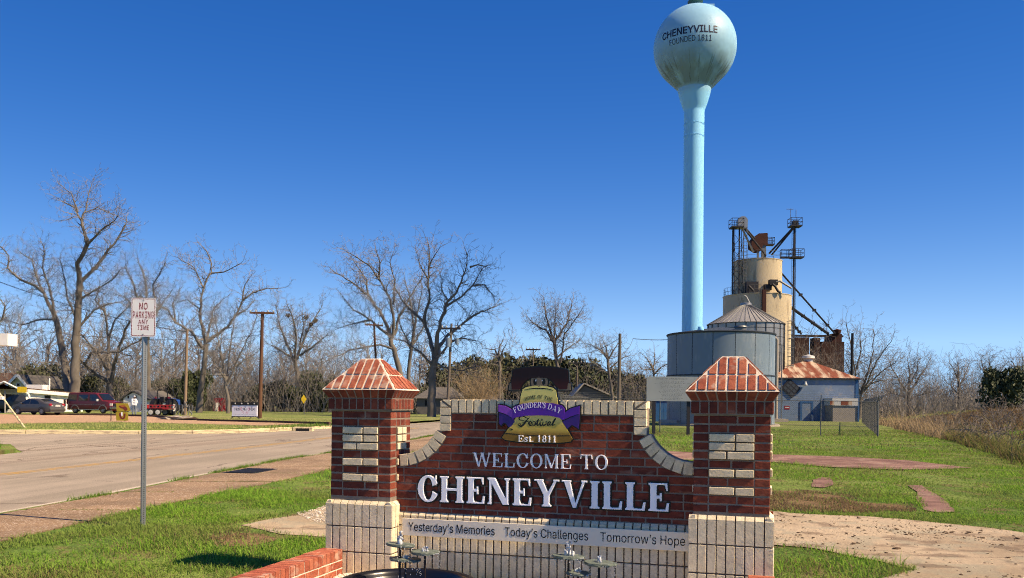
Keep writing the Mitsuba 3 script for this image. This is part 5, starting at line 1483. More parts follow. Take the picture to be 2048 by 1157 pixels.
def sedan(label, M, paint, key='parked_car'):
    K = thing(key, label, 'car')
    # x forward
    prof = [(-2.25, .62), (-2.22, .90), (-2.05, 1.02), (-1.75, 1.06), (-1.30, 1.20), (-.75, 1.40), (-.1, 1.45), (.35, 1.41), (.95, 1.16), (1.35, .98), (1.8, .88), (2.15, .74), (2.25, .58)]
    add('body', body_from_profile(prof, .87, .22, .30, .93), paint, K, M, smooth=40)
    for sg in (-1, 1):
        for q in (Polygon([(-.78, .95), (-.02, .95), (-.02, 1.36), (-.35, 1.36), (-.70, 1.26), (-1.02, 1.10), (-1.05, .97)]), Polygon([(.04, .95), (1.02, .95), (.92, 1.06), (.42, 1.33), (.04, 1.37)])):
            add('window', side_plate(q.buffer(-.015), .858, .012, sg, .30, .93), 'car_glass', K, M)
        for x in (-1.35, 1.36):
            wheel(K, x, sg * .78, .32, M, sg)
            add('wheel_arch', xf(lathe([(.36, -.02), (.40, -.02), (.40, .02), (.36, .02)], 24, 0, PI, False), tr(x, sg * .862, .32) @ rx(PI / 2)), 'black_trim', K, M)
        add('mirror', cbox(.16, .18, .12, .03, (.92, sg * .96, 1.0)), paint, K, M)
        add('door_handle', box(.16, .02, .03, (-.55, sg * .875, .86)), paint, K, M); add('door_handle', box(.16, .02, .03, (.25, sg * .875, .86)), paint, K, M)
        t = add('tail_lamp', xf(cbox(.22, .26, .22, .04, (-2.12, sg * .66, .88)), np.eye(4)), 'lamp_red', K, M)
        add('reverse_lamp', cbox(.10, .16, .09, .02, (-2.205, sg * .56, .80)), 'lamp_clear', t, M)
        add('headlamp', cbox(.22, .32, .14, .04, (2.05, sg * .62, .70)), 'lamp_clear', K, M)
        add('sill', box(2.2, .03, .10, (0, sg * .865, .27)), 'black_trim', K, M)
    add('rear_window', xf(extr(Polygon([(-.60, 0), (.60, 0), (.50, .52), (-.50, .52)]), .012), frame((-1.36, 0, 1.19), (0, -1, 0), (.62, 0, .23))), 'car_glass', K, M)
    add('windscreen', xf(extr(Polygon([(-.62, 0), (.62, 0), (.54, .62), (-.54, .62)]), .012), frame((.97, 0, 1.17), (0, 1, 0), (-.58, 0, .25))), 'car_glass', K, M)
    add('rear_bumper', cbox(.14, 1.62, .22, .04, (-2.24, 0, .47)), paint, K, M)
    add('number_plate', box(.02, .50, .17, (-2.245, 0, .80)), 'lamp_clear', K, M)
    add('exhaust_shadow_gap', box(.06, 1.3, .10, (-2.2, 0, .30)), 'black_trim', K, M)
    return K
c = at(76, 829, 74.5)
sedan('grey four-door sedan parked at the edge of the drive, seen from behind its left side', tr(c[0], c[1], YZ) @ rz(PI - math.radians(19)), 'sedan_grey')
c = at(28, 829, 84)
KS = thing('parked_truck', 'dark pickup truck parked under the carport, behind the grey sedan', 'pickup truck')
Ms_ = tr(c[0] - .3, c[1], YZ) @ rz(PI - .15)
add('body', body_from_profile([(-2.5, .75), (-2.45, 1.12), (-.9, 1.14), (-.85, 1.78), (.1, 1.82), (.5, 1.78), (1.05, 1.25), (2.2, 1.12), (2.45, .8)], .95, .35, .25, 1.18), 'suv_dark', KS, Ms_, smooth=40)
for sg in (-1, 1):
    add('window', side_plate(Polygon([(-.75, 1.22), (.1, 1.22), (.1, 1.68), (-.72, 1.68)]), .95, .012, sg, .25, 1.18), 'car_glass', KS, Ms_)
    add('window', side_plate(Polygon([(.18, 1.22), (.95, 1.22), (.5, 1.68), (.18, 1.68)]), .95, .012, sg, .25, 1.18), 'car_glass', KS, Ms_)
    for x in (-1.6, 1.55): wheel(KS, x, sg * .85, .38, Ms_, sg)
    add('headlamp', box(.1, .3, .2, (2.42, sg * .65, .95)), 'lamp_clear', KS, Ms_)

# the maroon van
c = at(190, 829, 86)
VN = thing('parked_van', 'maroon full-size passenger van parked right of the grey sedan', 'van')
Mv = tr(c[0], c[1], YZ) @ rz(math.radians(-14))
prof = [(-2.6, .60), (-2.58, 1.55), (-2.5, 1.98), (-2.2, 2.06), (-.6, 2.08), (.75, 2.04), (1.0, 1.96), (1.62, 1.32), (1.75, 1.25), (2.35, 1.14), (2.5, .95), (2.55, .55)]
add('body', body_from_profile(prof, 1.0, .32, .12, 1.2), 'van_maroon', VN, Mv, smooth=38)
for sg in (-1, 1):
    for x0_, x1_ in ((-2.35, -1.35), (-1.1, -.05)): add('window', side_plate(sbox(x0_, 1.27, x1_, 1.86).buffer(-.06).buffer(.06), 1.0, .012, sg, .12, 1.2), 'car_glass', VN, Mv)
    add('window', side_plate(Polygon([(.18, 1.27), (1.42, 1.27), (1.30, 1.42), (.85, 1.88), (.18, 1.88)]), 1.0, .012, sg, .12, 1.2), 'car_glass', VN, Mv)
    for x in (-1.55, 1.72):
        wheel(VN, x, sg * .88, .37, Mv, sg)
        add('wheel_arch', xf(lathe([(.40, -.03), (.47, -.03), (.47, .03), (.40, .03)], 24, 0, PI, False), tr(x, sg * .99, .37) @ rx(PI / 2)), 'bumper_grey', VN, Mv)
    add('mirror', cbox(.14, .26, .24, .03, (1.22, sg * 1.16, 1.32)), 'lamp_clear', VN, Mv)
    add('headlamp', cbox(.14, .40, .26, .03, (2.46, sg * .70, .88)), 'lamp_clear', VN, Mv)
    add('running_board', box(2.4, .10, .05, (.1, sg * 1.0, .38)), 'chrome', VN, Mv)
    add('trim_line', box(4.4, .012, .03, (-.2, sg * 1.002, .86)), 'bumper_grey', VN, Mv)
    add('tail_lamp', box(.06, .16, .5, (-2.58, sg * .85, 1.15)), 'lamp_red', VN, Mv)
add('windscreen', xf(extr(Polygon([(-.82, 0), (.82, 0), (.74, .86), (-.74, .86)]), .012), frame((1.64, 0, 1.34), (0, 1, 0), (-.62, 0, .62))), 'car_glass', VN, Mv)
add('front_bumper', cbox(.2, 1.9, .24, .05, (2.58, 0, .56)), 'chrome', VN, Mv)
add('grille', box(.05, .95, .28, (2.545, 0, .86)), 'black_trim', VN, Mv)

# white office hut, carport, houses
textured('siding_white', lambda p, n, uv: mix((.74, .72, .67), (.82, .80, .76), fbm(p.x * .6, p.y * .6, p.z * 2, 3)), .7, k=1.0)
plain('roof_brown', (.13, .075, .05), .85)
plain('shingle_grey', (.15, .14, .13), .9)
plain('dark_opening', (.012, .012, .014), .7)
plain('siding_yellow', (.62, .56, .30), .8, k=.9)
plain('tan_metal', (.52, .47, .40), .6)
HT = thing('white_hut', 'long low white flat-roofed hut behind the sedan and the maroon van', 'building')
hl_, hr_ = at(52, 800, 86), at(166, 800, 97)
hd = hr_[:2] - hl_[:2]; LH = float(np.linalg.norm(hd)); Mh = tr(hl_[0], hl_[1], 0) @ rz(math.atan2(hd[1], hd[0]))     # its long wall faces the road; x runs along it, y out of sight
zl, zr2 = 2.12, 1.72
def hz(x): return zl + (zr2 - zl) * x / LH
def slab_(x0, x1, y0, y1, a0, a1, b0, b1): return tm(trimesh.convex.convex_hull(np.array([[x, y, z] for y in (y0, y1) for x, z in ((x0, a0), (x1, a1), (x0, b0), (x1, b1))])))
n = 6
for i in range(n):
    x0_, x1_ = LH * i / n + .015, LH * (i + 1) / n - .015
    add('wall_panel', slab_(x0_, x1_, 0, 3.6, 0, 0, hz(x0_), hz(x1_)), 'siding_white', HT, Mh)
add('roof_edge', slab_(-.3, LH + .2, -.4, 4, hz(-.3) + .003, hz(LH + .2) + .003, hz(-.3) + .36, hz(LH + .2) + .36), 'siding_white', HT, Mh)
add('roof', slab_(-.32, LH + .22, -.3, 4.1, hz(-.3) + .365, hz(LH + .2) + .365, hz(-.3) + .48, hz(LH + .2) + .48), 'roof_brown', HT, Mh)
for f0, f1, z0_, z1_ in ((.30, .40, 1.2, 1.9), (.63, .67, .7, 1.5), (.86, .95, .1, 1.65)):
    wd = add('window', bx(LH * f0, LH * f1, -.03, .0, z0_, z1_), 'dark_opening', HT, Mh)
    add('sill', bx(LH * f0 - .05, LH * f1 + .05, -.07, -.03, z0_ - .08, z0_), 'siding_white', wd, Mh)
p, q = at(52, 772, 92), at(85, 772, 92)
add('roof_unit', bx(p[0], q[0], 92, 93.5, 2.5, at(70, 770, 92)[2]), 'siding_white', HT)
pp_ = at(99, 757, 93); add('vent_pipe', beam((pp_[0], 93, 2), (pp_[0], 93, pp_[2]), .07, 8), 'siding_white', HT)
CPT = thing('carport', 'tan gabled metal carport roof on a bent post at the left edge', 'carport')
YC = 82.0; BK = 87 / 82.0
def Cp(u, v, dy=0): return at(u, v, YC + dy)
rdg = Cp(8, 764); e1 = Cp(44, 782); e0 = Cp(-40, 786)
for a, b in ((rdg, e1), (e0, rdg)):
    n = 6
    for i in range(n):
        p = np.array(a) + (np.array(b) - a) * (i / n + .004); q = np.array(a) + (np.array(b) - a) * ((i + 1) / n - .004)
        add('roof_sheet', (np.array([[*p], [*q], [q[0] * BK, YC + 5, q[2]], [p[0] * BK, YC + 5, p[2]], [p[0], YC, p[2] - .06], [q[0], YC, q[2] - .06], [q[0] * BK, YC + 5, q[2] - .06], [p[0] * BK, YC + 5, p[2] - .06]]), np.array([[0, 1, 2], [0, 2, 3], [4, 6, 5], [4, 7, 6], [0, 4, 5], [0, 5, 1], [1, 5, 6], [1, 6, 2], [3, 2, 6], [3, 6, 7]])), 'tan_metal', CPT)
add('gable_trim', ring_tube([e0, rdg, e1, e1 + [.6, 0, -.3], e1 + [.85, 0, -1.0]], .09, 6), 'siding_white', CPT)
add('gable_panel', xf(extr(Polygon([(e0[0], e0[2]), (e1[0], e1[2]), (rdg[0], rdg[2])]).buffer(-.12), .05), np.diag([BK, 1, 1, 1]) @ tr(0, YC + 4.9, 0) @ FW), 'roof_brown', CPT)
add('post', ring_tube([e1 + [.85, 0, -1.0], (e1[0] + .85, YC, YZ)], .08, 8), 'tan_metal', CPT)
add('post', beam((Cp(14, 0)[0], YC + .3, YZ), (Cp(14, 0)[0], YC + .3, e1[2]), .07, 8), 'tan_metal', CPT)
plain('plate_yellow', (.72, .55, .10), .5)
pt_ = Cp(44, 780, -.2)
add('hazard_plate', box(.9, .04, .55, (pt_[0], YC - .2, pt_[2])), 'plate_yellow', CPT)
def gable_house(name, label, u0, u1, uA, vE, vA, y, wall, roofm, depth=9, base=800, windows=(), trim=None):
    K = thing(name, label, 'house')
    p, q, a = at(u0, vE, y), at(u1, vE, y), at(uA, vA, y)
    add('wall', xf(extr(Polygon([(p[0], -.1), (q[0], -.1), (q[0], q[2]), (a[0], a[2] - .15), (p[0], p[2])]), depth), tr(0, y + depth, 0) @ FW), wall, K)
    for s_, e in ((p, -1), (q, 1)):
        d = np.array([s_[0] - a[0], s_[2] - a[2]]); L = np.hypot(*d); d /= L
        L2 = L + .5
        nrm = np.array([-d[1], d[0]]) * (1 if d[0] < 0 else 1); nrm = nrm if nrm[1] > 0 else -nrm
        Q = np.array([[a[0], a[2]], [a[0] + d[0] * L2, a[2] + d[1] * L2]])
        V = np.array([[x, yy, z] for yy in (y - .4, y + depth + .4) for x, z in (Q[0], Q[1], Q[1] + nrm * .16, Q[0] + nrm * .16)])
        add('roof', tm(trimesh.convex.convex_hull(V)), roofm, K)
        if trim: 
            V = np.array([[x, yy, z] for yy in (y - .47, y - .41) for x, z in (Q[0] + nrm * .17, Q[1] + nrm * .17, Q[1] - nrm * .14, Q[0] - nrm * .14)])
            add('barge_board', tm(trimesh.convex.convex_hull(V)), trim, K)
    for (a0_, a1_, b0_, b1_) in windows:
        p2, q2 = at(a0_, b0_, y), at(a1_, b1_, y)
        w_ = add('window', bx(p2[0], q2[0], y - .04, y, q2[2], p2[2]), 'siding_white', K)
        add('pane', bx(p2[0] + .08, q2[0] - .08, y - .06, y - .04, q2[2] + .08, p2[2] - .08), 'dark_opening', w_)
    return K
gable_house('yellow_house', 'pale yellow house with a white-edged gable above the carport', 17, 56, 38, 772, 751, 102, 'siding_yellow', 'shingle_grey', 8, trim='siding_white', windows=((33, 41, 766, 774),))
HY = thing('house_roof', 'brown shingled house roof behind the carport at the left edge', 'house')
p = at(-60, 775, 108); q = at(30, 775, 108); a = at(30, 747, 112)
add('roof', tm(trimesh.convex.convex_hull(np.array([[p[0], 107, p[2]], [q[0], 107, q[2]], [p[0], 116, p[2]], [q[0], 116, q[2]], [p[0], 112, a[2]], [q[0] - 2, 112, a[2]]]))), 'roof_brown', HY)
add('wall', bx(p[0] + .4, q[0] - .4, 107.6, 115.4, 0, p[2]), 'siding_yellow', HY)
gable_house('white_house', 'small white gabled house behind the person, half hidden by the sign post', 247, 292, 266, 797, 783, 99, 'siding_white', 'shingle_grey', 8, windows=((254, 260, 791, 799), (270, 275, 790, 801)))
def hip_house(name, label, u0, u1, r0, r1, vE, vR, y, wall, depth=10, roofm='shingle_grey', cat_='house', openings=()):
    K = thing(name, label, cat_)
    p, q = at(u0, vE, y), at(u1, vE, y); a, b = at(r0, vR, y + depth / 2), at(r1, vR, y + depth / 2)
    add('wall', bx(p[0] + .4, q[0] - .4, y + .4, y + depth - .4, -.1, p[2]), wall, K)
    add('roof', tm(trimesh.convex.convex_hull(np.array([[p[0], y, p[2]], [q[0], y, p[2]], [p[0], y + depth, p[2]], [q[0], y + depth, p[2]], [a[0], y + depth / 2, a[2]], [b[0], y + depth / 2, a[2]]]))), roofm, K)
    for u, w, v0, v1 in openings:
        p2, q2 = at(u, v0, y + .4), at(u + w, v1, y + .4)
        add('window', bx(p2[0], q2[0], y + .36, y + .4, q2[2], p2[2]), 'dark_opening', K)
    return K
plain('wall_taupe', (.20, .185, .17), .85)
hip_house('grey_roof_house', 'low house with a grey hip roof behind the big two-forked tree', 826, 925, 862, 905, 797, 775, 100, 'wall_taupe', openings=((850, 8, 801, 812), (880, 10, 801, 812)))
hip_house('grey_roof_house', 'house with a wide grey gable roof just left of the bell emblem', 900, 1002, 935, 950, 800, 776, 112, 'wall_taupe')
gable_house('tan_roof_house', 'house with a sunlit tan roof slope right of the bell emblem', 1144, 1232, 1168, 797, 769, 104, 'wall_taupe', 'tan_metal', 9)
hip_house('small_white_house', 'low white house among the bare trees on the far right', 1900, 1958, 1915, 1940, 810, 800, 150, 'siding_white', openings=((1908, 6, 813, 821), (1940, 6, 813, 821)))
RH = thing('red_shed', 'tiny red shed front glimpsed between the tree trunks left of the marquee sign', 'shed')
p, q = at(427, 795, 110), at(441, 812, 110)
add('wall', bx(p[0], q[0], 110, 112, 0, p[2] - .1), 'sign_red', RH); add('door', bx(p[0] + .3, q[0] - .3, 109.95, 110, 0, p[2] - .7), 'siding_white', RH)

# person in white
textured('cloth_white', lambda p, n, uv: mix((.80, .80, .82), (.70, .70, .72), fbm(p.x * 6, p.y * 6, p.z * 6, 3)), .9, k=1.0)
textured('cloth_denim', lambda p, n, uv: mix((.30, .35, .44), (.20, .25, .33), fbm(p.x * 6, p.y * 6, p.z * 8, 3)), .9)
plain('skin_dark', (.10, .055, .035), .6)
def bones(lst):
    """One smooth skin over tapering bones ((x, y, z, r), (x, y, z, r))."""
    import manifold3d as m3
    out = None
    for a, b in lst:
        ss = []
        for p in (a, b):
            s = m3.Manifold.sphere(p[3], 14).translate(list(p[:3])); ss.append(s)
        h = m3.Manifold.batch_hull(ss)
        out = h if out is None else out + h
    out = out.refine_to_length(.035)
    m = out.to_mesh()
    t = trimesh.Trimesh(m.vert_properties[:, :3], m.tri_verts, process=True)
    trimesh.smoothing.filter_taubin(t, iterations=25)
    return tm(t)
c = at(268, 830, 78)
Mp_ = tr(c[0], c[1], YZ) @ rz(.15)
PS = thing('person', 'person in a white shirt and pale jeans, back turned, standing by the yellow banner', 'person')
add('body', bones([((-.10, 0, .06, .055), (-.10, .10, .04, .04)), ((.12, 0, .06, .055), (.12, .10, .04, .04)), ((0, -.03, 1.40, .06), (0, .06, 1.52, .055)),
     ((0, .08, 1.58, .095), (0, .11, 1.64, .085)), ((-.27, .02, 1.15, .045), (-.20, .20, .98, .038)), ((.28, .02, 1.15, .045), (.22, .20, 1.0, .038)),
     ((0, 0, .9, .10), (0, 0, 1.38, .10)), ((-.10, 0, .07, .05), (-.09, 0, .9, .08)), ((.12, 0, .07, .05), (.09, 0, .9, .08)),
     ((-.20, .20, .98, .036), (-.17, .28, .96, .03)), ((.22, .20, 1.0, .036), (.19, .28, .98, .03))]), 'skin_dark', PS, Mp_, smooth=True)
add('shirt', bones([((-.12, 0, .93, .135), (-.14, 0, 1.38, .12)), ((.12, 0, .93, .135), (.14, 0, 1.38, .12)), ((-.14, 0, 1.2, .13), (.14, 0, 1.2, .13)), ((-.10, 0, .95, .14), (.10, 0, .95, .14)), ((-.17, 0, 1.40, .08), (-.27, .01, 1.14, .065)), ((.17, 0, 1.40, .08), (.28, .01, 1.14, .065)), ((-.13, 0, 1.4, .085), (.13, 0, 1.4, .085)),
     ((-.27, .01, 1.14, .064), (-.22, .16, 1.02, .055)), ((.28, .01, 1.14, .064), (.24, .16, 1.03, .055))]), 'cloth_white', PS, Mp_, smooth=True)
add('jeans', bones([((-.10, 0, .90, .125), (-.11, .01, .50, .085)), ((-.11, .01, .5, .085), (-.11, -.01, .10, .072)), ((.10, 0, .90, .125), (.12, .01, .50, .085)), ((.12, .01, .5, .085), (.13, -.01, .10, .072)), ((-.08, 0, .92, .13), (.08, 0, .92, .13))]), 'cloth_denim', PS, Mp_, smooth=True)
add('cap', xf(lathe([(.001, .10), (.06, .09), (.095, .04), (.105, -.02), (.001, -.02)], 16), tr(0, .10, 1.66) @ rx(-.35)), 'cloth_white', PS, Mp_, smooth=True)

# tractor seen from behind, red trailer
plain('tractor_blue', (.03, .10, .42), .35)
plain('trailer_red', (.48, .035, .04), .5)
plain('hub_white', (.72, .70, .66), .5)
c = at(347, 830, 80)
TR_ = thing('tractor', 'blue farm tractor with a black roll bar and big lugged tyres, seen from behind', 'tractor')
Mt_ = tr(c[0] - .9, c[1], YZ) @ rz(math.radians(79))
def big_wheel(x, y, r, w, M, n=18, K=TR_):
    t = [lathe([(r * .5, -w / 2), (r * .9, -w / 2), (r * .95, -w / 2 + .05), (r * .95, w / 2 - .05), (r * .9, w / 2), (r * .5, w / 2)], 28)]
    for i in range(n):
        a = i * 2 * PI / n
        for s in (-1, 1): t.append(xf(box(.10, .05, w * .55), rz(a + s * .09) @ tr(r * .96, 0, s * w * .24) @ rx(s * .7)))
    k = add('wheel', xf(cat(t), tr(x, y, r) @ rx(PI / 2)), 'tyre', K, M)
    add('hub', xf(cat([lathe([(.001, -w * .36), (r * .5, -w * .46), (r * .56, -w * .5), (r * .56, w * .5), (r * .5, w * .46), (.001, w * .36)], 24)]), tr(x, y, r) @ rx(PI / 2)), 'hub_white', k, M, smooth=30)
for s in (-1, 1):
    big_wheel(0, s * .82, .70, .42, Mt_); big_wheel(1.95, s * .75, .46, .28, Mt_, 14)
    add('fender', xf(lathe([(.74, -.20), (.80, -.20), (.80, .20), (.74, .20)], 16, .15, PI - .3, False), tr(0, s * .82, .70) @ rx(PI / 2)), 'black_trim', TR_, Mt_)
    add('fender_top', box(.55, .34, .06, (.05, s * .80, 1.53)), 'tractor_blue', TR_, Mt_)
    add('roll_bar', ring_tube([(-.25, s * .52, .9), (-.28, s * .52, 2.2), (-.28, s * .46, 2.32), (-.28, 0, 2.34)], .045, 8), 'black_trim', TR_, Mt_)
    add('tail_lamp', box(.08, .16, .16, (-.3, s * .68, 1.62)), 'lamp_red', TR_, Mt_)
    add('lift_arm', beam((-.5, s * .30, .55), (-1.0, s * .36, .45), .04, 6), 'black_trim', TR_, Mt_)
add('bonnet', cbox(1.55, .66, .62, .10, (1.45, 0, 1.14)), 'tractor_blue', TR_, Mt_); add('grille', box(.04, .5, .5, (2.24, 0, 1.12)), 'black_trim', TR_, Mt_)
add('chassis', cbox(2.6, .42, .42, .05, (.9, 0, .72)), 'black_trim', TR_, Mt_); add('seat', cat([cbox(.45, .46, .12, .04, (-.1, 0, 1.20)), cbox(.10, .46, .5, .04, (-.32, 0, 1.45))]), 'black_trim', TR_, Mt_)
add('dashboard', box(.2, .5, .35, (.62, 0, 1.5)), 'black_trim', TR_, Mt_); add('steering_wheel', xf(lathe([(.17, -.02), (.2, 0), (.17, .02), (.15, 0)], 18), tr(.45, 0, 1.58) @ ry(-.7)), 'black_trim', TR_, Mt_)
add('axle', beam((0, -.8, .7), (0, .8, .7), .10, 10), 'black_trim', TR_, Mt_); add('front_axle', beam((1.95, -.7, .5), (1.95, .7, .5), .07, 8), 'black_trim', TR_, Mt_)
c2_ = at(316, 831, 77.5)
TL = thing('flat_trailer', 'low red tandem-axle trailer with pale wheels in front of the tractor', 'trailer')
Ml = tr(c2_[0], c2_[1], YZ) @ rz(math.radians(4))
Lt = 1.18
add('deck', box(2 * Lt, 1.7, .10, (0, 0, .55)), 'roof_brown', TL, Ml)
for s in (-1, 1):
    for z in (.60, .92): add('rail', box(2 * Lt, .06, .07, (0, s * .86, z)), 'trailer_red', TL, Ml)
    for x in np.linspace(-Lt + .03, Lt - .03, 8): add('rail_stake', box(.05, .05, .42, (x, s * .86, .75)), 'trailer_red', TL, Ml)
    for x in (-.30, .32):
        k = add('wheel', xf(lathe([(.001, -.09), (.26, -.09), (.29, -.05), (.29, .05), (.26, .09), (.001, .09)], 22), tr(x, s * .98, .29) @ rx(PI / 2)), 'tyre', TL, Ml, smooth=30)
        add('hub', xf(lathe([(.001, -.10), (.19, -.098), (.21, -.09), (.21, .09), (.19, .098), (.001, .1)], 18), tr(x, s * .98, .29) @ rx(PI / 2)), 'hub_white', k, Ml, smooth=30)
    add('mudguard', bx(-.70, .72, s * .98 - .13, s * .98 + .13, .69, .73), 'trailer_red', TL, Ml)
add('drawbar', ring_tube([(-Lt, -.5, .5), (-Lt - .5, 0, .45), (-Lt, .5, .5)], .04, 6), 'trailer_red', TL, Ml)
add('end_board', box(.06, 1.7, .45, (-Lt, 0, .75)), 'trailer_red', TL, Ml)
FP_ = thing('farm_implement', 'grey tined farm implement lying beside the utility pole and the tractor', 'farm implement')
c3 = at(366, 830, 78)
Mf_ = tr(c3[0] + .2, c3[1], YZ)
for i in range(6): add('tine', ring_tube([(-.9 + i * .3, 0, .75), (-.85 + i * .3, -.15, 1.0), (-.7 + i * .3, -.35, .8), (-.75 + i * .3, -.45, .05)], .035, 6), 'rail_grey', FP_, Mf_)
for a, b in (((-1.0, 0, .75), (.8, 0, .75)), ((-.8, .1, .1), (.2, 0, 1.3)), ((.6, .1, .1), (-.1, 0, 1.3))): add('frame_bar', beam(a, b, .05, 6), 'rail_grey', FP_, Mf_)
SB = thing('rubble_pile', 'broken pale concrete pieces at the end of the dark kerb by the pole', 'rubble')
q = np.random.default_rng(2)
c4 = gnd(362, 840, .13)
for i in range(7): add('chunk', tm(trimesh.convex.convex_hull(q.normal(0, 1, (9, 3)) * [.45, .35, .12] + [c4[0] + q.uniform(-1.2, 1.0), c4[1] + q.uniform(-.8, .8), YZ + .1])), 'kerb_concrete', SB)
# timber edging along the back of the drive: a dark low beam
TE = thing('timber_edging', 'long dark timber edging along the back of the drive, by the cars', 'edging')
for u0, u1, v0, v1 in ((90, 160, 830, 831), (161, 240, 831, 832), (258, 300, 833, 834), (301, 356, 834, 837)):
    p, q_ = gnd(u0, v0, .13), gnd(u1, v1, .13)
    d = q_ - p; L = np.linalg.norm(d)
    add('beam', xf(box(L - .05, .2, .18, (L / 2, 0, .06)), tr(p[0], p[1], .13) @ rz(math.atan2(d[1], d[0]))), 'roof_brown', TE)
p, q_ = gnd(395, 842, .13), gnd(660, 849, .13)
TE = thing('timber_edging', 'long dark timber edging at the lawn edge below the marquee sign', 'edging')
n = 7
for i in range(n):
    a, b = p + (q_ - p) * i / n, p + (q_ - p) * (i + 1) / n
    d = b - a; L = np.linalg.norm(d)
    add('beam', xf(box(L - .04, .18, .16, (L / 2, 0, .05)), tr(a[0], a[1], .13) @ rz(math.atan2(d[1], d[0]))), 'roof_brown', TE)

# yellow banner on a frame, marquee sign, diamond sign, leaning post, far-left board
plain('banner_yellow', (.55, .42, .03), .6)
plain('banner_red', (.24, .045, .03), .6); plain('banner_orange', (.55, .20, .04), .6)
B_ = thing('banner_stand', 'mustard yellow banner with a red emblem hung in a thin dark frame by the drive', 'banner')
YB2 = 55.0
def Q(u, v): return at(u, v, YB2)
p, q_ = Q(231, 806), Q(257.5, 843)
for u in (230, 258): add('frame_post', beam((Q(u, 0)[0], YB2, YZ - .1), (Q(u, 0)[0], YB2, Q(240, 806)[2]), .025, 6), 'rail_dark', B_)
for v in (806, 824): add('frame_bar', beam(Q(230, v), Q(258, v), .02, 6), 'rail_dark', B_)
tp = Polygon([Q(232, 807)[[0, 2]], Q(256, 807)[[0, 2]], Q(262, 823)[[0, 2]], Q(234, 824)[[0, 2]]])
lo = Polygon([Q(232, 825)[[0, 2]], Q(256, 825)[[0, 2]], Q(257, 842)[[0, 2]], Q(233, 842)[[0, 2]]])
for q2 in (tp, lo): add('cloth', xf(extr(q2, .012), tr(0, YB2 - .02, 0) @ FW), 'banner_yellow', B_)
def emb(pts, m_, dy=.036): add('emblem', xf(extr(smooth_poly([Q(*x)[[0, 2]] for x in pts]), .004), tr(0, YB2 - dy, 0) @ FW), m_, B_)
emb([(237, 812), (246, 811), (254, 815), (256, 821), (250, 823), (247, 818), (241, 817)], 'banner_red'); emb([(239, 811), (249, 810), (253, 813), (244, 815)], 'banner_orange', .041)
emb([(238, 826), (243, 826), (243, 835), (247, 837), (248, 828), (252, 827), (251, 837), (246, 840), (240, 837)], 'banner_red'); emb([(242, 824.8), (246, 824.8), (246, 833), (243, 833)], 'sheet_white', .041)
MQ = thing('marquee_sign', 'low white letterboard sign with a black top strip beside the utility pole', 'letterboard sign')
YM = 66.0
def Mq(u, v): return at(u, v, YM)
plain('marquee_white', (.62, .60, .70), .5, k=1.0)
plain('letter_pink', (.62, .10, .22), .5); plain('letter_ink', (.03, .04, .10), .5)
pq, qq = Mq(464.5, 811), Mq(515, 833.5)
zc_, hz = (pq[2] + qq[2]) / 2, (pq[2] - qq[2])
W_ = qq[0] - pq[0]
Mm = tr((pq[0] + qq[0]) / 2, YM, zc_) @ rz(-.06)
add('board', box(W_, .22, hz), 'marquee_white', MQ, Mm)
add('top_strip', box(W_ + .1, .3, .22, (0, 0, hz / 2 + .13)), 'black_trim', MQ, Mm)
for i in range(4): add('lamp', lathe([(.001, .05), (.05, .04), (.06, 0)], 10), 'lamp_clear', MQ, Mm @ tr(-W_ / 2 + .28 + i * .5, -.155, hz / 2 + .13) @ rx(PI / 2))
add('bottom_rail', box(W_ + .06, .26, .06, (0, 0, -hz / 2 - .02)), 'rail_dark', MQ, Mm)
for s in (-1, 1):
    x = s * (W_ / 2 - .25)
    for dx in (-.38, .38): add('leg', beam((x + dx * .4, 0, -hz / 2), (x + dx, 0, -zc_ + YZ), .025, 6), 'rail_dark', MQ, Mm)
Mml = Mm @ tr(0, -.112, 0) @ FW
def mq(text, x, z, h, m_, k=.72):
    v, f = tm(meshkit.text_mesh(text, h, .004, bold=True)); add('letters', (v * [k, 1, 1] + [x, z, 0], f), m_, MQ, Mml)
x = -W_ / 2 + .20
for ch, m_ in zip('HUNTING OPEN', ['letter_ink'] * 3 + ['letter_pink', 'letter_pink', 'letter_ink', 'letter_ink', '', 'letter_pink'] + ['letter_ink'] * 3):
    if ch != ' ': mq(ch, x, .02, .22, m_)
    x += .13
for ch, dx in (('7', 0), ('5', .11), ('8', .33), ('5', .44)): mq(ch, -.22 + dx, -.20, .14, 'letter_pink')
add('rule_line', box(W_ - .1, .004, .012, (0, -.112, -.26)), 'rail_dark', MQ, Mm)
DS = thing('diamond_sign', 'yellow diamond warning sign on a slim post beyond the road', 'road sign')
YD = 92.0
cD = at(607.5, 799, YD); rD = 8.7 / FOC * YD
add('plate', xf(extr(Polygon([(0, rD), (.60 * rD, 0), (0, -rD), (-.60 * rD, 0)]).buffer(.02), .02), tr(cD[0], YD, cD[2]) @ FW), 'plate_yellow', DS)
add('post', beam((cD[0] + .05, YD + .05, 0), (cD[0] + .05, YD + .05, cD[2]), .045, 6), 'rail_grey', DS)
scene['plate_yellow'] = {'type': 'twosided', 'bsdf': {'type': 'principled', 'base_color': rgb(.72, .50, .015), 'roughness': .5}}
LP_ = thing('leaning_post', 'thin cream post leaning over at the left edge, with a small white box on it', 'post')
YL = 42.0
b0_, b1_ = gnd(19, 861, .03), at(-2, 786, YL)
add('shaft', ring_tube([(b0_[0], YL, 0), tuple(b1_)], .045, 8), 'plate_cream' if False else 'kerb_yellow', LP_)
pb = at(4, 797, YL); add('meter_box', cbox(.26, .2, .17, .02, (pb[0], YL - .08, pb[2])), 'siding_white', LP_)
FB = thing('roof_sign', 'white box sign edge at the far left, high above the carport', 'sign')
p, q_ = at(-30, 664, 60), at(15, 700, 60)
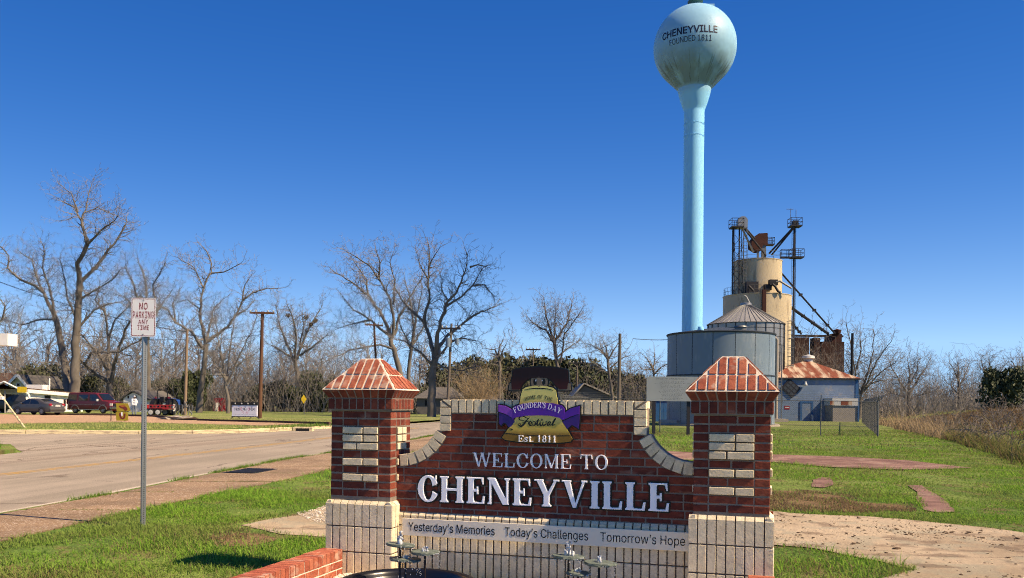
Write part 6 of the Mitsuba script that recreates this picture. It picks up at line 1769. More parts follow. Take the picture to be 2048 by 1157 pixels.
add('sign_box', bx(p[0], q_[0], 60, 61.2, q_[2] + .3, p[2] - .1), 'siding_white', FB)
add('sign_pole', beam(((p[0]), 60.6, 0), ((p[0]), 60.6, p[2]), .12, 8), 'rail_grey', FB)
# drain inlet in the yellow kerb
DI = thing('storm_inlet', 'dark storm drain mouth in the pale kerb across the road', 'storm drain')
c5 = gnd(606, 862, R0)
add('mouth', box(.75, .5, .16, (c5[0], c5[1] + .1, R0 + .06)), 'dark_opening', DI)
add('hood', box(1.1, .6, .06, (c5[0], c5[1] + .15, R0 + .17)), 'kerb_yellow', DI)
for s in (-1, 1): add('cheek', box(.16, .55, .17, (c5[0] + s * .46, c5[1] + .12, R0 + .055)), 'kerb_yellow', DI)

# utility poles and wires
textured('pole_wood', lambda p, n, uv: mix((.12, .055, .03), (.24, .125, .07), noise(p.x * 9, p.y * 9, p.z * .8)), .85)
plain('pole_grey', (.20, .165, .13), .85)
plain('wire_black', (.02, .02, .02), .6)
POLES = {}
def pole(key, label, ub, vb, ut, vt, y, r=.15, arm=None, matl='pole_wood', base=None, arm_dv=3.0):
    K = thing('utility_pole', label, 'utility pole')
    b, t = at(ub, vb, y), at(ut, vt, y)
    b = np.array([b[0], y, base if base is not None else min(b[2], .1)])
    b[2] = min(b[2], .15)
    add('shaft', ring_tube([b, b + (t - b) * .5, t], [r, r * .88, r * .75], 12), matl, K, None, smooth=40)
    if arm:
        c = t + (b - t) * arm_dv / np.linalg.norm(b - t) * (y / FOC)
        al, az = arm
        dx = np.array([math.cos(az), math.sin(az), 0]) * al
        add('crossarm', xf(box(2 * al, .12, .15), tr(c[0], c[1] - r * .9, c[2]) @ rz(az)), 'rail_dark' if matl == 'pole_grey' else matl, K)
        for s in (-.95, -.5, .5, .95): add('insulator', lathe([(.001, .18), (.05, .16), (.07, .08), (.04, 0)], 8), 'hub_white', K, tr(*(c + dx * s + [0, -r * .9, .07])), smooth=True)
        for s in (-1, 1): add('arm_brace', beam(c + dx * s * .5 + [0, -r, -.05], c + [0, -r, -.55], .02, 4), 'rail_grey', K)
        POLES[key] = (c, dx)
    else: POLES[key] = (t - [0, 0, .4], np.zeros(3))
    return K
pole('a', 'brown utility pole with a wide crossarm right beside the marquee sign', 519.5, 840, 525, 624, 69, .17, (24 / FOC * 69, .05), base=.1)
scene['pole_light'] = {'type': 'twosided', 'bsdf': {'type': 'principled', 'base_color': rgb(.24, .17, .11), 'roughness': .9}}
pole('b', 'plain tan utility pole without crossarm, next to the tractor', 370, 834, 374.5, 660, 79, .15, None, 'pole_light', base=.12)
pole('c', 'slim utility pole with a tilted crossarm rising behind the left pillar cap', 757, 830, 748, 648, 85, .13, (.95, .55), base=.05)
KT = pole('d', 'utility pole with two transformers in front of the big forked tree', 894, 830, 903, 648, 72, .13, (19 / FOC * 72, .0), 'pole_grey', base=.0, arm_dv=10)
for u, v, w, h in ((896, 686, .42, .75), (914, 684, .30, .5)):
    p = at(u, v, 71.8); add('transformer', lathe([(.001, h / 2 + .05), (w / 2 * .8, h / 2 + .04), (w / 2, h / 2), (w / 2, -h / 2), (.001, -h / 2)], 18), 'tank_blue', KT, tr(*p), smooth=35)
pole('e', 'tall bare utility pole right of the bell emblem, standing behind the wall', 1237, 830, 1240, 668, 62, .14, None, 'pole_grey', base=.0)
pole('f', 'distant utility pole with a crossarm between the bell emblem and the tall pole', 1153, 830, 1154.5, 724, 110, .13, (1.0, .0), 'pole_grey', base=.1)
pole('g', 'distant thin utility pole just left of the bell emblem', 970, 830, 970, 746, 118, .11, None, 'pole_grey', base=.1)
pole('h', 'distant thin utility pole right above the bell yoke', 1066, 830, 1066.5, 697, 105, .11, (.9, .1), 'pole_grey', base=.1)
KI = pole('i', 'dark utility pole standing in the bare tree right of the rusty shed', 1702, 830, 1705, 667, 100, .2, None, 'wire_black', base=.2)
def wire(name, label, p, q_, sag, r=.012):
    K = thing(name, label, 'cable')
    p, q_ = np.array(p, float), np.array(q_, float)
    t = np.linspace(0, 1, 15)[:, None]
    scene[K] = mikit.ply(ring_tube(p + (q_ - p) * t - np.array([0, 0, 1.0]) * sag * 4 * t * (1 - t), r, 4), 'wire_black')
wire('overhead_wire', 'black cable sloping down across the big bare tree from the upper left', at(-40, 550, 60), POLES['b'][0] + [0, 0, .2], .5, .028)
wire('overhead_wire', 'thin cable running level behind the no-parking sign to the tan pole', at(-60, 640, 66), POLES['b'][0] - [0, 0, .5], .5, .018)
wire('overhead_wire', 'cable from the tan pole to the brown crossarm pole', POLES['b'][0], POLES['a'][0] - [0, 0, 1.7], .35, .018)
wire('overhead_wire', 'lower cable between the tan pole and the brown crossarm pole', POLES['b'][0] - [0, 0, 3.6], POLES['a'][0] - [0, 0, 4.7], .3, .015)
for s, lb in ((-.95, 'left outer'), (.95, 'right outer')):
    wire('overhead_wire', f'power line from the {lb} end of the brown crossarm to the tilted crossarm', POLES['a'][0] + POLES['a'][1] * s, POLES['c'][0] + POLES['c'][1] * s, .6, .010)
wire('overhead_wire', 'power line from the tilted crossarm to the transformer pole', POLES['c'][0], POLES['d'][0], .3, .010)
wire('overhead_wire', 'cable climbing from behind the bell emblem to the tall bare pole', at(1150, 706, 110), at(1240, 676, 62), .5, .022)
wire('overhead_wire', 'cable dipping from the tall bare pole and rising to the steel tank', at(1240, 676, 62), at(1266, 678, 64), .8, .015)
wire('overhead_wire', 'level cable running from the air into the steel tank edge', at(1266, 678, 64), at(1340, 680, 66), .05, .022)
# ---------------------------------------------------------------- trees, brush
textured('bark', lambda p, n, uv: mix((.15, .125, .10), (.275, .25, .22), fbm(p.x * 3, p.y * 3, p.z * 1.3, 3)), .95, k=.68)
plain('twig', (.235, .214, .195), .95, k=.86)
plain('twig_brown', (.20, .17, .148), .95, k=.78)
def tubes(segs, n=3):
    """Frusta for (p, q, r0, r1) segments, one mesh."""
    a = np.asarray(segs, float)
    P, Q_, r0, r1 = a[:, :3], a[:, 3:6], a[:, 6], a[:, 7]
    d = Q_ - P; d /= np.linalg.norm(d, axis=1, keepdims=True) + 1e-9
    h = np.where(np.abs(d[:, 2:3]) < .9, [[0, 0, 1.0]], [[1.0, 0, 0]])
    u = np.cross(d, h); u /= np.linalg.norm(u, axis=1, keepdims=True); w = np.cross(d, u)
    t = np.arange(n) * 2 * PI / n
    c = np.cos(t)[None, :, None] * u[:, None] + np.sin(t)[None, :, None] * w[:, None]
    V = np.concatenate([P[:, None] + c * r0[:, None, None], Q_[:, None] + c * r1[:, None, None]], 1).reshape(-1, 3)
    o = (np.arange(len(a)) * 2 * n)[:, None]
    F = []
    for j in range(n):
        k = (j + 1) % n
        F += [o + [j, k, n + k], o + [j, n + k, n + j]]
    return V, np.concatenate(F)
RMIN = [.0105]
def sprout(rn, segs, p, d, L, r, lvl, maxl, gn=.32, up=.06, step=.5):
    n = max(2, int(L / step)); h = L / n
    x, y, z = p; dx, dy, dz = d
    for i in range(n):
        dx += rn.gauss(0, gn); dy += rn.gauss(0, gn); dz += rn.gauss(0, gn) + up
        k = math.sqrt(dx * dx + dy * dy + dz * dz) + 1e-9; dx /= k; dy /= k; dz /= k
        ra = max(RMIN[0] * 1.1, r * (1 - .75 * i / n)); rb = max(RMIN[0], r * (1 - .75 * (i + 1) / n))
        X, Y, Z = x + dx * h, y + dy * h, z + dz * h
        segs.append((x, y, z, X, Y, Z, ra, rb))
        x, y, z = X, Y, Z
        if lvl < maxl and rn.random() < (.9 if lvl < 2 else .85):
            a = rn.uniform(0, 2 * PI); th = rn.uniform(.5, 1.1)
            ux, uy, uz = rn.gauss(0, 1), rn.gauss(0, 1), rn.gauss(0, 1)
            q = ux * dx + uy * dy + uz * dz; ux -= q * dx; uy -= q * dy; uz -= q * dz
            k = math.sqrt(ux * ux + uy * uy + uz * uz) + 1e-9
            c, s = math.cos(th), math.sin(th)
            sprout(rn, segs, (x, y, z), (dx * c + ux / k * s, dy * c + uy / k * s, dz * c + uz / k * s), L * rn.uniform(.36, .68) * (1 - .35 * i / n), max(.007, rb * .62), lvl + 1, maxl, gn, up, step * .82)
def hero(label, y, limbs, seed, dens=1.0, twigL=2.4, maxl=3, group=None, y_shift=0, mat_twig='twig', start=.22, base_z=-.1, key='bare_tree', up=.06):
    """A tree whose main limbs follow the given lines; limb = (half width in px at its start, at its end, points)."""
    rn = random.Random(seed)
    K = thing(key, label, 'tree', group)
    big, tw, placed = [], [], []
    for li, (w0, w1, pts) in enumerate(limbs):
        pts = [tuple(map(float, p)) for p in pts]
        dep0 = 0.0
        if placed:
            dep0 = min(placed, key=lambda q: (q[0] - pts[0][0]) ** 2 + (q[1] - pts[0][1]) ** 2)[2]
        Lpx = sum(math.dist(a, b) for a, b in zip(pts[:-1], pts[1:]))
        slope = rn.uniform(-.55, .55) * y / FOC * (0.15 if li == 0 else 1)
        # finer, gnarled polyline
        fine = []
        for a, b in zip(pts[:-1], pts[1:]):
            n = max(2, int(math.dist(a, b) / 11))
            for i in range(n):
                f = i / n; fine.append((a[0] + (b[0] - a[0]) * f + rn.gauss(0, .9) * (i > 0), a[1] + (b[1] - a[1]) * f + rn.gauss(0, .9) * (i > 0)))
        fine.append(pts[-1])
        run, W = 0.0, []
        for i, p in enumerate(fine):
            if i: run += math.dist(p, fine[i - 1])
            dep = dep0 + slope * run + rn.gauss(0, .08)
            placed.append((p[0], p[1], dep))
            f = run / Lpx
            W.append((at(p[0], p[1], y + dep), (w0 + (w1 - w0) * f ** .7) * .9 * y / FOC, f))
        if li == 0: W[0][0][2] = base_z
        big.append(ring_tube([w[0] for w in W], [w[1] for w in W], 9 if li < 6 else 6, False))
        for (a, ra, _), (b, rb, f) in zip(W[:-1], W[1:]):
            st = start if li else .75
            if f < st: continue
            d = b - a; ln = np.linalg.norm(d); d = d / ln
            m = dens * 2.6 * ln / .62
            m = int(m) + (rn.random() < m % 1)
            for _ in range(m):
                u = np.array([rn.gauss(0, 1) for _ in range(3)]); u -= d * (u @ d); u /= np.linalg.norm(u) + 1e-9
                th = rn.uniform(.45, 1.25)
                dd = d * math.cos(th) + u * math.sin(th)
                q = a + (b - a) * rn.random()
                sprout(rn, tw, tuple(q), tuple(dd), 1.2 * twigL * rn.uniform(.3, 1.0) * (1.15 - .4 * f), max(.018, min(rb * .5, .05)), 0, maxl, up=up)
        sprout(rn, tw, tuple(W[-1][0]), tuple(d), twigL * .8, max(.02, W[-1][1] * .9), 0, maxl, up=up)
    add('trunk', cat(big), 'bark', K, None, smooth=True)
    add('crown', tubes(tw, 3), mat_twig, K, kind='stuff')
    return K
hero('tallest bare tree far left, with a long dead-straight right limb and twin trunks', 98, [
    (12, 6.5, [(150, 806), (150, 740), (151, 700), (155, 640), (158, 600), (159, 563)]),
    (11, 6, [(138, 806), (133, 745), (126, 715), (117, 660), (110, 635)]),
    (5.5, 4, [(159, 563), (154, 527), (167, 507), (175, 489)]), (4, 1, [(175, 489), (163, 442), (150, 416), (126, 404)]), (2, .7, [(156, 425), (144, 389), (126, 375)]),
    (2, .7, [(163, 442), (172, 420), (178, 385), (184, 368)]), (3, .8, [(175, 489), (200, 463), (217, 451), (236, 432)]), (1.5, .6, [(172, 425), (195, 415), (222, 428), (234, 432)]),
    (4.5, 1.5, [(159, 568), (191, 536), (212, 507), (235, 478), (251, 451)]),
    (5, 1.2, [(110, 635), (88, 586), (71, 572), (41, 560), (15, 536), (18, 513), (3, 495)]), (3, .8, [(88, 586), (76, 563), (68, 536), (65, 520), (40, 505)]), (3.5, .8, [(110, 635), (100, 580), (85, 536), (88, 500), (84, 487)]),
    (3.5, 1, [(152, 660), (188, 621), (212, 610), (244, 604)]), (3, .8, [(112, 640), (80, 640), (45, 650), (10, 640)]), (3, .8, [(153, 640), (135, 600), (130, 560), (120, 520)]), (2.6, .8, [(158, 600), (190, 580), (225, 560), (240, 540)])], 1, 1.15, 2.6)
hero('bare tree with a short forked trunk and long low limbs, right of the tallest tree', 102, [
    (8, 6, [(221, 806), (219, 785), (219, 766)]), (5, 2, [(219, 766), (194, 751), (165, 725), (150, 705)]), (5, 2, [(219, 764), (217, 725), (217, 677), (209, 619)]), (4.5, 2, [(222, 764), (235, 707), (250, 660), (268, 633)]),
    (4, 1.5, [(217, 742), (200, 713), (180, 690), (165, 672)]), (3, 1.2, [(170, 728), (182, 706), (240, 706), (262, 712), (268, 722)]), (2.5, .9, [(217, 680), (230, 640), (262, 610), (282, 590)]), (2.5, .8, [(211, 625), (190, 600), (200, 570)]), (2.5, .9, [(235, 707), (262, 690), (300, 670), (318, 640)])], 2, 1.1, 2.3)
hero('bare tree whose crown rises behind the no-parking sign', 106, [
    (7, 5, [(296, 806), (296, 740), (294, 690)]), (4, 1, [(294, 690), (280, 620), (268, 570), (250, 535)]), (4, 1, [(294, 690), (296, 610), (290, 560), (276, 520)]), (4, 1, [(294, 690), (310, 610), (306, 570), (330, 530)]), (3, .8, [(300, 650), (330, 600), (345, 580)]), (3, .8, [(284, 640), (255, 600), (235, 590)])], 3, 1.35, 2.6)
hero('wide-branching bare tree between the tan pole and the brown crossarm pole', 97, [
    (7.5, 5, [(398, 812), (404, 770), (409, 724), (412, 689)]), (4, 1, [(408, 700), (382, 663), (350, 645), (335, 619), (312, 610)]), (4.2, 1.2, [(412, 690), (400, 636), (403, 592), (412, 563), (423, 545), (423, 528), (412, 501)]),
    (2, .7, [(423, 547), (447, 545), (465, 536), (480, 528)]), (2, .7, [(406, 575), (388, 536), (356, 516)]), (3.2, 1, [(414, 686), (420, 648), (429, 616), (447, 598)]), (4, .9, [(416, 684), (456, 654), (473, 630), (485, 601), (506, 586), (535, 577), (559, 577)]),
    (2, .8, [(473, 630), (494, 619), (509, 601)]), (2, .7, [(485, 601), (490, 570), (500, 555)]), (2.2, .7, [(350, 645), (345, 610), (360, 580)]), (2.4, .7, [(402, 620), (375, 600), (355, 605)])], 4, 1.1, 2.3)
hero('slim multi-stemmed bare tree just left of the marquee sign', 94, [
    (4, 3, [(456, 818), (455, 790), (452, 760)]), (2.6, .8, [(452, 765), (440, 700), (432, 650), (428, 615)]), (2.6, .8, [(453, 765), (460, 700), (468, 650), (470, 620)]), (2.4, .8, [(454, 770), (480, 710), (505, 660), (515, 630)]), (2, .7, [(452, 760), (425, 720), (405, 700)]), (2, .7, [(460, 740), (490, 720), (520, 700)])], 5, 1.2, 2.0)
K = hero('bare tree with small reddish-brown clumps in its crown, right of the brown crossarm pole', 112, [
    (6, 4, [(598, 806), (597, 760), (590, 722)]), (3.6, 1, [(590, 725), (570, 680), (556, 640), (552, 610)]), (3.6, 1, [(590, 725), (592, 670), (586, 640), (575, 612)]), (3.6, 1, [(592, 722), (612, 670), (628, 640), (640, 620)]), (3, .8, [(585, 715), (560, 700), (540, 690)]), (3, .8, [(600, 712), (630, 690), (655, 670)]), (2.4, .7, [(600, 690), (608, 650), (605, 625)])], 6, 1.35, 2.6)
def leaf_ball(q, c, r, n, size, flat=1.0):
    """Small leaf quads through a lumpy volume."""
    d = q.normal(size=(n, 3)); d /= np.linalg.norm(d, axis=1, keepdims=True)
    rr = q.random(n) ** .4
    lob = .72 + .5 * meshkit.fbm(d * 1.7 + c[0], 3, 5)
    P = np.array(c) + d * (rr * lob)[:, None] * np.array(r)
    a = q.normal(size=(n, 3)); a /= np.linalg.norm(a, axis=1, keepdims=True); b = np.cross(a, q.normal(size=(n, 3))); b /= np.linalg.norm(b, axis=1, keepdims=True)
    s = (size * q.uniform(.5, 1.3, n))[:, None]
    V = np.stack([P - a * s, P + b * s * .55, P + a * s, P - b * s * .55], 1).reshape(-1, 3)
    o = np.arange(n)[:, None] * 4
    return V, np.concatenate([o + [0, 1, 2], o + [0, 2, 3]])
mat('leaf_dark', {'type': 'twosided', 'bsdf': {'type': 'principled', 'base_color': proc(lambda p, n, uv: mix((.022, .034, .012), (.062, .078, .028), noise(p.x * 1.6, p.y * 1.6, p.z * 1.6)) * (.6 + .8 * noise(p.x * 9, p.y * 9, p.z * 9))), 'roughness': .7}}, False)
plain('leaf_olive', (.13, .10, .055), .8, k=.9)
q = np.random.default_rng(31)
for (u, v, r) in ((612, 636, .42), (631, 642, .36), (576, 632, .34), (622, 650, .3)):
    c = at(u, v, 112); add('mistletoe', leaf_ball(q, c, (r, r, r * .9), 160, .10), 'leaf_olive', K, kind='stuff')
hero('left one of the two big bare trees in the middle, leaning left with upswept limbs', 96, [
    (8, 5, [(806, 800), (800, 748), (790, 710), (781, 677)]), (4.4, 1, [(781, 677), (769, 642), (757, 619), (737, 592), (705, 566), (669, 545)]), (4, .9, [(785, 677), (787, 636), (781, 601), (757, 557), (737, 530), (693, 504)]),
    (3.6, .9, [(788, 671), (799, 633), (813, 610), (831, 575), (843, 560)]), (3.4, .9, [(778, 671), (743, 642), (707, 621), (684, 592)]), (2.4, .7, [(757, 557), (760, 525), (752, 500)]), (2.4, .7, [(787, 610), (790, 560), (780, 525), (785, 510)]), (2.6, .7, [(737, 592), (733, 560), (712, 530), (700, 512)]),
    (3, .8, [(790, 700), (760, 690), (700, 700), (650, 725), (630, 740)]), (2.4, .7, [(740, 640), (700, 650), (670, 660)])], 7, 1.2, 2.5)
hero('bare tree standing between the two big middle trees, mostly hidden', 104, [
    (5, 3.5, [(815, 800), (819, 724), (828, 660)]), (3, .8, [(828, 660), (820, 600), (810, 560)]), (3, .8, [(828, 660), (838, 610), (845, 575)]), (2.6, .8, [(822, 700), (800, 650), (795, 620)]), (2.6, .8, [(825, 690), (850, 650), (858, 640)])], 8, 1.2, 2.3)
hero('right one of the two big bare trees in the middle, forking low behind the wall', 84, [
    (10.5, 7, [(863, 826), (864, 790), (866, 739), (870, 718)]), (6, 1.2, [(869, 720), (860, 677), (848, 645), (819, 618), (804, 601), (787, 569)]), (4, 1, [(850, 648), (851, 624), (859, 601), (856, 563), (859, 519), (857, 488)]),
    (6, 1, [(872, 712), (875, 666), (890, 624), (895, 604), (913, 586), (931, 542), (934, 510)]), (4.5, 1, [(875, 697), (895, 671), (922, 651), (951, 630), (993, 613)]), (3, .9, [(893, 613), (922, 595), (945, 572), (963, 539)]), (3, 1, [(884, 707), (904, 683), (922, 677), (957, 683)]),
    (3.4, 1, [(865, 732), (846, 710), (810, 683), (790, 680)]), (2.2, .7, [(857, 540), (870, 510), (880, 495)]), (2.2, .7, [(857, 560), (840, 530), (835, 510)]), (2.4, .7, [(945, 572), (970, 570), (985, 590)]), (2.2, .7, [(895, 600), (882, 575), (885, 560)]), (2.4, .7, [(940, 535), (955, 530), (975, 535)]), (2.6, .8, [(868, 724), (886, 735), (915, 742), (950, 735)])], 9, 1.15, 2.2)
hero('bare tree with a wide brushy crown behind the bell emblem', 118, [
    (5, 3.6, [(1117, 800), (1115, 732), (1109, 689)]), (3.2, .9, [(1106, 684), (1092, 660), (1073, 651), (1060, 640)]), (3.2, .8, [(1106, 680), (1092, 633), (1088, 600)]), (3.2, .8, [(1111, 680), (1133, 649), (1144, 605)]), (2.6, .8, [(1121, 726), (1129, 668), (1150, 640), (1160, 625)]), (2.6, .7, [(1108, 690), (1110, 640), (1112, 610)]), (2.4, .7, [(1115, 715), (1145, 690), (1160, 680)])], 10, 1.5, 2.6)
hero('small gnarled bare tree between the bell emblem and the transformer pole', 114, [
    (4, 3, [(1000, 790), (1000, 735), (996, 715)]), (2.4, .8, [(996, 716), (990, 700), (975, 698)]), (2.4, .8, [(1000, 725), (1006, 700), (1012, 690)]), (2, .8, [(996, 716), (1000, 690), (1006, 680)])], 11, .9, 1.6)
hero('bare tree with a pale leaning trunk right beside the tall bare pole', 101, [
    (4, 3, [(1226, 804), (1222, 770), (1218, 745), (1216, 718)]), (2.6, .7, [(1216, 720), (1200, 700), (1182, 690), (1170, 688)]), (2.6, .7, [(1216, 720), (1212, 695), (1205, 680)]), (2.6, .7, [(1216, 720), (1228, 700), (1238, 685)]), (2.6, .7, [(1218, 740), (1240, 720), (1256, 712)]), (2.2, .7, [(1219, 748), (1195, 735), (1178, 728)]), (2, .6, [(1222, 765), (1240, 755), (1250, 750)])], 12, 1.5, 1.9)
hero('small bare tree just left of the steel tank', 122, [
    (3, 2, [(1308, 800), (1308, 760), (1306, 735)]), (2, .7, [(1306, 738), (1296, 722), (1288, 712)]), (2, .7, [(1306, 738), (1310, 718), (1308, 706)]), (2.4, .8, [(1307, 750), (1322, 735), (1336, 728)]), (1.8, .6, [(1306, 740), (1290, 740), (1280, 735)])], 13, 1.3, 1.8)
hero('fan-shaped bare tree at the right end of the block building', 104, [
    (5, 4, [(1718, 828), (1720, 800), (1722, 785)]), (2.6, .7, [(1722, 790), (1736, 745), (1747, 704), (1747, 660)]), (2.6, .7, [(1720, 792), (1708, 730), (1700, 680), (1692, 645)]), (2.4, .7, [(1726, 785), (1762, 745), (1793, 724)]), (2.4, .7, [(1724, 788), (1752, 724), (1783, 683)]), (2.2, .7, [(1714, 740), (1722, 700), (1720, 660)]), (2.2, .7, [(1730, 775), (1760, 762), (1790, 760)]), (2, .6, [(1712, 770), (1698, 740), (1690, 720)])], 14, 1.0, 2.3, up=.14)
hero('spreading dark bare tree standing over the dry brush, right of the fence corner', 132, [
    (4.5, 3.6, [(1816, 832), (1817, 815), (1818, 787)]), (2.8, .7, [(1818, 790), (1800, 765), (1785, 740), (1780, 725)]), (2.8, .7, [(1818, 790), (1820, 750), (1815, 720)]), (2.8, .7, [(1818, 790), (1838, 755), (1852, 735), (1858, 722)]), (2.4, .7, [(1817, 800), (1795, 790), (1772, 780)]), (2.4, .7, [(1818, 800), (1842, 790), (1862, 785)]), (2.2, .7, [(1819, 770), (1835, 740), (1836, 718)])], 15, 1.5, 2.8)
hero('pale-trunked bare tree beside the low white house on the far right', 128, [
    (3.4, 2.6, [(1920, 832), (1919, 800), (1917, 760)]), (2, .6, [(1917, 765), (1908, 740), (1900, 728)]), (2, .6, [(1917, 762), (1917, 740), (1914, 722)]), (2, .6, [(1918, 775), (1932, 745), (1938, 728)]), (1.8, .6, [(1919, 802), (1935, 785), (1945, 775)]), (1.8, .6, [(1918, 790), (1900, 770), (1890, 762)])], 16, 1.4, 2.3, mat_twig='twig')
hero('tall thin bare tree left of the big dark evergreen', 136, [
    (3.6, 2.6, [(1982, 832), (1980, 790), (1976, 755)]), (2.2, .6, [(1976, 760), (1966, 735), (1962, 718)]), (2.2, .6, [(1976, 758), (1980, 735), (1978, 715)]), (2, .6, [(1979, 780), (2000, 745), (2010, 728)]), (1.8, .6, [(1980, 795), (1962, 775), (1950, 765)])], 17, 1.5, 2.6)
hero('leafless tree at the far right edge, behind the dark evergreen', 140, [
    (4, 3, [(2042, 832), (2040, 780), (2042, 750)]), (2.4, .7, [(2042, 755), (2030, 735), (2022, 722)]), (2.4, .7, [(2042, 755), (2046, 730), (2044, 714)]), (2.4, .7, [(2042, 760), (2062, 735), (2070, 720)])], 18, 1.5, 2.6)
hero('half-cut bare tree at the extreme left edge of the view', 90, [
    (7, 5, [(-34, 806), (-36, 740), (-34, 690)]), (4, 1.2, [(-34, 690), (-16, 650), (4, 640), (10, 612), (2, 600)]), (3, .9, [(-36, 700), (-20, 690), (12, 715), (30, 735)]), (3.4, 1, [(-34, 690), (-40, 620), (-30, 580)])], 19, 1.1, 2.2)

# background trees of the same kinds, reusing a few models
def model(seed, H, spread, maxl=2, stems=1):
    rn = random.Random(seed); big, tw = [], []
    for s in range(stems):
        p = np.array([rn.gauss(0, .3) * (stems > 1), rn.gauss(0, .3) * (stems > 1), 0]); d = np.array([rn.gauss(0, .12 * stems), rn.gauss(0, .12 * stems), 1.0]); d /= np.linalg.norm(d)
        r = H * .016 / stems ** .5; n = 9; L = H * .55 / n
        for i in range(n):
            d = d + np.array([rn.gauss(0, .10), rn.gauss(0, .10), .03]); d /= np.linalg.norm(d); q_ = p + d * L
            big.append((*p, *q_, r * (1 - .07 * i), r * (1 - .07 * (i + 1)))); p = q_
            if i >= 3:
                for _ in range(2 if stems == 1 else 1):
                    a = rn.uniform(0, 2 * PI); e = rn.uniform(.45, 1.05)
                    sprout(rn, tw, tuple(p), (math.cos(a) * math.sin(e), math.sin(a) * math.sin(e), math.cos(e)), H * spread * rn.uniform(.7, 1.1) * (1.1 - .05 * i), r * .5, 0, maxl + 1, .26, .09, .68)
        sprout(rn, tw, tuple(p), tuple(d), H * .42, r * .45, 0, maxl + 1, .22, .1, .7)
    return tubes(big, 6), tubes(tw, 3)
RMIN[0] = .019
for i_, a_ in enumerate([(41, 12, .32), (42, 12, .37), (43, 9, .32, 2, 3), (44, 13, .30)]):
    t_, c_ = model(*a_)
    for m_ in ('twig', 'twig_brown'):
        scene[f'tree_model_{i_}_{m_}'] = {'type': 'shapegroup', 'trunk': mikit.ply(t_, 'bark', smooth=True), 'crown': mikit.ply(c_, m_)}
RMIN[0] = .0105
rb = random.Random(77)
def back_tree(u, y, vtop, mi_, label, group, tint='twig'):
    K = thing('bare_tree', label, 'tree', group)
    x = (u - CX) / FOC * y
    H = at(u, vtop, y)[2]
    s = H / [12.6, 12.6, 9.3, 13.4][mi_]
    M = tr(x, y, .0) @ rz(rb.uniform(0, 6)) @ np.diag([s * rb.uniform(.9, 1.15), s * rb.uniform(.9, 1.15), s, 1])
    scene[K] = {'type': 'instance', 'shapegroup': {'type': 'ref', 'id': f'tree_model_{mi_}_{tint}'}, 'to_world': T4(M)}
    labels[K + '__crown'] = {'kind': 'stuff'}
for i, (u, y, vt) in enumerate([(8, 118, 640), (40, 126, 610), (75, 120, 640), (105, 132, 600), (182, 124, 640), (205, 135, 600), (250, 122, 650), (275, 134, 610), (325, 120, 630), (350, 130, 600), (375, 118, 660), (430, 128, 620), (470, 120, 650), (500, 132, 640), (535, 122, 660), (560, 132, 650), (22, 138, 600), (60, 112, 690), (90, 140, 590), (135, 124, 650), (160, 138, 600), (228, 128, 640), (300, 140, 590), (340, 112, 690), (400, 136, 610), (450, 138, 630), (485, 114, 700), (580, 124, 670), (612, 134, 640)]):
    back_tree(u, y, vt, i % 4, 'grey bare tree in the thicket behind the parked vehicles and the marquee sign', 'bare trees of the left thicket', 'twig' if i % 3 else 'twig_brown')
for i, (u, y, vt) in enumerate([(640, 122, 645), (672, 130, 660), (705, 120, 650), (735, 130, 640), (838, 126, 640), (955, 134, 690), (1022, 130, 655), (1045, 126, 668), (1075, 136, 690), (655, 138, 640), (690, 124, 680), (760, 136, 650), (860, 130, 660), (905, 136, 690), (980, 126, 700)]):
    back_tree(u, y, vt, (i + 1) % 4, 'grey bare tree in the background between the left pillar and the bell emblem', 'bare trees of the middle background')
for i, (u, y, vt) in enumerate([(1150, 136, 720), (1180, 128, 690), (1250, 126, 700), (1275, 132, 722)]):
    back_tree(u, y, vt, (i + 2) % 4, 'reddish bare tree in the background between the bell emblem and the steel tank', 'bare trees left of the tank', 'twig_brown')
for i, (u, y, vt) in enumerate([(1775, 150, 745), (1800, 160, 740), (1848, 150, 755), (1872, 160, 750), (1895, 150, 765), (1945, 155, 745), (1962, 165, 735), (2005, 160, 725), (2035, 170, 730)]):
    back_tree(u, y, vt, i % 4, 'hazy grey bare tree in the far line above the dry brush on the right', 'bare trees of the right treeline')
for i, (u, y, vt) in enumerate([(1600, 116, 655), (1628, 118, 640), (1655, 116, 690)]):
    back_tree(u, y, vt, (2, 3, 2)[i], 'leafless tree tangled in front of the rusty shed frame', 'bare trees before the rusty shed', 'twig_brown')

# evergreens
def evergreen_model(seed, n, r, lobes):
    q = np.random.default_rng(seed); ms = []
    for i in range(lobes):
        c = np.array([q.normal(0, .45), q.normal(0, .45), q.uniform(.45, 1.5)])
        ms.append(leaf_ball(q, c, (r * q.uniform(.7, 1.1),) * 2 + (r * q.uniform(.6, .9),), n // lobes, .085))
    return cat(ms)
EV = [mikit.ply(evergreen_model(s, 4200, .62, 9), 'leaf_dark') for s in (51, 52, 53)]
EVO = [mikit.ply(evergreen_model(s, 4200, .62, 9), 'leaf_olive2') for s in (54, 55)]
mat('leaf_olive2', {'type': 'twosided', 'bsdf': {'type': 'principled', 'base_color': proc(lambda p, n, uv: mix((.036, .044, .018), (.085, .092, .042), noise(p.x * 1.3, p.y * 1.3, p.z * 1.3)) * (.6 + .8 * noise(p.x * 9, p.y * 9, p.z * 9))), 'roughness': .8}}, False)
STEM = mikit.ply(tubes([(0, 0, 0, .02, 0, .5, .05, .04), (.02, 0, .5, -.05, .02, 1.2, .04, .02), (0, 0, .3, .25, .1, .9, .03, .02), (0, 0, .35, -.22, -.1, .9, .03, .02)], 6), 'bark', smooth=True)
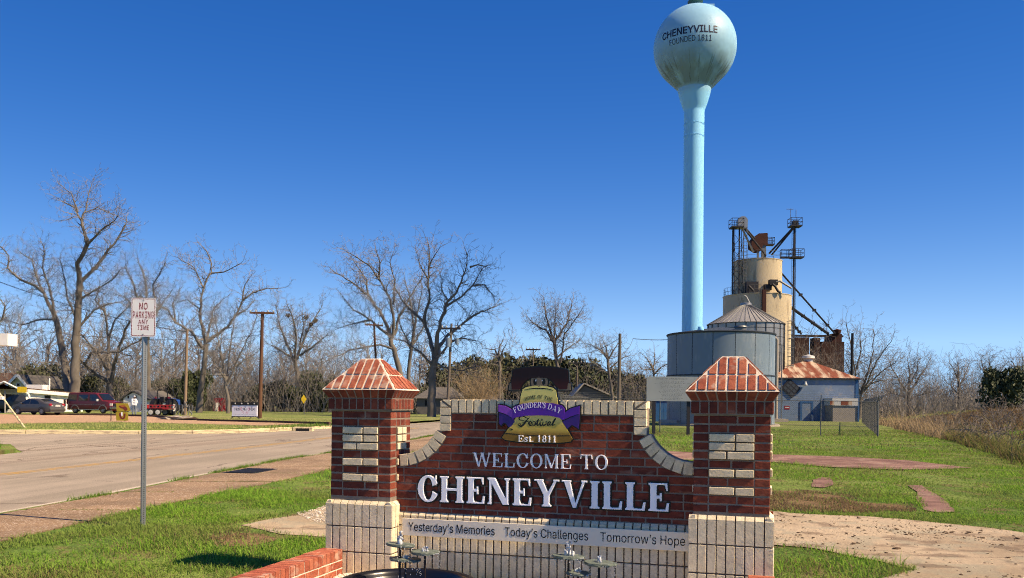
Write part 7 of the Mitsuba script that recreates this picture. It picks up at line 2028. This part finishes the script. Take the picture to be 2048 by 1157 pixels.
def evergreen(u, y, vtop, w, mdl, label, group=None, key='evergreen_tree'):
    K = thing(key, label, 'tree', group)
    x = (u - CX) / FOC * y; H = at(u, vtop, y)[2]; sx = w / FOC * y / 2.2; sz = H / 2.0
    M = tr(x, y, -.05) @ rz(rb.uniform(0, 6)) @ np.diag([sx, sx, sz, 1])
    put(mdl, 'crown', K, M, kind='stuff'); put(STEM, 'trunk', K, M)
evergreen(2016, 92, 728, 90, EV[0], 'big dense dark evergreen at the far right edge')
for i, (u, y, vt, w) in enumerate([(395, 108, 735, 60), (362, 112, 745, 55), (640, 114, 738, 80), (565, 116, 758, 70), (690, 118, 742, 90), (505, 114, 766, 60), (335, 117, 755, 60), (600, 112, 762, 60), (735, 116, 745, 80)]):
    evergreen(u, y, vt, w, EV[i % 3], 'dark green shrubby evergreen at the back of the far lawn left of the left pillar', 'evergreens behind the left lawn')
for i, (u, y, vt, w) in enumerate([(930, 124, 706, 130), (985, 128, 716, 120), (1042, 126, 702, 140), (1085, 130, 710, 130), (1145, 132, 714, 130), (1195, 126, 728, 110), (905, 122, 722, 100), (1010, 122, 735, 110), (1235, 128, 738, 90), (965, 121, 745, 110), (950, 132, 700, 110), (1010, 134, 698, 120), (1065, 120, 722, 110), (1115, 128, 706, 120), (1165, 122, 735, 110), (1210, 136, 722, 100), (1265, 132, 742, 80), (1125, 120, 742, 100), (840, 114, 776, 44), (880, 113, 776, 44)]):
    evergreen(u, y, vt, w, (EVO + EVO + EV)[i % 5], 'olive dark evergreen in the mass behind the wall and the bell emblem', 'evergreens behind the wall')
for i, (u, y, vt, w) in enumerate([(35, 112, 728, 80), (75, 114, 722, 90), (110, 112, 735, 80), (180, 114, 745, 80), (245, 116, 748, 80)]):
    evergreen(u, y, vt, w, EVO[i % 2], 'olive evergreen behind the white hut roof and the yellow gable', 'evergreens behind the hut')
evergreen(1290, 128, 745, 24, EVO[0], 'small yellowish evergreen left of the notice board')

# thickets and dry brush: masses nobody could count
def thicket(n, u0, u1, y0, y1, h0, h1, seed, r=.02, lean=.25):
    q = np.random.default_rng(seed)
    y = q.uniform(y0, y1, n); x = (q.uniform(u0, u1, n) - CX) / FOC * y
    cl = meshkit.fbm(np.stack([x * .22, y * .22, x * 0], -1), 3, seed)
    H = q.uniform(h0, h1, n) * (.45 + 1.1 * cl)
    p = np.stack([x, y, x * 0 - .1], 1); segs = []
    d = np.c_[q.normal(0, lean, (n, 2)), np.ones(n)]
    rr = r * q.lognormal(0, .35, n)
    for k in range(4):
        d = d + np.c_[q.normal(0, .22, (n, 2)), np.zeros(n)]; dd = d / np.linalg.norm(d, axis=1, keepdims=True)
        p2 = p + dd * (H / 4)[:, None]
        segs.append(np.c_[p, p2, rr * (1 - .22 * k), rr * (1 - .22 * (k + 1))])
        e = dd + q.normal(0, .6, (n, 3)); e /= np.linalg.norm(e, axis=1, keepdims=True)
        segs.append(np.c_[p2, p2 + e * (H * .18)[:, None], rr * .5, rr * .3])
        p = p2
    return tubes(np.concatenate(segs), 3)
def stuff(name, mesh, m_, label, cat_):
    k = num(name); labels[k] = {'kind': 'stuff', 'label': label, 'category': cat_}; scene[k] = mikit.ply(mesh, m_)
stuff('thicket', thicket(4200, -60, 690, 108, 140, 3.0, 8.5, 61, .03), 'twig', 'tangled grey-brown leafless undergrowth behind the far lawn on the left', 'undergrowth')
stuff('thicket', thicket(2200, 660, 1345, 108, 140, 3, 7, 62, .027), 'twig', 'leafless undergrowth behind the wall in the middle', 'undergrowth')
stuff('thicket', thicket(2600, 1690, 2110, 120, 170, 2.5, 7, 63, .034), 'twig', 'grey leafless undergrowth along the horizon on the right', 'undergrowth')
stuff('thicket', thicket(700, 1570, 1690, 108, 120, 3, 10, 64, .03, .4), 'twig_brown', 'vines and saplings tangled round the rusty shed frame', 'undergrowth')
stuff('distant_wood', thicket(2600, -200, 2250, 230, 300, 8, 17, 65, .07), 'twig', 'far-off leafless wood closing the view', 'wood')
stuff('bush', thicket(420, 933, 972, 98, 101, 3.5, 6.0, 66, .02, .3), 'dry_straw', 'pale brown leafless bush in front of the grey roofs', 'bush')
mat('dry_straw', {'type': 'twosided', 'bsdf': {'type': 'principled', 'base_color': rgb(.30, .225, .135), 'roughness': .95}}, False)
# brush on the bank
def brush(n, y0, y1, d0, d1, h, w, seed, cols, keep=None):
    q = np.random.default_rng(seed)
    y = y0 + (y1 - y0) * q.random(n) ** .8; dd = q.uniform(d0, d1, n)
    x = np.interp(y, BANK[:, 1], BANK[:, 0]) + dd / .9
    pn = meshkit.fbm(np.stack([x * .45, y * .3, x * 0 + seed], -1), 4, seed)
    ok = (x / y < .68) & (q.random(n) < np.clip(.25 + 3.2 * (pn - .40), 0, 1))
    x, y, pn = x[ok], y[ok], pn[ok]; m = len(x)
    H = h * q.lognormal(0, .4, m) * (.5 + pn); az = q.uniform(0, 2 * PI, m); a = np.stack([np.cos(az), np.sin(az)], 1); b = np.stack([-a[:, 1], a[:, 0]], 1)
    base = np.c_[x, y, lawn_z(x, y) - .02]; lean = (q.uniform(.1, 1.3, m) * H)[:, None]; Wd = (w * q.uniform(.6, 1.5, m))[:, None]
    V = np.stack([base - np.c_[b * Wd / 2, H * 0], base + np.c_[b * Wd / 2, H * 0], base + np.c_[a * lean * .35, H * .6] + np.c_[b * Wd * .4, H * 0], base + np.c_[a * lean * .35, H * .6] - np.c_[b * Wd * .4, H * 0], base + np.c_[a * lean, H * .95]], 1)
    o = np.arange(m)[:, None] * 5
    F = np.concatenate([o + [0, 1, 2], o + [0, 2, 3], o + [3, 2, 4]])
    c = np.array(cols)[q.integers(0, len(cols), m)] * q.uniform(.6, 1.3, (m, 1))
    return V.reshape(-1, 3), F, np.repeat(c, 5, 0)
TAN = [(.25, .17, .10), (.20, .125, .075), (.30, .215, .13), (.13, .08, .05), (.16, .14, .06)]
sets = [brush(80000, 17, 95, 1.6, 22, .34, .032, 71, TAN), brush(12000, 40, 90, .3, 4, .62, .03, 72, [(.40, .31, .20), (.33, .25, .155), (.28, .205, .13)]),
        brush(30000, 13, 44, .3, 5.5, .34, .02, 73, [(.16, .17, .055), (.12, .15, .04), (.22, .19, .09), (.2, .14, .08)])]
stuff_mesh('dry_brush', sets, 'grass_blade', 'tan and brown dry weeds covering the ditch and bank on the right', 'dry brush')
q = np.random.default_rng(74); segs = []; rn = random.Random(74)
for i in range(420):
    y = rn.uniform(15, 70); x = np.interp(y, BANK[:, 1], BANK[:, 0]) + rn.uniform(1.5, 14)
    if x / y > .66: continue
    z = float(lawn_z(np.array([x]), np.array([y]))[0])
    sprout(rn, segs, (x, y, z), (rn.gauss(0, .5), rn.gauss(0, .5), 1), rn.uniform(.8, 2.0), .012, 0, 2, .35, -.03, .3)
stuff('brambles', tubes(segs, 3), 'twig_brown', 'bare bramble canes standing in the dry brush on the right', 'brambles')
# grass of the yard across the road
def yard_blades(n):
    y = rg.uniform(41, 66, n); x = rg.uniform(-40, -8, n)
    ok = np.array(shapely.contains_xy(Polygon(list(LineString(far).parallel_offset(.35, 'left').coords) + [(-60, 120), (-120, 90)]).buffer(0), x, y)) & ~shapely.contains_xy(drv, x, y) & (np.abs(x) / y < .66)
    return np.c_[x[ok], y[ok]]
stuff_mesh('grass', [tuft(yard_blades(60000), .075, .03, (.20, .23, .06), (.38, .38, .15), .10)], 'grass_blade', 'short pale green grass on the strip across the road', 'grass')
wk = np.array(resample([p for p in left_edge[3:-1]], .1)); i = rg.integers(0, len(wk), 2600)
wq = wk[i] + rg.normal(0, .14, (2600, 2)) + [-.1, .25]
wn = meshkit.fbm(np.stack([wq[:, 0] * .5, wq[:, 0] * 0, wq[:, 0] * 0], -1), 3, 8)
iz = rough_poly([(-40, 26.0), (-22, 29.6), (-17.6, 29.1), (-15.9, 26.6), (-15.9, 23.5), (-18, 21), (-40, 20)], .2, .3, 5)
xy = np.c_[rg.uniform(-26, -15.3, 16000), rg.uniform(20, 30, 16000)]; xy = xy[shapely.contains_xy(iz, xy[:, 0], xy[:, 1])]
stuff_mesh('weeds', [tuft(wq[wn > .5], .22, .035, (.06, .12, .015), (.14, .24, .04), -.02), tuft(xy, .16, .03, (.07, .15, .015), (.16, .28, .04), -.06)], 'grass_blade', 'dark green weeds growing over the kerb and the island across the road', 'weeds')
